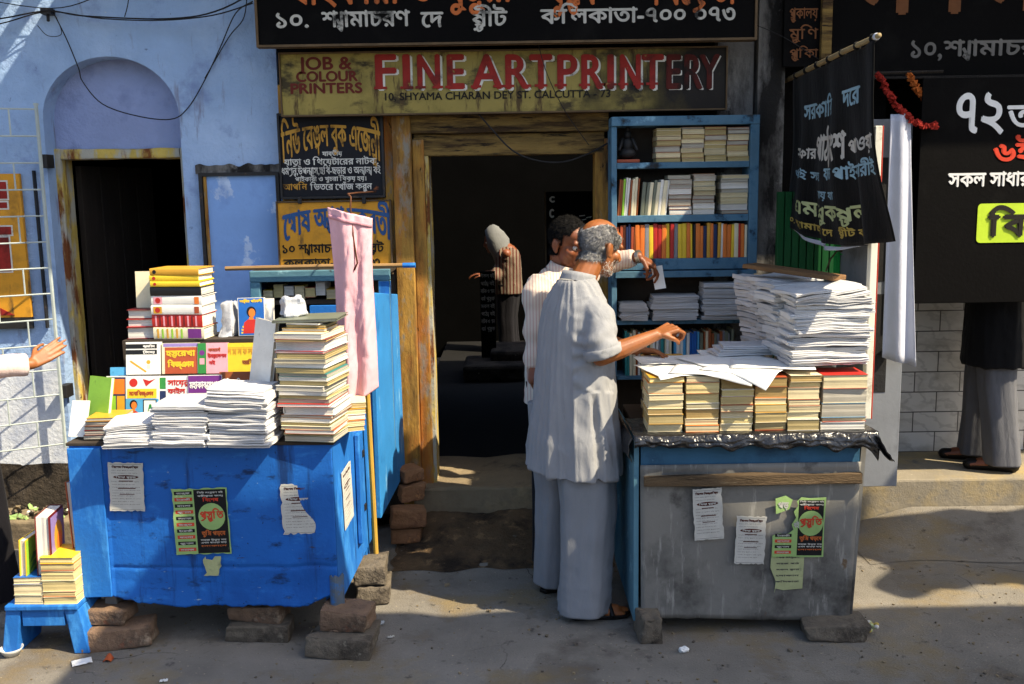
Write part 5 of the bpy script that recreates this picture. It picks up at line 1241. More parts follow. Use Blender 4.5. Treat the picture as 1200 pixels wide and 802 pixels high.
# ---- folded paper bundles
def sheaf(W, D, t, r, droop=0.0, curl=0.0, layers=3, wav=.003):
    """a folded stack of printed sheets, fold to the front (local -y); wavy, its nose rounded in layers"""
    nx = 9; rings = []; seed = r.uniform(0, 99)
    nose = [r.uniform(0, .012) for _ in range(layers)]
    for i in range(nx+1):
        u = i/nx; x = (u-.5)*W; ring = []
        def bend(y): f = max(0, (-y/D+.1)); return droop*f*f*(-1)+curl*(u-.5)*abs(u-.5)*2+wav*noise.noise(V((x*7, y*7, seed)))+wav*.6*noise.noise(V((x*19, y*9, seed)))
        for l in range(layers):
            z0, z1 = t*l/layers, t*(l+1)/layers; yn = -D/2+nose[l]+.004*noise.noise(V((x*12, l*3, seed)))
            for a in (-.9, -.35, .35, .9): ring.append(V((x, yn+.30*(z1-z0)*(1-cos(a*pi/2))*2, (z0+z1)/2+(z1-z0)/2*sin(a*pi/2)+bend(yn))))
        for y in (-D*.25, 0, D*.25, D/2): ring.append(V((x+.0, y, t+bend(y))))
        for y in (D/2, D*.25, 0, -D*.25): ring.append(V((x, y, bend(y))))
        # ragged ends
        if i in (0, nx):
            for q in range(len(ring)): ring[q] = ring[q]+V(((-1 if i == 0 else 1)*r.uniform(-.002, .006), 0, 0))
        rings.append(ring)
    b = MB(); b.loft(rings, m_paper, True, True); return b
def pile(n, base, W, D, t, rz, where, group, droop=.012, lean=(0, 0), spread=.008, layers=3, wav=.003, curl=0.0, rzj=3.0):
    z = base[2]
    for k in range(n):
        r = random.Random(rb.random()); tk = t*r.uniform(.75, 1.25); q = k/max(1, n-1)
        o = sheaf(W*r.uniform(.93, 1.04), D, tk*.95, r, droop*(.4+.6*q), curl*q, layers, wav).build('paper_bundle')
        o.location = (base[0]+lean[0]*q+r.uniform(-spread, spread), base[1]+lean[1]*q+r.uniform(-spread, spread), z); o.rotation_euler = (0, 0, rz+radians(r.uniform(-rzj, rzj))); o['_w'] = tuple(o.location)
        pos = 'topmost' if k == n-1 else 'lowest' if k == 0 else ORD[k]+' from bottom'
        tag(o, f'paper bundle {pos} in the {where}', 'paper bundle', group); z += tk
    return z
zc_ = .876
pile(7, (at(167, 500, 3.90).x, 3.865, zc_), .225, .19, .0145, radians(4), 'low left paper pile of the blue stall', 'paper bundles on the blue stall', .022, wav=.004, curl=.02)
pile(10, (at(225, 500, 3.90).x, 3.85, zc_), .215, .19, .0165, radians(-3), 'middle paper pile of the blue stall', 'paper bundles on the blue stall', .022, wav=.005)
pile(14, (at(290, 500, 3.88).x, 3.845, zc_-.001), .235, .20, .0165, radians(-5), 'tallest paper pile of the blue stall', 'paper bundles on the blue stall', .026, wav=.005, curl=-.012)

# ---- paperbacks on the grey stall
gR = 'cream paperbacks in columns on the grey stall'
edges = [(759, 800), (803, 842), (844, 882), (884, 921), (923, 960), (962, 1014)]
ztopR = 1.095
colnm = ['leftmost', 'second', 'third', 'fourth', 'fifth', 'rightmost']
for ci, (a, c) in enumerate(edges):
    x0, x1 = at(a, 480, 3.93).x, at(c, 480, 3.93).x; z = zt2+.032; k = 0
    while z < ztopR-.012:
        t = rb.choice([.028, .034, .04, .024, .046]) if ci < 5 else rb.choice([.018, .03, .06])
        if z+t > ztopR: t = ztopR-z
        if t < .012: break
        cvn = rb.choice(['cream', 'gold', 'cream', 'rust', 'brown', 'orange', 'cream', 'white']) if ci < 5 else rb.choice(['red', 'white', 'sky', 'cream', 'navy'])
        T = place(((x0+x1)/2+rb.uniform(-.003, .003), 4.00+rb.uniform(-.006, .008), z), YX, radians(rb.uniform(-2, 2)))
        book(f"{['old cream', 'yellowish', 'tan edged'][k % 3]} paperback, {ORD[k]} from bottom of the {colnm[ci]} column on the grey stall", T, .17, x1-x0-.002, t, cvn, rb.choice(['cream', 'old', 'yel', 'cream', 'tan']) if ci < 5 else rb.choice(['cream', 'white', 'grey']), group=gR); z += t+.0008; k += 1
for ri, y in enumerate((4.19, 4.38)):
    z = zt2+.02
    for k in range(6):
        t = .04; x0, x1 = at(757, 480, y).x-.01, at(803, 480, y).x
        T = place(((x0+x1)/2+rb.uniform(-.006, .006), y, z), YX, radians(rb.uniform(-3, 3))); book(f"bright covered paperback, {ORD[k]} from bottom of the {['second', 'third'][ri]} column along the grey stall's side", T, .17, x1-x0, t, rb.choice(['teal', 'lime', 'gold', 'navy', 'rust', 'white']), rb.choice(['old', 'grey', 'cream']), group='paperbacks along the left side of the grey stall'); z += t+.001
    for ci in (2, 4):
        a, c = edges[ci]; x0, x1 = at(a, 480, y).x-.08, at(c, 480, y).x+.08
        T = place(((x0+x1)/2, y, zt2+.02), YX); b = MB(); b.box((0, 0, .115), (.16, .24, .23), m_newsp, jit=.004); o = b.build('wrapped_parcel', bevel=.006); o.matrix_world = T; o['_w'] = tuple(T.translation); tag(o, f"brown wrapped parcel under the loose sheets, {['nearer', 'farther'][ri]} {'left' if ci == 2 else 'right'} one on the grey stall", 'parcel')
# loose sheets over them
def sheet_paper(label, cx, cy, w, d, rz, z, droop=.0, name='paper_sheet', bendx=.0, seed=0):
    R = Matrix.Rotation(rz, 3, 'Z')
    def f(u, v):
        p = R @ V(((u-.5)*w, (v-.5)*d, 0)); y = cy+p.y; zz = z+.004*noise.noise(V((u*3, v*3, seed)))+bendx*(u-.5)**2
        e = 3.905-y
        if e > 0: y = 3.905-e*.62; zz -= e*.72+droop*e
        return V((cx+p.x, y, zz))
    b = MB(); b.sheet(f, 14, 14, m_sheetw, .0008); o = b.build(name, smooth=True, loc=(cx, cy, z)); return tag(o, label, 'paper', 'loose sheets over the paperbacks')
zs_ = ztopR+.008
X_ = lambda px, Y: at(px, 430, Y).x
sheet_paper('large white sheet lying at the left front of the grey stall', X_(800, 4.05), 4.07, .32, .30, .25, zs_, seed=1)
sheet_paper('white sheet fanned out with its corner drooping over the left columns', X_(838, 4.0), 4.02, .34, .26, -.32, zs_+.005, seed=2)
sheet_paper('white sheet whose pointed corner hangs lowest over the fourth column', X_(872, 4.0), 4.00, .30, .24, -.62, zs_+.010, seed=3)
sheet_paper('white sheet tucked under the big paper pile', X_(905, 4.05), 4.06, .34, .22, -.22, zs_+.015, seed=4)
sheet_paper('long white sheet lying toward the back left', X_(800, 4.25), 4.27, .40, .22, .06, zs_+.006, seed=5)
sheet_paper('white sheet crossing the middle behind the fanned ones', X_(850, 4.22), 4.22, .36, .26, .42, zs_+.013, seed=6)
sheet_paper('narrow grey white sheet nearest the back of the grey stall', X_(865, 4.4), 4.40, .36, .14, -.05, zs_+.012, seed=7)
for k in range(3):
    r = random.Random(k+50); o = sheaf(.26, .16, .014, r, .0, 0, 2).build('paper_bundle'); o.location = (X_(868, 4.35)+.02*k, 4.34, zs_+.016+.0145*k); o.rotation_euler = (0, 0, .1-.08*k); o['_w'] = tuple(o.location)
    tag(o, f'thin folded paper bundle, {ORD[k]} from bottom of the low pile behind the loose sheets', 'paper bundle', 'low paper pile on the grey stall')
# the big pile: four stacks, one behind the other, each leaning
gP = 'paper bundles of the big pile on the grey stall'
xs_ = [(at(963, 400, 4.06).x, 4.06, .325, 16, 'front stack of the big pile', .02), (at(948, 400, 4.24).x, 4.24, .30, 17, 'second stack from the front of the big pile', -.06),
       (at(934, 400, 4.42).x, 4.42, .28, 18, 'third stack from the front of the big pile', -.05), (at(912, 400, 4.60).x, 4.60, .28, 18, 'rearmost stack of the big pile', -.04)]
for k, (x, y, w_, n_, nm, ln) in enumerate(xs_):
    zt_p = pile(n_, (x, y, zs_+.018 if k else zs_+.020), w_, .20, .0182, radians([4, 12, 16, 20][k]), nm, gP, .014, (ln, .02), .012, 3, .009, 0, 5)
    if k == 0: zp0 = zt_p
for k in range(3):
    r = random.Random(80+k); o = sheaf(.31, .2, .012, r, .03, .035, 2, .010).build('paper_bundle'); o.location = (xs_[0][0]+.01-.02*k, 4.07, zp0+.012*k); o.rotation_euler = (0, 0, .1+.12*k); o['_w'] = tuple(o.location)
    tag(o, f'loosely curled paper bundle, {ORD[k]} of three on top of the front stack', 'paper bundle', gP)
# board weighing it down
pA, pB = at(878, 322, 4.50), at(984, 338, 4.16); d = (pB-pA).normalized(); zp = zp0+.052
b = MB(); L = (pB-pA).length; b.box((0, 0, 0), (L, .11, .020), mat('board_wood', '#7a5a3a', .85, .25, 5, .5, 40, [('#4a3420', 6, .55, .68, (.7, 4, 4))], (.7, 4, 4)), jit=.002); o = b.build('wooden_board', bevel=.004)
ctr = (pA+pB)/2; ctr.z = max(ctr.z, zp0+.075); o.matrix_world = frame(V((ctr.x, ctr.y, ctr.z)), d, V((-d.y, d.x, 0))); o['_w'] = tuple(ctr); tag(o, 'weathered wooden board laid as a weight on the big paper pile', 'board')

# ---- the bookcase
gS = 'books on the sky blue bookcase'
def flatcol(x0, x1, zb, ztop_, nm, tmin, tmax, pgs, cvs, Y=5.13, w=.15):
    z = zb+.001; k = 0
    while z < ztop_-.006:
        t = min(rb.uniform(tmin, tmax), ztop_-z); 
        if t < .005: break
        T = place(((x0+x1)/2+rb.uniform(-.004, .004), Y+.03+rb.uniform(-.004, .006), z), YX, radians(rb.uniform(-2.5, 2.5))); book(f'worn paperback {ORD[k]} from bottom of the {nm}', T, w*.9, x1-x0-.003, t, rb.choice(cvs), rb.choice(pgs), parts=False, group=gS); z += t+.0006; k += 1
def bxs(p, Y=5.1): return at(p, 230, Y).x
for i, (a, c, top) in enumerate(((768, 797, 150), (797.5, 824, 149), (824.5, 850, 149), (850.5, 876, 150))):
    flatcol(bxs(a), bxs(c), zz[190], at(800, top, YB).z, f"{colnm[i] if i < 3 else 'rightmost'} column on the top shelf", .018, .034, ['grey', 'old', 'cream'], ['cream', 'greygreen', 'brown', 'rust', 'cream'])
for i, (a, c, top) in enumerate(((783, 810, 205), (812, 838, 204), (844, 876, 206))):
    flatcol(bxs(a), bxs(c), zz[252], at(800, top, YB).z, f"{['left', 'middle', 'right'][i]} flat column on the second shelf", .016, .034, ['white', 'cream', 'grey'], ['cream', 'white', 'greygreen', 'brown'])
def stand(x0, x1, zb, hmin, hmax, nm, tmin, tmax, cvs, lean=0, maxn=99, Y=5.16, sp='standing'):
    x = x0; k = 0
    while x < x1-.005 and k < maxn:
        t = min(rb.uniform(tmin, tmax), x1-x); h = rb.uniform(hmin, hmax); cv = rb.choice(cvs)
        R = Matrix.Rotation(radians(lean+rb.uniform(-1, 1)), 4, 'Y'); w = .13
        T = Matrix.Translation((x, Y+rb.uniform(-.006, .006), zb+.001)) @ R @ frame(V((0, 0, 0)), *UPS) @ Matrix.Translation((0, h/2, 0))
        book(f'{cv} book {ORD[k]} from left in the {nm}', T, w, h, t, cv, 'old', parts=False, group=gS); x += t+.0012; k += 1
hs = at(800, 207, YB).z-zz[252]; stand(bxs(723), bxs(748), zz[252], hs*.9, hs, 'slim run on the second shelf', .008, .013, ['gold', 'teal', 'white', 'brown', 'lime', 'cream'], 4)
hs = at(800, 210, YB).z-zz[252]; stand(bxs(750), bxs(781), zz[252], hs*.92, hs, 'leaning pale run on the second shelf', .013, .02, ['cream', 'white', 'cream', 'greygreen'], 6, sp='leaning')
hs = at(800, 262, YB).z-zz[303]
stand(bxs(723), bxs(744), zz[303], hs*.9, hs, 'dark run on the third shelf', .010, .016, ['navy', 'brown', 'rust', 'black', 'grey'])
stand(bxs(745), bxs(812), zz[303], hs*.94, hs, 'yellow orange run on the third shelf', .012, .024, ['yellow', 'gold', 'orange', 'red', 'gold', 'navy', 'yellow', 'orange', 'grey'], 0)
stand(bxs(813), bxs(877), zz[303], hs*.90, hs*1.0, 'right hand run on the third shelf', .010, .022, ['red', 'yellow', 'gold', 'orange', 'cream', 'white', 'navy', 'black', 'orange'], 0)
for i, (a, c, top, n_, t_) in enumerate(((727, 758, 352, 5, .02), (764, 818, 347, 6, .021), (824, 872, 333, 8, .022))):
    pile(n_, ((bxs(a)+bxs(c))/2, 5.12, zz[375]+.002), bxs(c)-bxs(a), .15, t_, 0, f"{['left', 'middle', 'right'][i]} pile on the bookcase's fourth shelf", 'paper bundles on the bookcase', .004, layers=4, spread=.006)
hs = at(800, 384, YB).z-zz[440]
stand(bxs(733), bxs(790), zz[440], hs*.86, hs*.95, 'pale left run on the lowest shelf', .009, .016, ['grey', 'cream', 'teal', 'brown', 'white'])
stand(bxs(791), bxs(822), zz[440], hs*.86, hs*.97, 'blue run on the lowest shelf', .010, .018, ['sky', 'blue', 'sky', 'white'])
stand(bxs(823), bxs(862), zz[440], hs*.84, hs*.95, 'right hand run on the lowest shelf', .009, .016, ['greygreen', 'cream', 'grey', 'brown'])
# little dark figurine on the top shelf
fg = thing('figurine', 'small dark seated figurine on a reddish base on the top shelf', 'figurine', (bxs(735), 5.16, zz[190]))
b = MB(); b.bx(bxs(723), bxs(750), 5.11, 5.21, zz[190]+.001, zz[190]+.018, CV['rust']); b.build('base', fg, bevel=.004)
b = MB(); c = V((bxs(737), 5.16, zz[190]+.02)); b.ell(c+V((0, 0, .03)), (.045, .035, .03), m_iron); b.ell(c+V((0, 0, .075)), (.028, .024, .04), m_iron); b.ell(c+V((0, 0, .125)), (.02, .02, .022), m_iron); b.ell(c+V((0, 0, .152)), (.012, .012, .016), m_iron)
for s_ in (-1, 1): b.cap(c+V((s_*.026, 0, .10)), .010, c+V((s_*.045, -.02, .05)), .008, m_iron, 8)
b.build('figure', fg, smooth=True)

# ---- on the stool
gO = 'paperbacks on the little blue stool'
z = .216; x0, x1 = at(24, 690, 3.86).x, at(58, 690, 3.86).x
for k, t in enumerate((.038, .045, .03)):
    T = place(((x0+x1)/2, 3.885, z), YX, radians(2*k-2)); book(f'cream paperback, {ORD[k]} from bottom of the short left pile on the stool', T, .16, x1-x0-.002, t, ['cream', 'cream', 'blue'][k], 'cream', group=gO); z += t+.001
zl = z; z = .216; x0, x1 = at(58, 690, 3.86).x, at(97, 690, 3.86).x
for k, t in enumerate((.03, .022, .046, .04, .03, .026)):
    T = place(((x0+x1)/2, 3.88, z), YX, radians(-2*(k % 2))); book(f'yellowish paperback, {ORD[k]} from bottom of the taller right pile on the stool', T, .16, x1-x0-.002, t, ['cream', 'rust', 'cream', 'cream', 'rust', 'yellow'][k], 'yel', group=gO); z += t+.001
def artA(b, w, h, t):
    z = Zc(t); plainrect(b, -w*.49, w*.49, -h*.49, h*.49, CV['lime'], z)
    for k in range(6): b.poly([(-w*.3, -h*.5+h*.12*k, z+.0003), (w*.45, -h*.36+h*.12*k, z+.0003), (-w*.1, -h*.40+h*.13*k, z+.0003)], CV['green'])
def stood(label, px0, px1, ytop, Y, zb, w, cv, pg, art, lean=0, turn=0, hard=True):
    """upright book, its page edge to the lane and its cover turned to the right"""
    a = at(px0, ytop, Y); t = at(px1, ytop, Y).x-a.x; h = a.z-zb
    T = Matrix.Translation((a.x, Y, zb)) @ Matrix.Rotation(radians(turn), 4, 'Z') @ Matrix.Rotation(radians(lean), 4, 'Y') @ frame(V((0, 0, 0)), (0, -1, 0), (0, 0, -1)) @ Matrix.Translation((-w/2, -h/2, 0))
    if art:
        art0 = art
        def art(b, w, h, t):
            q = MB(Matrix.Rotation(pi, 4, 'Z')); art0(q, w, h, t); o_ = len(b.v); ids = [b.mi(m) for m in q.ms]
            b.v += q.v; b.f += [tuple(i+o_ for i in f_) for f_ in q.f]; b.fm += [ids[i] for i in q.fm]
    return book(label, T @ Matrix.Translation((0, 0, 0)), w, h, t, cv, pg, hard, art=art)
stood('yellow and green upright book at the outer end of the stool', 18, 26, 634, 3.82, .216, .14, 'yellow', 'white', artA, 3, 0)
def artB(b, w, h, t):
    z = Zc(t+.0022); plainrect(b, -w*.46, w*.49, -h*.48, h*.48, CV['violet'], z); disc(b, w*.05, h*.06, w*.3, CV['gold'], z+.0003, ry=h*.28); disc(b, w*.12, -h*.05, w*.2, CV['orange'], z+.0005, ry=h*.2); plainrect(b, -w*.46, w*.49, -h*.36, -h*.2, CV['pink'], z+.0006)
stood('thick white upright book in red boards with a pink band, on the short pile', 38, 54, 607, 3.82, zl+.001, .16, 'maroon', 'white', artB, 2, 6)
stood('slim white upright book leaning against the blue stall side', 79, 88, 566, 3.90, z+.001, .10, 'rust', 'white', None, -2, -10)
# ================================================================== PEOPLE
def skin_mat(name, hx, rough=.5):
    m, nt, b = _new(name); v = _coords(nt); c = hexc(hx)
    col = _mix(nt, _ramp(nt, _noise(nt, v, 14, 5), .35, .7), tuple(x*.82 for x in c[:3])+(1,), tuple(min(1, x*1.12) for x in c[:3])+(1,))
    col = _mix(nt, _ramp(nt, _noise(nt, v, 60, 3), .62, .75), col, tuple(x*.7 for x in c[:3])+(1,))
    nt.links.new(col, b.inputs['Base Color']); b.inputs['Roughness'].default_value = rough
    b.inputs['Subsurface Weight'].default_value = .06; b.inputs['Subsurface Radius'].default_value = (.012, .004, .002)
    _bump(nt, b, _noise(nt, v, 160, 4, .6), .25, .002); return m
m_skin1 = skin_mat('skin_elder', '#8f5428'); m_skin2 = skin_mat('skin_dark', '#7c4526'); m_skin3 = skin_mat('skin_brown', '#935a30')
m_hairg = mat('hair_grey', '#7d7d7f', .85, .3, 60, .3, 200, [('#b9b7b2', 45, .5, .66), ('#48484b', 38, .6, .72)], spec=.1)
m_hairk = mat('hair_black', '#080707', .75, .3, 60, .3, 200, spec=.12)
m_stub = mat('stubble_white', '#cfcac2', .8, .2, 90, .2, 200)
m_eyew = mat('eye_white', '#d0c8bd', .3, .05, 10, 0, 10); m_eyed = mat('eye_dark', '#120c09', .2, .05, 10, 0, 10)
m_kurta = cloth('kurta_cloth', '#8f9092', .10)
m_pyj = cloth('pyjama_cloth', '#85878a', .10)
m_shirt2 = cloth('striped_shirt', '#cbbfb0', .06, [('#b9958c', 'X', 22, .80, .3)])
m_shirt3 = cloth('pink_shirt', '#d6c2ba', .08)
m_dtr = cloth('dark_trousers', '#17161a', .2); m_gtr = cloth('grey_trousers', '#606166', .12); m_dsh = cloth('dark_shirt', '#121214', .2)
m_sandal = mat('black_leather', '#120f0d', .5, .3, 20, .3, 60)

def remeshed(mb, name, vox, smooth=3, parent=None, loc=None, fac=.5):
    o = mb.build(name, None)
    md = o.modifiers.new('r', 'REMESH'); md.mode = 'VOXEL'; md.voxel_size = vox; md.use_smooth_shade = True
    if smooth: sm = o.modifiers.new('s', 'SMOOTH'); sm.factor = fac; sm.iterations = smooth
    dg = bpy.context.evaluated_depsgraph_get(); me = bpy.data.meshes.new_from_object(o.evaluated_get(dg)); old = o.data; bpy.data.objects.remove(o); bpy.data.meshes.remove(old)
    org = V(parent['_w']) if parent is not None else V(loc)
    me.transform(Matrix.Translation(-org)); me.name = name
    n = bpy.data.objects.new(name, me); COL.objects.link(n); n['_w'] = tuple(org)
    if parent is not None: n.parent = parent
    else: n.location = org
    me.polygons.foreach_set('use_smooth', [True]*len(me.polygons)); return n
def displace(o, fn):
    me = o.data; org = V(o['_w']); nn = [v.normal.copy() for v in me.vertices]
    for v, n in zip(me.vertices, nn): v.co += n*fn(v.co+org, n)
    me.update()

def head_parts(b, T, m, s=1.0):
    P = lambda *a: T @ (V(a)*s); R3 = T.to_3x3().to_4x4()
    def E(c, r): b.ell(P(*c), [x*s for x in r], m, R3, 18, 12)
    E((-.014, 0, .034), (.097, .076, .086)); E((.022, 0, -.030), (.066, .060, .085)); E((.030, 0, .045), (.062, .064, .050))
    E((.062, 0, -.098), (.024, .027, .020)); E((.030, 0, -.080), (.050, .050, .034))
    for y in (-1, 1):
        E((.054, .040*y, -.028), (.028, .026, .024)); b.cap(P(.078, .040*y, .020), .012*s, P(.088, .012*y, .018), .011*s, m, 8)
        E((-.006, .077*y, -.012), (.018, .009, .032)); E((-.016, .082*y, -.004), (.012, .009, .026)); E((.002, .078*y, -.036), (.009, .008, .011))
        E((.100, .012*y, -.036), (.012, .010, .009))
    b.cap(P(.086, 0, .014), .010*s, P(.112, 0, -.028), .012*s, m, 8); E((.106, 0, -.034), (.014, .011, .010))
    E((.084, 0, -.062), (.012, .024, .007)); E((.082, 0, -.074), (.011, .021, .008))
def eyes(T, parent, s=1.0):
    for y in (-1, 1):
        b = MB(); b.ell(T @ (V((.073, .031*y, -.002))*s), (.012*s,)*3, m_eyew, T.to_3x3().to_4x4(), 10, 8); b.ell(T @ (V((.0815, .031*y, -.003))*s), (.004*s, .006*s, .006*s), m_eyed, T.to_3x3().to_4x4(), 8, 6); b.build('eye', parent, smooth=True)
def hand(b, w, d, pn, m, thumb=1, curl=(.5, .6, .5), s=1.0, spread=.10, tcurl=.5, fan=None):
    """w wrist, d towards the knuckles, pn the way the palm faces, thumb=+1/-1 picks the side (d x pn)"""
    d = V(d).normalized(); pn = V(pn); pn = (pn-d*pn.dot(d)).normalized(); sd = d.cross(pn)*thumb; w = V(w)
    L = [.092, .096, .090, .080]; F = [(.044, .026, .020), (.048, .029, .021), (.044, .027, .020), (.034, .021, .018)]
    for i in range(4):
        o = (1.5-i)*.0195*s; kn = w+d*L[i]*s+sd*o*1.0; b.cap(w+sd*o*.55+d*.012*s, .0135*s, kn, .0108*s, m, 8)
        a = 0; p = kn; c_ = curl if fan is None else fan[i]
        dd0 = (d+sd*spread*(1.5-i)*.5).normalized()
        for j in range(3):
            a += c_[j]; dd = dd0*cos(a)+pn*sin(a); q = p+dd*F[i][j]*s; b.cap(p, (.0092-.0009*j)*s, q, (.0084-.0010*j)*s, m, 8); p = q
    tb = w+d*.028*s+sd*.024*s; t1 = tb+(d*.62+sd*.62+pn*.35).normalized()*.044*s; b.cap(w+d*.012*s+sd*.012*s, .014*s, tb, .0135*s, m, 8); b.cap(tb, .0132*s, t1, .0105*s, m, 8)
    t2 = t1+(d*cos(tcurl)+sd*.30+pn*sin(tcurl)-sd*.5*tcurl).normalized()*.032*s; b.cap(t1, .0102*s, t2, .0085*s, m, 8)
    t3 = t2+(d*cos(tcurl+.3)-sd*.35*tcurl+pn*sin(tcurl+.3)).normalized()*.024*s; b.cap(t2, .0088*s, t3, .0070*s, m, 8)
def arm(b, s_, e, w, m, k=1.0): b.cap(s_, .026*k, V(s_).lerp(V(e), .5), .036*k, m); b.cap(V(s_).lerp(V(e), .5), .036*k, e, .037*k, m); b.cap(e, .038*k, V(e).lerp(V(w), .35), .040*k, m); b.cap(V(e).lerp(V(w), .35), .040*k, w, .026*k, m)
def leg(b, h, k_, a, m): b.cap(h, .075, k_, .050, m); b.cap(k_, .050, V(k_).lerp(V(a), .35), .052, m); b.cap(V(k_).lerp(V(a), .35), .052, a, .033, m)
def foot(b, a, d, m): d = V(d).normalized(); a = V(a); s_ = V((-d.y, d.x, 0)); b.cap(a-d*.03+V((0, 0, -.025)), .032, a+d*.12+V((0, 0, -.042)), .026, m); b.cap(a+s_*.01+d*.08+V((0, 0, -.045)), .026, a+s_*.015+d*.165+V((0, 0, -.055)), .018, m); b.cap(a-s_*.014+d*.08+V((0, 0, -.045)), .024, a-s_*.02+d*.145+V((0, 0, -.055)), .017, m)
def headT(c, h, pitch=0, roll=0):
    """head frame: x the way the face looks"""
    h = V(h).normalized(); l = V((0, 0, 1)).cross(h).normalized(); T = Matrix.Identity(4); z = h.cross(l)
    for i in range(3): T[i][0] = h[i]; T[i][1] = l[i]; T[i][2] = z[i]; T[i][3] = c[i]
    return T @ Matrix.Rotation(pitch, 4, 'Y') @ Matrix.Rotation(roll, 4, 'X')
def strands(o, T, region, name, parent, m, count, L, wid, flow, shell=.003, seed=1, mshell=None):
    """short hair on the part of the body mesh picked by region(local point)"""
    r = random.Random(seed); me = o.data; org = V(o['_w']); Ti = T.inverted(); sel = []
    for p in me.polygons:
        c = Ti @ (p.center+org)
        if region(c): sel.append(p)
    b = MB(); mp = {}; vs = []; fs = []
    for p in sel:
        f = []
        for i in p.vertices:
            if i not in mp:
                v = me.vertices[i]; q = v.co+org; mp[i] = len(vs); vs.append(q+v.normal*(shell*(.8+.8*noise.noise(q*90))))
            f.append(mp[i])
        fs.append(tuple(f))
    if shell > 0: b.add(vs, fs, mshell or m)
    for k in range(count):
        p = r.choice(sel); q = p.center+org+V((r.uniform(-.003, .003), r.uniform(-.003, .003), r.uniform(-.003, .003))); n = p.normal
        fl = (T.to_3x3() @ V(flow(Ti @ q))); fl = (fl-n*fl.dot(n)); d = (n*.45+fl.normalized()*.9+V((r.uniform(-.4, .4), r.uniform(-.4, .4), r.uniform(-.4, .4)))).normalized() if fl.length > 1e-4 else n
        s_ = d.cross(n+V((.01, .02, .03))).normalized()*wid/2; l = L*r.uniform(.6, 1.3); q = q+n*max(0, shell*.5)
        b.add([q-s_, q+s_, q+d*l*.6+s_*.8+n*.001, q+d*l, q+d*l*.6-s_*.8+n*.001], [(0, 1, 2, 3, 4)], m)
    return b.build(name, parent, smooth=True)
def ering(c, a, bb, ax, n=28, tilt=0.0, sq=2.3):
    """rounded ring: half widths a (along ax) and bb (across)"""
    ax = V(ax).normalized(); ay = V((-ax.y, ax.x, 0)); R = []
    for i in range(n):
        t = 2*pi*i/n; x = abs(cos(t))**(2/sq)*(1 if cos(t) > 0 else -1); y = abs(sin(t))**(2/sq)*(1 if sin(t) > 0 else -1); p = V(c)+ax*a*x+ay*bb*y; p.z += tilt*y*bb; R.append(p)
    return R
def folds(amp, fine, c, bands=7, zlo=0, zhi=1.5, seed=0):
    cx, cy = c
    def f(p, n):
        th = atan2(p.y-cy, p.x-cx); k = max(0, min(1, (zhi-p.z)/(zhi-zlo)))
        rg = lambda q: max(0, 1-2.2*abs(noise.noise(q)))**2
        tilt = .35*sin(th*1.0+1.0)
        d = amp*.6*noise.noise(V((p.x*3, p.y*3, p.z*1.5+seed)))+amp*.9*(rg(V((cos(th)*2.1+p.z*tilt, sin(th)*2.1, p.z*.55+seed)))-.35)*(.5+.5*k)+amp*.6*(rg(V((cos(th)*4+p.z*.8, sin(th)*4, p.z*1.6+9+seed)))-.3)
        d += amp*(.2+.6*k)*noise.noise(V((cos(th)*1.9, sin(th)*1.9, p.z*.8+3)))*1.6 + amp*.22*k*sin(th*bands+4*noise.noise(V((p.z*1.5, cos(th), 1)))) + fine*noise.noise(V((p.x*16, p.y*16, p.z*9)))+fine*.7*(max(0, 1-2.4*abs(noise.noise(V((p.x*11+p.z*5, p.y*11-p.z*4, p.z*8)))))-.3)+fine*.4*noise.noise(V((p.x*34, p.y*34, p.z*20)))
        return d
    return f

# ---------------------------------------------------------------- the elder in the grey kurta
H = V((.82, .57, 0)).normalized(); Rr = V((H.y, -H.x, 0))
b = MB(); m = m_skin1
cE = V((.245, 4.22, 0)); ch = V((.272, 4.23, 1.36)); hc = at(704, 290, 4.31)
T1 = headT(hc, V((.86, .52, 0)), radians(16))
head_parts(b, T1, m, 1.0)
nb_ = V((.295, 4.24, 1.44)); b.cap(T1 @ V((-.030, 0, -.060)), .056, nb_, .060, m); 
sR, sL = ch+Rr*.172+V((0, 0, -.005)), ch-Rr*.172+V((0, 0, -.005))
eR = at(704, 419, 4.03); wR = at(768, 393, 4.10)
b.cap(sR.lerp(sL,.12)-V((0,0,.02)), .022, sL.lerp(sR,.12)-V((0,0,.02)), .022, m); b.cap(nb_, .055, ch, .07, m); b.cap(ch-V((0,0,.04)), .10, V((.25, 4.22, .95)), .10, m)
arm(b, sR, eR, wR, m, 1.0)
hd = (at(790, 383, 4.13)-wR).normalized()
hand(b, wR, hd, V((.25, .5, -.8)), m, thumb=-1, fan=[(.75, 1.25, .8), (.85, 1.3, .9), (.95, 1.3, .9), (1.0, 1.2, .9)], tcurl=.9, s=1.0)
eL = V((.38, 4.50, 1.17)); wL = V((.56, 4.36, 1.14)); arm(b, sL, eL, wL, m); hand(b, wL, V((1, -.2, -.1)), V((0, -.3, -1)), m, thumb=1, curl=(.4, .5, .4))
hipR, hipL = V((.245, 4.22, .90))+Rr*.09, V((.245, 4.22, .90))-Rr*.09
aR, aL = V((.315, 4.06, .075)), V((.19, 4.37, .075)); kR, kL = hipR.lerp(aR, .5)+H*.02, hipL.lerp(aL, .5)+H*.02
leg(b, hipR, kR, aR, m); leg(b, hipL, kL, aL, m); foot(b, aR, V((.95, .1, 0)), m); foot(b, aL, V((.9, .3, 0)), m)
elder = remeshed(b, 'person', .0042, 2, None, (cE.x, cE.y, 0)); elder.data.materials.clear(); elder.data.materials.append(m_skin1)
tag(elder, 'balding grey haired man in pale grey kurta and loose trousers reaching over the grey stall', 'man')
eyes(T1, elder)
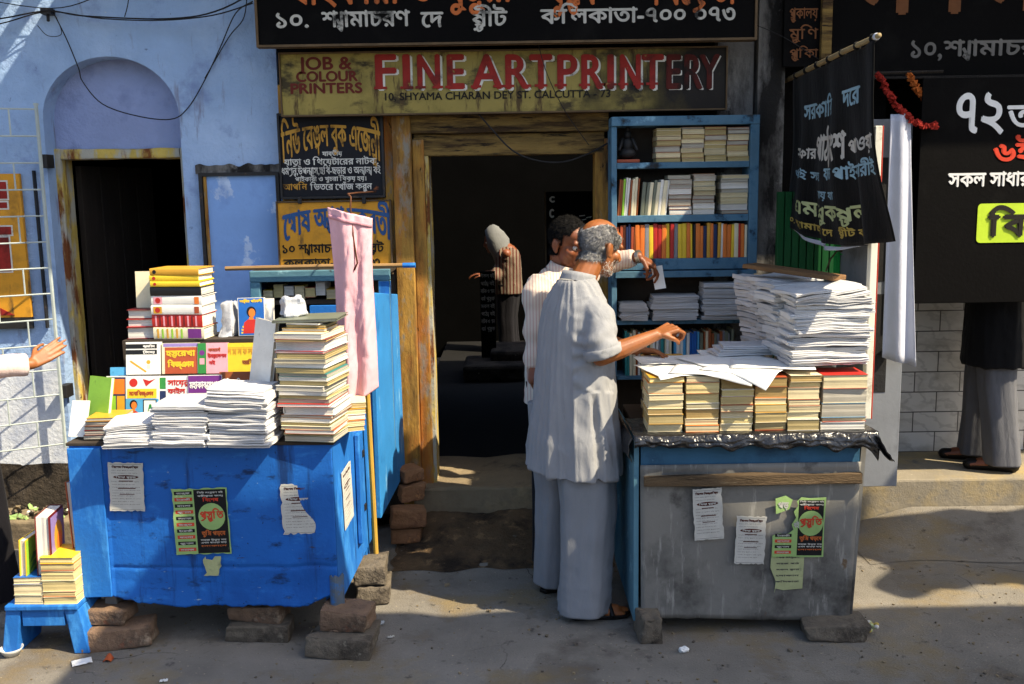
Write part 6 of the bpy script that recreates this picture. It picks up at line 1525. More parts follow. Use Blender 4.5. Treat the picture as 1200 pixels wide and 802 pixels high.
def reg1(c):
    top = c.z > .094-.30*max(0, -c.x-.03)-.9*max(0, .05-abs(c.y))*(1 if c.x > -.04 else .5) or (c.x > .02 and c.z > .070-.3*(c.x-.02))
    back = c.x < .0 and c.z > -.072+.25*max(0, c.x+.06)
    side = abs(c.y) > .052 and -.0 < c.x < .060 and c.z > -.004+.2*c.x
    ear = abs(c.y) > .068 and -.034 < c.x < .016 and c.z < .022
    return (back or side) and not top and not ear and c.z > -.075
strands(elder, T1, reg1, 'hair', elder, m_hairg, 6500, .016, .0014, lambda c: (-.6, 0, -1), .004, 3)
def reg2(c): return c.z < -.042-.3*max(0, .06-c.x) and c.x > .0 and c.z > -.125 and (c.x > .03 or abs(c.y) > .03) and not (abs(c.y) < .02 and -.08 < c.z < -.056)
strands(elder, T1, reg2, 'beard', elder, m_stub, 1500, .005, .0010, lambda c: (.2, 0, -1), 0, 4)
# kurta
HEM = at(675, 557, 4.12).z
b = MB(); m = m_kurta
def cz(z): t = max(0, min(1, (z-.62)/.85)); return V((.257+.023*t, 4.205+.02*t, z))
rows = [(HEM, .252, .172), (HEM+.15, .240, .166), (.87, .216, .156), (1.02, .200, .146), (1.14, .186, .138), (1.25, .178, .132), (1.33, .168, .122), (1.38, .152, .106), (1.42, .126, .090), (1.455, .100, .077), (1.475, .074, .069)]
b.loft([ering(cz(z), a, bb, Rr) for (z, a, bb) in rows], m)
def sleeve(b, pts, rs, m): b.tube(pts, rs, m, 20)
sl = [sR-Rr*.05+V((0, 0, .0)), sR+Rr*.0+V((0, 0, -.03)), sR.lerp(eR, .45)+V((.004, 0, 0)), eR+V((-.002, 0, .055)), eR+V((.010, 0, .012))]
sleeve(b, sl, [.062, .066, .068, .072, .073], m)
b.cap(sL+Rr*.04-V((0,0,.03)), .052, eL, .056, m)
ku = remeshed(b, 'kurta', .007, 9, elder, fac=.5); ku.data.materials.clear(); ku.data.materials.append(m_kurta)
f0 = folds(.0105, .003, (.26, 4.22), 8, .63, 1.45)
dS = (eR-sR).normalized()
def fk(p, n):
    d = f0(p, n)
    q = p-sR; t = q.dot(dS); rad = (q-dS*t).length
    if rad < .12 and -.05 < t < .34:                        # rumpled sleeve
        d = .4*d+.0050*sin(t*75+11*noise.noise(p*6))*max(0, min(1, (t-.04)/.10))+.0035*noise.noise(p*28)
    th = atan2(p.y-4.215, p.x-.25); ths = atan2(Rr.y, Rr.x)-.16
    dd = abs((th-ths+pi) % (2*pi)-pi)
    if p.z < 1.02 and dd < .085: d -= .034*(1-dd/.085)**.7*min(1, (1.02-p.z)/.06)
    return d
displace(ku, fk)
b = MB(); k_ = [ering(V((.284+.012*t, 4.236+.006*t, 1.462+.036*t)), .0705+r_, .066+r_, Rr, 24, -.25) for t, r_ in ((0, .004), (.5, .003), (1, .002), (1, -.003), (.4, -.004))]
b.loft(k_, m_kurta, True, False); b.build('collar', ku, smooth=True)
b = MB(); cf = dS; b.tube([eR+V((.002, 0, .045)), eR+V((.009, 0, .016)), eR+V((.012, 0, .006))], [.081, .083, .079], m_kurta, 24); o = b.build('cuff', ku, smooth=True); roughen(o, .004, 30, 2, 1)
# loose trousers
def trouser(parent, name, top, knee, hem, rs, m, seed, ax=(1, 0, 0)):
    b = MB(); pts = [V(top), V(top).lerp(V(knee), .5), V(knee), V(knee).lerp(V(hem), .5), V(hem)]; rings = []
    K = 110
    for i in range(K+1):
        t = i/K*4; j = min(3, int(t)); f = t-j; c = pts[j].lerp(pts[j+1], f); r = rs[j]*(1-f)+rs[j+1]*f; ring = []
        for q in range(60):
            a = 2*pi*q/60; w = r*(1+.06*sin(a*5+seed+1.6*noise.noise(V((c.z*2, seed, 0))))+.05*max(0, 1-2.5*abs(noise.noise(V((cos(a)*2.2+c.z*.6, sin(a)*2.2, c.z*1.1+seed)))))+.05*noise.noise(V((cos(a)*1.6, sin(a)*1.6, c.z*3+seed))))
            kz = max(0, 1-c.z/.55)
            w += .0105*kz*(max(0, 1-2.2*abs(noise.noise(V((cos(a)*1.3+c.z*3, sin(a)*1.3, c.z*15+seed)))))-.35)*(1 if cos(a-1.2) > -.2 else .3)*(.6+.6*noise.noise(V((c.z*9, a, 2))))*(1.5 if name == 'trousers' and parent is elder else .8)
            ring.append(c+V((cos(a)*w*1.0, sin(a)*w*.86, 0)))
        rings.append(ring)
    b.loft(rings, m, True, True); return b.build(name, parent, smooth=True)
tr = trouser(elder, 'trousers', hipR+V((0, 0, .02)), kR, V((.292, 4.07, .035)), [.125, .125, .118, .113, .112], m_pyj, 1)
trouser(tr, 'trouser_leg', hipL+V((0, 0, .02)), kL, V((.185, 4.36, .045)), [.120, .112, .102, .096, .096], m_pyj, 5)
def sandal(parent, a, d, name='sandal'):
    d = V(d).normalized(); s_ = V((-d.y, d.x, 0)); b = MB()
    P = [(-.065, -.032), (.02, -.036), (.11, -.044), (.165, -.036), (.19, 0), (.165, .036), (.11, .044), (.02, .036), (-.065, .032), (-.085, 0)]
    b.prism(P, m_sandal, frame(V((a.x, a.y, gh(a.x, a.y)+.002)), d, s_), .018)
    b.tube([V((a.x, a.y, .02))+d*.10-s_*.045, V((a.x, a.y, .062))+d*.09, V((a.x, a.y, .02))+d*.10+s_*.045], [.012, .014, .012], m_sandal, 8); return b.build(name, parent, smooth=False, bevel=.004)
sandal(elder, aR, (.95, .1, 0)); sandal(elder, aL, (.9, .3, 0))

# ---------------------------------------------------------------- the second man, in a striped shirt
H2 = V((.82, -.57, 0)).normalized(); R2_ = V((H2.y, -H2.x, 0))
b = MB(); m = m_skin2; hc2 = at(666, 285, 4.68); T2 = headT(hc2, V((.70, -.71, 0)), radians(15)); head_parts(b, T2, m, 1.0)
c2 = V((.235, 4.72, 0)); ch2 = c2+V((.0, 0, 1.38)); nb2 = c2+V((.02, -.01, 1.47)); b.cap(T2 @ V((-.03, 0, -.06)), .057, nb2, .062, m)
s2R, s2L = ch2+R2_*.18+V((0, 0, .03)), ch2-R2_*.18+V((0, 0, .03))
e2R = at(631, 425, 4.54)+V((-.0, 0, 0)); w2R = V((.095, 4.48, .985))
w2L = at(748, 301, 4.88); e2L = V((.44, 5.0, 1.47)); 
b.cap(s2R-V((0,0,.03)), .035, s2L-V((0,0,.03)), .035, m); b.cap(nb2, .055, ch2, .07, m); b.cap(ch2-V((0,0,.05)), .09, c2+V((0, 0, .95)), .105, m)
arm(b, s2R, e2R, w2R, m); hand(b, w2R, V((.5, .1, -.8)), V((.6, .6, .2)), m, 1, (.4, .5, .4))
arm(b, s2L, e2L, w2L, m, .95); hd2 = (at(768, 312, 4.90)-w2L).normalized(); hand(b, w2L, hd2, V((-.1, .35, -.9)), m, thumb=-1, fan=[(.55, .7, .3), (.9, .9, .5), (1.0, 1.1, .7), (1.0, 1.1, .8)], tcurl=.9)
h2R, h2L = c2+R2_*.09+V((0, 0, .92)), c2-R2_*.09+V((0, 0, .92)); a2R, a2L = c2+R2_*.11+V((0, 0, .085)), c2-R2_*.11+V((.05, 0, .085))
leg(b, h2R, h2R.lerp(a2R, .5), a2R, m); leg(b, h2L, h2L.lerp(a2L, .5), a2L, m); foot(b, a2R, H2, m); foot(b, a2L, H2, m)
man = remeshed(b, 'person', .0045, 2, None, (c2.x, c2.y, gh(c2.x, c2.y))); man.data.materials.clear(); man.data.materials.append(m_skin2)
tag(man, 'black haired man in striped cream shirt holding a small paper up to the bookcase', 'man')
eyes(T2, man)
def reg3(c):
    hair = (c.z > .050 and c.x < .056) or (c.x < .005 and c.z > -.07+.3*max(0, c.x+.05)) or (abs(c.y) > .05 and c.x < .022 and c.z > .0)
    return hair and not (abs(c.y) > .068 and -.03 < c.x < .014 and c.z < .02) and c.z > -.078
strands(man, T2, reg3, 'hair', man, m_hairk, 5000, .014, .0014, lambda c: (-.7, 0, -.6), .008, 6)
b = MB(); m = m_shirt2
def c2z(z): return V((c2.x, c2.y, z))
rows = [(.84, .215, .150), (.95, .208, .148), (1.08, .200, .142), (1.22, .200, .138), (1.33, .205, .130), (1.41, .190, .108), (1.45, .150, .088), (1.475, .095, .074), (1.485, .074, .068)]
b.loft([ering(c2z(z), a, bb, R2_) for (z, a, bb) in rows], m)
sleeve(b, [s2R-R2_*.03, s2R+R2_*.01-V((0, 0, .03)), s2R.lerp(e2R, .5), e2R, e2R.lerp(w2R, .6)], [.082, .080, .070, .066, .056], m)
sleeve(b, [s2L+R2_*.03, s2L.lerp(e2L, .5), e2L, e2L.lerp(w2L, .5), e2L.lerp(w2L, .92)], [.080, .068, .062, .052, .044], m)
sh2 = remeshed(b, 'shirt', .0085, 5, man); sh2.data.materials.clear(); sh2.data.materials.append(m_shirt2)
f2 = folds(.006, .004, (c2.x, c2.y), 6, .84, 1.45); d2 = (e2R-s2R).normalized()
def fk2(p, n):
    d = f2(p, n); q = p-s2R; t = q.dot(d2); rad = (q-d2*t).length
    if rad < .11 and 0 < t < .45: d = d*.4+.010*sin(t*48+6*noise.noise(p*6))*max(0, min(1, (t-.03)/.08))*.8
    return d
displace(sh2, fk2)
b = MB(); k_ = [ering(V((c2.x+.012*t+.02, c2.y-.006*t-.01, 1.472+.034*t)), .073+r_, .068+r_, R2_, 24, -.3) for t, r_ in ((0, .014), (.5, .006), (1, .003), (1, -.003), (.3, -.004))]; b.loft(k_, m_shirt2, True, False); b.build('collar', sh2, smooth=True)
tr2 = trouser(man, 'trousers', h2R+V((0, 0, .03)), h2R.lerp(a2R, .5), a2R-V((0, 0, .03)), [.118, .105, .092, .085, .086], m_dtr, 3); trouser(tr2, 'trouser_leg', h2L+V((0, 0, .03)), h2L.lerp(a2L, .5), a2L-V((0, 0, .03)), [.118, .105, .092, .085, .086], m_dtr, 8)
# wrist watch
b = MB(); wd = (w2L-e2L).normalized(); b.tube([w2L-wd*.006, w2L+wd*.010], [.034, .033], mat('watch_steel', '#b9b7b0', .3, .1, 20, 0, 60, metal=.9), 18); b.build('wrist_watch', man, smooth=False)
# paper slip in his fingers
pc_ = at(771, 322, 4.90); b = MB(); b.sheet(lambda u, v: at(763+13*u+5*v, 313+27*v-2*u, 4.90)+V((0, .012*sin(v*2), 0)), 6, 8, m_sheetw, .0008); tag(b.build('paper_slip', loc=pc_), 'small white paper slip held up before the bookcase', 'paper')

# ---------------------------------------------------------------- a passer-by on the step at the right edge, his trousers showing under the black panel
def simple_person(label, base, hd_, sk, hair, shirt, tr_, hgt=1.68, armsp=None, sw=.0, vox=.006, hem=.82, hf=.03, hz=1.58):
    s_ = hgt/1.70; hd_ = V(hd_).normalized(); rr = V((hd_.y, -hd_.x, 0)); B = V(base); b = MB(); P = lambda f, r_, z: B+hd_*f+rr*r_+V((0, 0, z*s_))
    hc_ = P(hf, 0, hz); T = headT(hc_, hd_, radians(8)); head_parts(b, T, sk, .97)
    ch_ = P(0, 0, 1.36); b.cap(T @ V((-.03, 0, -.06)), .055, P(0, 0, 1.44), .06, sk); b.cap(P(0, -.17, 1.38), .05, P(0, .17, 1.38), .05, sk); b.cap(ch_, .11, P(0, 0, .95), .105, sk)
    A = armsp or {}
    for sgn, key in ((1, 'R'), (-1, 'L')):
        e, w, hdv, pn = A.get(key, (P(-.02, .24*sgn, 1.10), P(.06, .25*sgn, .86), V((.1*hd_.x, .1*hd_.y, -1)), -rr*sgn)); arm(b, P(0, .18*sgn, 1.39), e, w, sk); hand(b, w, hdv, pn, sk, thumb=A.get('t'+key, sgn), curl=A.get('c'+key, (.35, .4, .3)), tcurl=.3)
    lg = []
    for sgn in (1, -1):
        h_ = P(0, .09*sgn, .92); a_ = P(sw*sgn, .10*sgn, .085); kn = h_.lerp(a_, .5)+hd_*.02; leg(b, h_, kn, a_, sk); foot(b, a_, hd_, sk); lg.append((h_, kn, a_))
    o = remeshed(b, 'person', vox, 2, None, B); o.data.materials.clear(); o.data.materials.append(sk); tag(o, label, 'man'); eyes(T, o, .97)
    if hair: strands(o, T, reg3, 'hair', o, hair, 900, .02, .003, lambda c: (-.7, 0, -.6), .008, 9)
    b = MB(); rows = [(hem, .208+(.82-hem)*.12, .150+(.82-hem)*.14), (1.0, .195+(.82-hem)*.1, .14+(.82-hem)*.1), (1.2, .195, .135), (1.34, .2, .125), (1.41, .17, .10), (1.455, .075, .07)]
    b.loft([ering(P(0, 0, z), a, c_, rr) for z, a, c_ in rows], shirt)
    for sgn, key in ((1, 'R'), (-1, 'L')):
        e, w = A.get(key, (P(-.02, .24*sgn, 1.10), P(.06, .25*sgn, .86), 0, 0))[:2]; q = A.get('s'+key, .35); sleeve(b, [P(0, .16*sgn, 1.39), V(P(0, .18*sgn, 1.38)).lerp(e, .5), e, V(e).lerp(w, q)], [.08, .07, .064, .056], shirt)
    sh_ = remeshed(b, 'shirt', .009, 4, o); sh_.data.materials.clear(); sh_.data.materials.append(shirt); displace(sh_, folds(.006, .004, (B.x, B.y), 6, .84+B.z, 1.45+B.z))
    t0 = trouser(o, 'trousers', lg[0][0]+V((0, 0, .03)), lg[0][1], lg[0][2]-V((0, 0, .04)), [.118, .108, .096, .092, .098], tr_, 2); trouser(t0, 'trouser_leg', lg[1][0]+V((0, 0, .03)), lg[1][1], lg[1][2]-V((0, 0, .04)), [.118, .108, .096, .092, .098], tr_, 7)
    return o, lg, hd_
pr = at(1158, 552, 5.42); pr.z = st
o, lg, hd_ = simple_person('man in grey trousers standing on the step, upper body hidden by the black panel', pr, (-.9, .35, 0), m_skin2, m_hairk, m_dsh, m_gtr, 1.68, {'R': (pr+V((-.02, .30, 1.12)), pr+V((-.24, .16, 1.16)), V((-1, -.3, .1)), V((0, 0, -1))), 'L': (pr+V((.02, -.24, 1.12)), pr+V((-.22, -.12, 1.18)), V((-1, .4, .1)), V((0, 0, -1))), 'sR': .95, 'sL': .95}, sw=.06, hem=.60)
for h_, kn, a_ in lg:
    b = MB(); b.cap(a_-hd_*.05+V((0, 0, -.050)), .038, a_+hd_*.17+V((0, 0, -.056)), .032, m_sandal, 12); b.build('shoe', o, smooth=True)

# ---------------------------------------------------------------- someone entering at the left edge, only the arm and a sliver of the body in view
wP = at(37, 427, 4.55); eP = at(-32, 432, 4.40)
pl0 = V((-2.50, 4.32, 0))
def P_(f): return f
arms = {'R': (V((-2.42, 4.18, 1.10)), V((-2.40, 4.2, .88)), V((.3, 0, -1)), V((-.5, .5, 0))), 'L': (eP, wP, at(62, 411, 4.62)-wP, V((.15, .95, .1))), 'tL': 1, 'cL': (.06, .12, .08), 'sL': .93}
simple_person('person in pink shirt at the left edge touching the window grating', pl0, (.80, .60, 0), m_skin3, m_hairk, m_shirt3, m_dtr, 1.70, arms, sw=.08)

# ---------------------------------------------------------------- a customer far back in the yard
pb_ = at(597, 404, 10.3); pb_.z = .18
m_stripe = cloth('red_striped_shirt', '#6f6252', .1, [('#4a2018', 'X', 9, .62, .2)])
arms = {'R': (V((pb_.x-.14, 10.1, .98)), V((pb_.x-.24, 10.05, 1.02)), V((-1, 0, 0)), V((0, 0, -1))), 'L': (V((pb_.x-.1, 10.5, 1.0)), V((pb_.x-.25, 10.4, 1.0)), V((-1, 0, 0)), V((0, 0, -1)))}
fp, lg, hd_ = simple_person('stooping man in striped shirt with a white head cloth, far inside the dark passage', pb_, (-1, .1, 0), m_skin2, None, m_stripe, m_dtr, 1.28, arms, vox=.009, hf=.15, hz=1.54)
hcT = headT(pb_+V((-.16, 0, 1.54*1.28/1.7)), V((-1, .1, 0)), radians(10))
b = MB(); b.tube([hcT @ V(q) for q in ((-.02, 0, .16), (-.02, 0, .13), (-.03, 0, .06), (-.05, 0, -.03), (-.07, 0, -.12), (-.08, 0, -.22), (-.08, 0, -.27))], [.03, .075, .105, .112, .100, .088, .05], cloth('grey_head_cloth', '#6f706e', .15), 18); o = b.build('head_cloth', fp, smooth=True); roughen(o, .03, 7, 3); roughen(o, .012, 26, 4)
cp = at(572, 352, 9.0); nt_ = thing('notice_board', 'dark board covered with lines of white writing deep inside the passage', 'board', (cp.x, 9.0, .2))
a = at(564, 400, 9.0); c = at(580, 318, 9.0); b = MB(); b.bx(a.x, c.x, 9.0, 9.03, .2, c.z, m_board); b.build('panel', nt_)
b = MB()
for k in range(8): letter(b, ['সকল বই', 'পাঠ^ বই', 'নাটক ও গান', 'ধম` পুস_তক'][k % 4], p_offwh, frame((a.x+.005, 8.998, c.z-.06-.07*k), XA, ZA), (c.x-a.x)*.9, .035, .001)
b.build('lettering', nt_)
# black board with a few white letters inside the doorway
R_ = rect(6.6, 640, 225, 712, 330); nb = thing('notice_board', 'black board with a white letter C hanging inside the doorway', 'board', (R_[0], 6.6, R_[2]))
b = MB(); b.bx(R_[0], R_[1], 6.6, 6.63, R_[2], R_[3], m_board); b.bx(R_[0]-.012, R_[0]-.001, 6.59, 6.63, R_[2], R_[3], m_wood); b.build('panel', nb)
b = MB(); lt(b, 'C', p_white, 644, 649, 255, 246, 6.6, .004); lt(b, 'C', p_white, 644, 650, 237, 231, 6.6, .004)
for k in range(16): p = at(652+rb.uniform(0, 40), 255+rb.uniform(-4, 14), 6.59); b.box(p, (rb.uniform(.01, .04), .004, .006), p_white, rotm(0, rb.uniform(-.6, .6), 0))
b.build('lettering', nb)

# ---------------------------------------------------------------- pink trousers on a hook
m_pink = cloth('pink_cloth', '#d8a8b0', .10, bump=.35)
hg = thing('hanging_trousers', 'folded pale pink trousers hanging from a hook before the yellow board', 'trousers', at(407, 245, 4.22))
def pk(u, v, dy=0.0):
    L0, R0_ = (384, 243), (436, 256); L1, R1 = (402, 478), (441, 455); 
    x = (L0[0]+(R0_[0]-L0[0])*u)*(1-v)+(L1[0]+(R1[0]-L1[0])*u)*v; y = (L0[1]+(R0_[1]-L0[1])*u)*(1-v)+(L1[1]+(R1[1]-L1[1])*u)*v
    x += 3*sin(v*5)*(.5-u); p = at(x, y, 4.20)
    return V((p.x, 4.20-.05*sin(pi*u)*(1-.3*v)+.020*sin(u*12+v*2.5+2*noise.noise(V((v*3, 1, 1))))*(.4+.6*v)+.012*noise.noise(V((u*5, v*3, 1)))+.005*max(0, 1-2.5*abs(noise.noise(V((u*5+v*4, v*5, 2)))))+.002*noise.noise(V((u*14, v*26, 2)))+dy, p.z))
b = MB(); b.sheet(lambda u, v: pk(u, v), 44, 110, m_pink, .003); b.build('cloth', hg, smooth=True)
b = MB(); b.sheet(lambda u, v: pk(.08+.84*u, v*.96, .028), 14, 40, m_pink, .005); b.build('cloth_back', hg, smooth=True)
b = MB(); b.sheet(lambda u, v: pk(u, .035+.02*v, -.006), 24, 2, cloth('pink_band', '#c08a94', .15), .003); b.build('waistband', hg, smooth=True)
hk = at(408, 236, 4.17); pts = [hk+V((.0, .0, .03)), hk+V((.012, 0, .018)), hk+V((.010, -.01, -.03)), hk+V((.018, -.012, -.16)), hk+V((.03, -.012, -.26)), hk+V((.016, -.012, -.29))]
b = MB(); b.tube(pts, .004, mat('rusty_wire', '#5b3a28', .6, .2, 20, .2, 60, metal=.5), 8); b.tube([hk+V((0, 0, .03)), hk+V((-.004, .3, .035)), V((hk.x-.02, 5.19, hk.z+.04))], .004, MATS['rusty_wire'], 8); b.build('hook', hg, smooth=True)
# ================================================================== GRATING, WIRES, LITTER, ADDED SHADE SHEETS
m_gr = mat('grating_paint', '#a3adaa', .6, .15, 9, .3, 60, [('#6e5a44', 14, .66, .73)])
gt = thing('window_grating', 'pale iron grating hinged open beside the niche', 'grating', at(66, 530, 5.22))
def gp(u, z):                                    # u along the grating from its hinge, towards the lane and left
    a = V((at(60, 330, 5.22).x, 5.22, z)); return a+V((-1, -.62, 0)).normalized()*u
zg0, zg1 = at(72, 520, 5.22).z, at(54, 128, 5.22).z
def bar(mb, p, q, r): mb.tube([p, q], r, m_gr, 6)
b = MB(); bar(b, gp(0, zg0-.02), gp(0, zg1+.02), .010); b.tube([gp(0, zg1+.02), gp(0, zg1+.03)], .014, m_gr, 6); b.build('upright', gt)
N = 13
for k in range(N+1):
    z = zg0+(zg1-zg0)*k/N; b = MB(); bar(b, gp(-.004, z), gp(1.15, z+.012*(1-2*k/N)), .0047); b.build('bar', gt)
for k in range(N):
    z0, z1 = zg0+(zg1-zg0)*k/N, zg0+(zg1-zg0)*(k+1)/N
    for j in range(4):
        u = .13+.26*j+(.13 if k % 2 else 0)
        if u < 1.14: b = MB(); bar(b, gp(u, z0), gp(u, z1), .0047); b.build('bar', gt)
for z in (zg0+.25, zg1-.3):
    b = MB(); b.bx(gp(0, 0).x-.012, gp(0, 0).x+.03, 5.225, 5.31, z, z+.07, m_iron); b.build('hinge', gt, bevel=.003)

m_wire = mat('wire_black', '#141416', .6, .2, 9, 0, 60)
def wire(label, pts, r=.004, name='wire'):
    P = [at(*q) for q in pts]; out = []
    for i in range(len(P)-1):                     # smooth with Catmull-Rom
        p0, p1, p2, p3 = P[max(i-1, 0)], P[i], P[i+1], P[min(i+2, len(P)-1)]
        for k in range(6):
            t = k/6; out.append(.5*((2*p1)+(p2-p0)*t+(2*p0-5*p1+4*p2-p3)*t*t+(3*p1-p0-3*p2+p3)*t**3))
    out.append(P[-1]); b = MB(); b.tube(out, r*.68, m_wire, 6); return tag(b.build(name, smooth=True, loc=P[0]), label, 'wire')
wire('black cable running along the top of the blue wall from the hook', [(-60, 26, 5.2), (0, 22, 5.2), (55, 13, 5.24), (100, 19, 5.24), (200, 22, 5.2), (262, 10, 5.15), (330, -30, 5.1)], .006)
wire('second cable curving lower across the blue wall to the long black board', [(-60, 36, 5.2), (0, 28, 5.2), (56, 14, 5.26), (120, 22, 5.2), (190, 24, 5.2), (250, 18, 5.12), (296, 4, 5.08)], .005)
wire('thin wire looping down across the arch of the niche', [(62, 14, 5.26), (78, 46, 5.28), (92, 80, 5.28), (97, 96, 5.28), (120, 122, 5.28), (160, 136, 5.28), (200, 140, 5.28), (220, 127, 5.28), (240, 94, 5.28), (258, 56, 5.28), (276, 16, 5.2), (296, 2, 5.1)], .0045)
wire('short frayed wire hanging from the cable near the top left', [(44, 30, 5.26), (56, 42, 5.25), (72, 40, 5.25), (66, 20, 5.25)], .003)
wire('thin drop wire near the top edge above the arch', [(152, -20, 5.2), (150, 4, 5.2), (146, 20, 5.2)], .004)
wire('black cable sagging across the doorway lintel', [(556, 128, 5.15), (575, 150, 5.15), (600, 176, 5.15), (628, 188, 5.15), (660, 190, 5.16), (690, 180, 5.18), (712, 168, 5.2)], .007)
wire('thin wire slanting down over the olive board to the lintel', [(628, 40, 5.06), (640, 84, 5.08), (662, 130, 5.12), (690, 170, 5.16)], .003)
wire('thin pale wire crossing the dark wall above the cloth banner', [(800, -20, 5.0), (860, 18, 5.05), (915, 42, 5.1), (960, 70, 5.1)], .003)
wire('thin slack cable crossing high on the blue wall above the arch', [(-40, -4, 5.22), (60, 10, 5.25), (120, -6, 5.22), (180, -30, 5.2)], .004)
wire('thin black cable dropping beside the long black board edge', [(290, -20, 5.2), (286, 20, 5.25), (268, 44, 5.27), (240, 92, 5.28)], .004)
# small iron hook the cables are tied to
b = MB(); c = at(56, 14, 5.27); b.box(c, (.05, .06, .03), m_iron); b.tube([c, c+V((.012, -.03, -.05))], .008, m_iron, 6); tag(b.build('wall_hook', loc=c), 'small iron wall hook holding the cables at the top left', 'hook')

# litter
def crumple(label, px, py, s, m, name='crumpled_paper', seed=1, flat=.6):
    p = gz(px, py, 0); b = MB(); b.ell((0, 0, s*flat*.8), (s, s*.75, s*flat), m, nu=14, nv=10); o = b.build(name); roughen(o, s*.55, .9/s, seed)
    o.location = (p.x, p.y, gh(p.x, p.y)+.002); o['_w'] = tuple(o.location); return tag(o, label, 'litter')
crumple('crumpled white paper lying on the road before the grey stall', 801, 765, .022, m_sheetw, seed=3)
crumple('small clear plastic scrap beside the right hand brick pile', 445, 732, .020, mat('plastic_scrap', '#9da3a8', .25, .2, 30, .3, 60), 'plastic_scrap', 6, .35)
crumple('small white scrap by the bricks of the blue cupboard', 480, 605, .018, m_sheetw, 'paper_scrap', 8, .4)
def flat_scrap(label, px, py, w, d, rz, m, name='paper_scrap', seed=0):
    p = gz(px, py, 0); b = MB(); b.sheet(lambda u, v: V(((u-.5)*w, (v-.5)*d, .004+.010*abs(noise.noise(V((u*3, v*3, seed)))))), 6, 6, m, .001); o = b.build(name, smooth=True); o.location = (p.x, p.y, gh(p.x, p.y)+.002); o.rotation_euler = (0, 0, rz); o['_w'] = tuple(o.location); return tag(o, label, 'litter')
flat_scrap('torn white paper lying before the stool and the left bricks', 96, 777, .075, .055, .5, m_sheetw, seed=2)
flat_scrap('tiny white paper fleck on the road before the blue stall', 192, 800, .03, .02, .2, m_sheetw, seed=4)
flat_scrap('pale scrap on the road right of the right hand brick pile', 458, 748, .03, .012, .4, m_newsp, seed=5)
b = MB(); p = gz(127, 775, 0); b.sheet(lambda u, v: V((p.x+.035*(u-.5), p.y+.03*(v-.5), gh(p.x, p.y)+.006+.022*(1-(2*u-1)**2)*(.4+.6*v))), 6, 4, mat('clay', '#a8512c', .9, .2, 20, .3, 60), .004); tag(b.build('clay_shard', smooth=True, loc=p), 'small orange shard of a clay cup on the road', 'litter')
b = MB(); p = gz(14, 768, 0); b.loft([[V((p.x+r*cos(2*pi*k/18), p.y+r*sin(2*pi*k/18), z)) for k in range(18)] for (r, z) in ((.030, .004), (.040, .022), (.047, .034), (.044, .034), (.036, .020), (.028, .010))], mat('clear_plastic', '#b7b7b0', .15, .1, 9, 0, 60)); tag(b.build('plastic_bowl', smooth=True, loc=p), 'small clear plastic bowl on the road at the left corner', 'litter')
# flowers thrown by the right stone
b = MB(); p = gz(1018, 742, 0)
for k in range(16): b.ell((p.x+random.uniform(-.03, .03), p.y+random.uniform(-.03, .03), .012+random.uniform(0, .03)), (.011, .011, .008), [p_lime, p_yel, p_cloth][k % 3], nu=7, nv=5)
tag(b.build('flower_heap', loc=p), 'small heap of wilted yellow and white flowers beside the dark stone', 'flowers')
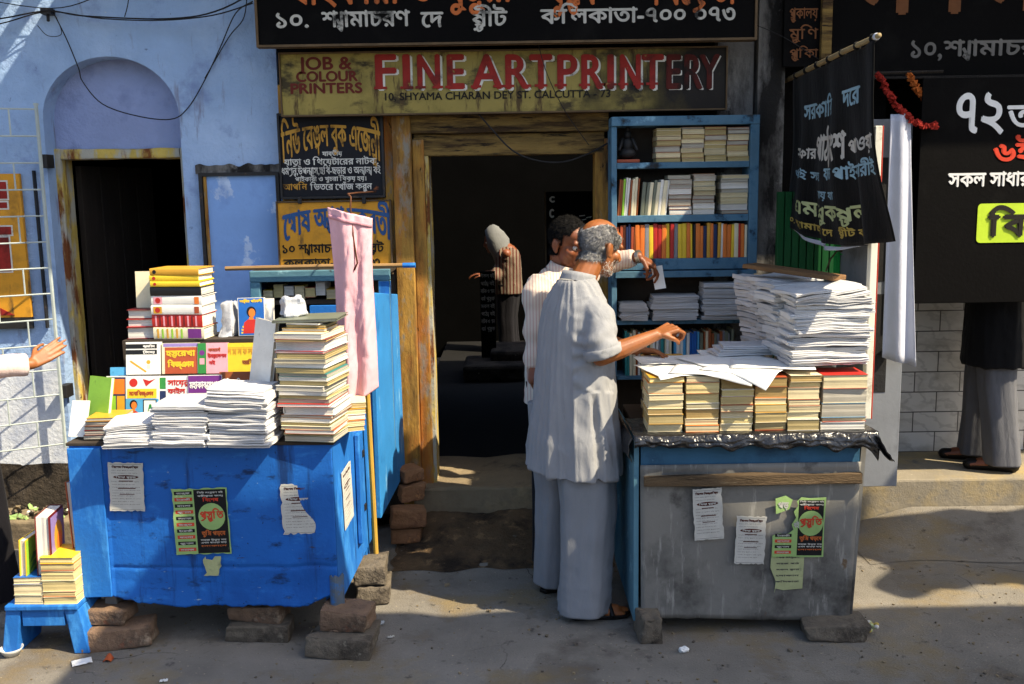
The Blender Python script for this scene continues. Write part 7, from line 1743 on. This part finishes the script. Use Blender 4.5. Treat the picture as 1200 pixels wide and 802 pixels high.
# pebbles and dust scraps over the road: nobody could count them
b = MB()
for k in range(900):
    x, y = random.uniform(-2.6, 2.6), random.uniform(3.0, 5.1); s_ = random.uniform(.002, .007)*(1 if random.random() < .93 else 2)
    b.box((x, y, gh(x, y)+s_*.4), (s_*1.5, s_*1.2, s_), m_conc if k % 3 else m_stone, rotm(0, 0, random.random()*3), s_*.25)
tag(b.build('grit'), kind='stuff')
b = MB()
for k in range(160):
    x, y = random.uniform(-2.9, -1.75), random.uniform(5.05, 5.26); s_ = random.uniform(.006, .02); b.box((x, y, .158+s_*.4), (s_*2, s_*1.4, s_), [m_grime, m_conc, m_soil, p_cloth, m_lime][k % 5 if k % 4 else 0], rotm(random.random(), random.random(), random.random()*3), s_*.3)
tag(b.build('rubble'), kind='stuff')

# ---- added sheets on poles, out of view, placed to cast shade on the ground
m_shade_tarp = mat('shade_tarpaulin', '#6a6f63', .8, .2, 2, .3, 20)
def shade_tarp(label, x0, x1, y0, y1, z, edge, seed):
    b = MB()
    def f(u, v):
        y = y0+(y1-y0)*v; x = x0+(x1-x0)*u
        if v > .8: y += edge*noise.noise(V((x*1.6, seed, 0)))*(v-.8)/.2+edge*.5*noise.noise(V((x*4.2, seed, 0)))*(v-.8)/.2
        return V((x, y, z-.10*sin(pi*u)*sin(pi*v)))
    b.sheet(f, 60, 16, m_shade_tarp, .004); return b.build('shade_tarpaulin', smooth=True, loc=((x0+x1)/2, y0, z))
t1 = shade_tarp('unseen grey sheet added over the lane for shade', .98, 5.6, 1.25, 2.74, 3.6, .10, 3); tag(t1, 'unseen large grey sheet added above the lane to shade the foreground', 'shade_sheet')
for (x, y) in ((1.05, 1.3), (5.5, 1.3), (5.5, 2.6)): b = MB(); b.tube([(x, y, 0), (x, y, 3.62)], .03, MATS['bamboo'], 8); b.build('pole', t1)
b = MB()
def f2_(u, v):
    x = 4.05+1.9*u; y = 3.10+.92*v; e = noise.noise(V((x*2.3, 7, 0)))*.20+noise.noise(V((x*6, 2, 0)))*.08
    if v < .5: y -= 0.0; y += (.5-v)*2*(e+.05)
    else: y += (v-.5)*2*noise.noise(V((x*2.6, 1, 4)))*.18
    return V((x+.12*noise.noise(V((v*4, u*2, 9))), y, 3.0))
b.sheet(f2_, 60, 20, m_shade_tarp, .004); t2 = b.build('shade_tarpaulin', loc=(5, 3.6, 3)); tag(t2, 'unseen ragged sheet added beyond the right edge to shade the ground', 'shade_sheet')
for (x, y) in ((4.2, 3.5), (5.8, 3.5)): b = MB(); b.tube([(x, y, 0), (x, y, 3.02)], .025, MATS['bamboo'], 8); b.build('pole', t2)
bpy.data.objects.remove(_to, do_unlink=True)
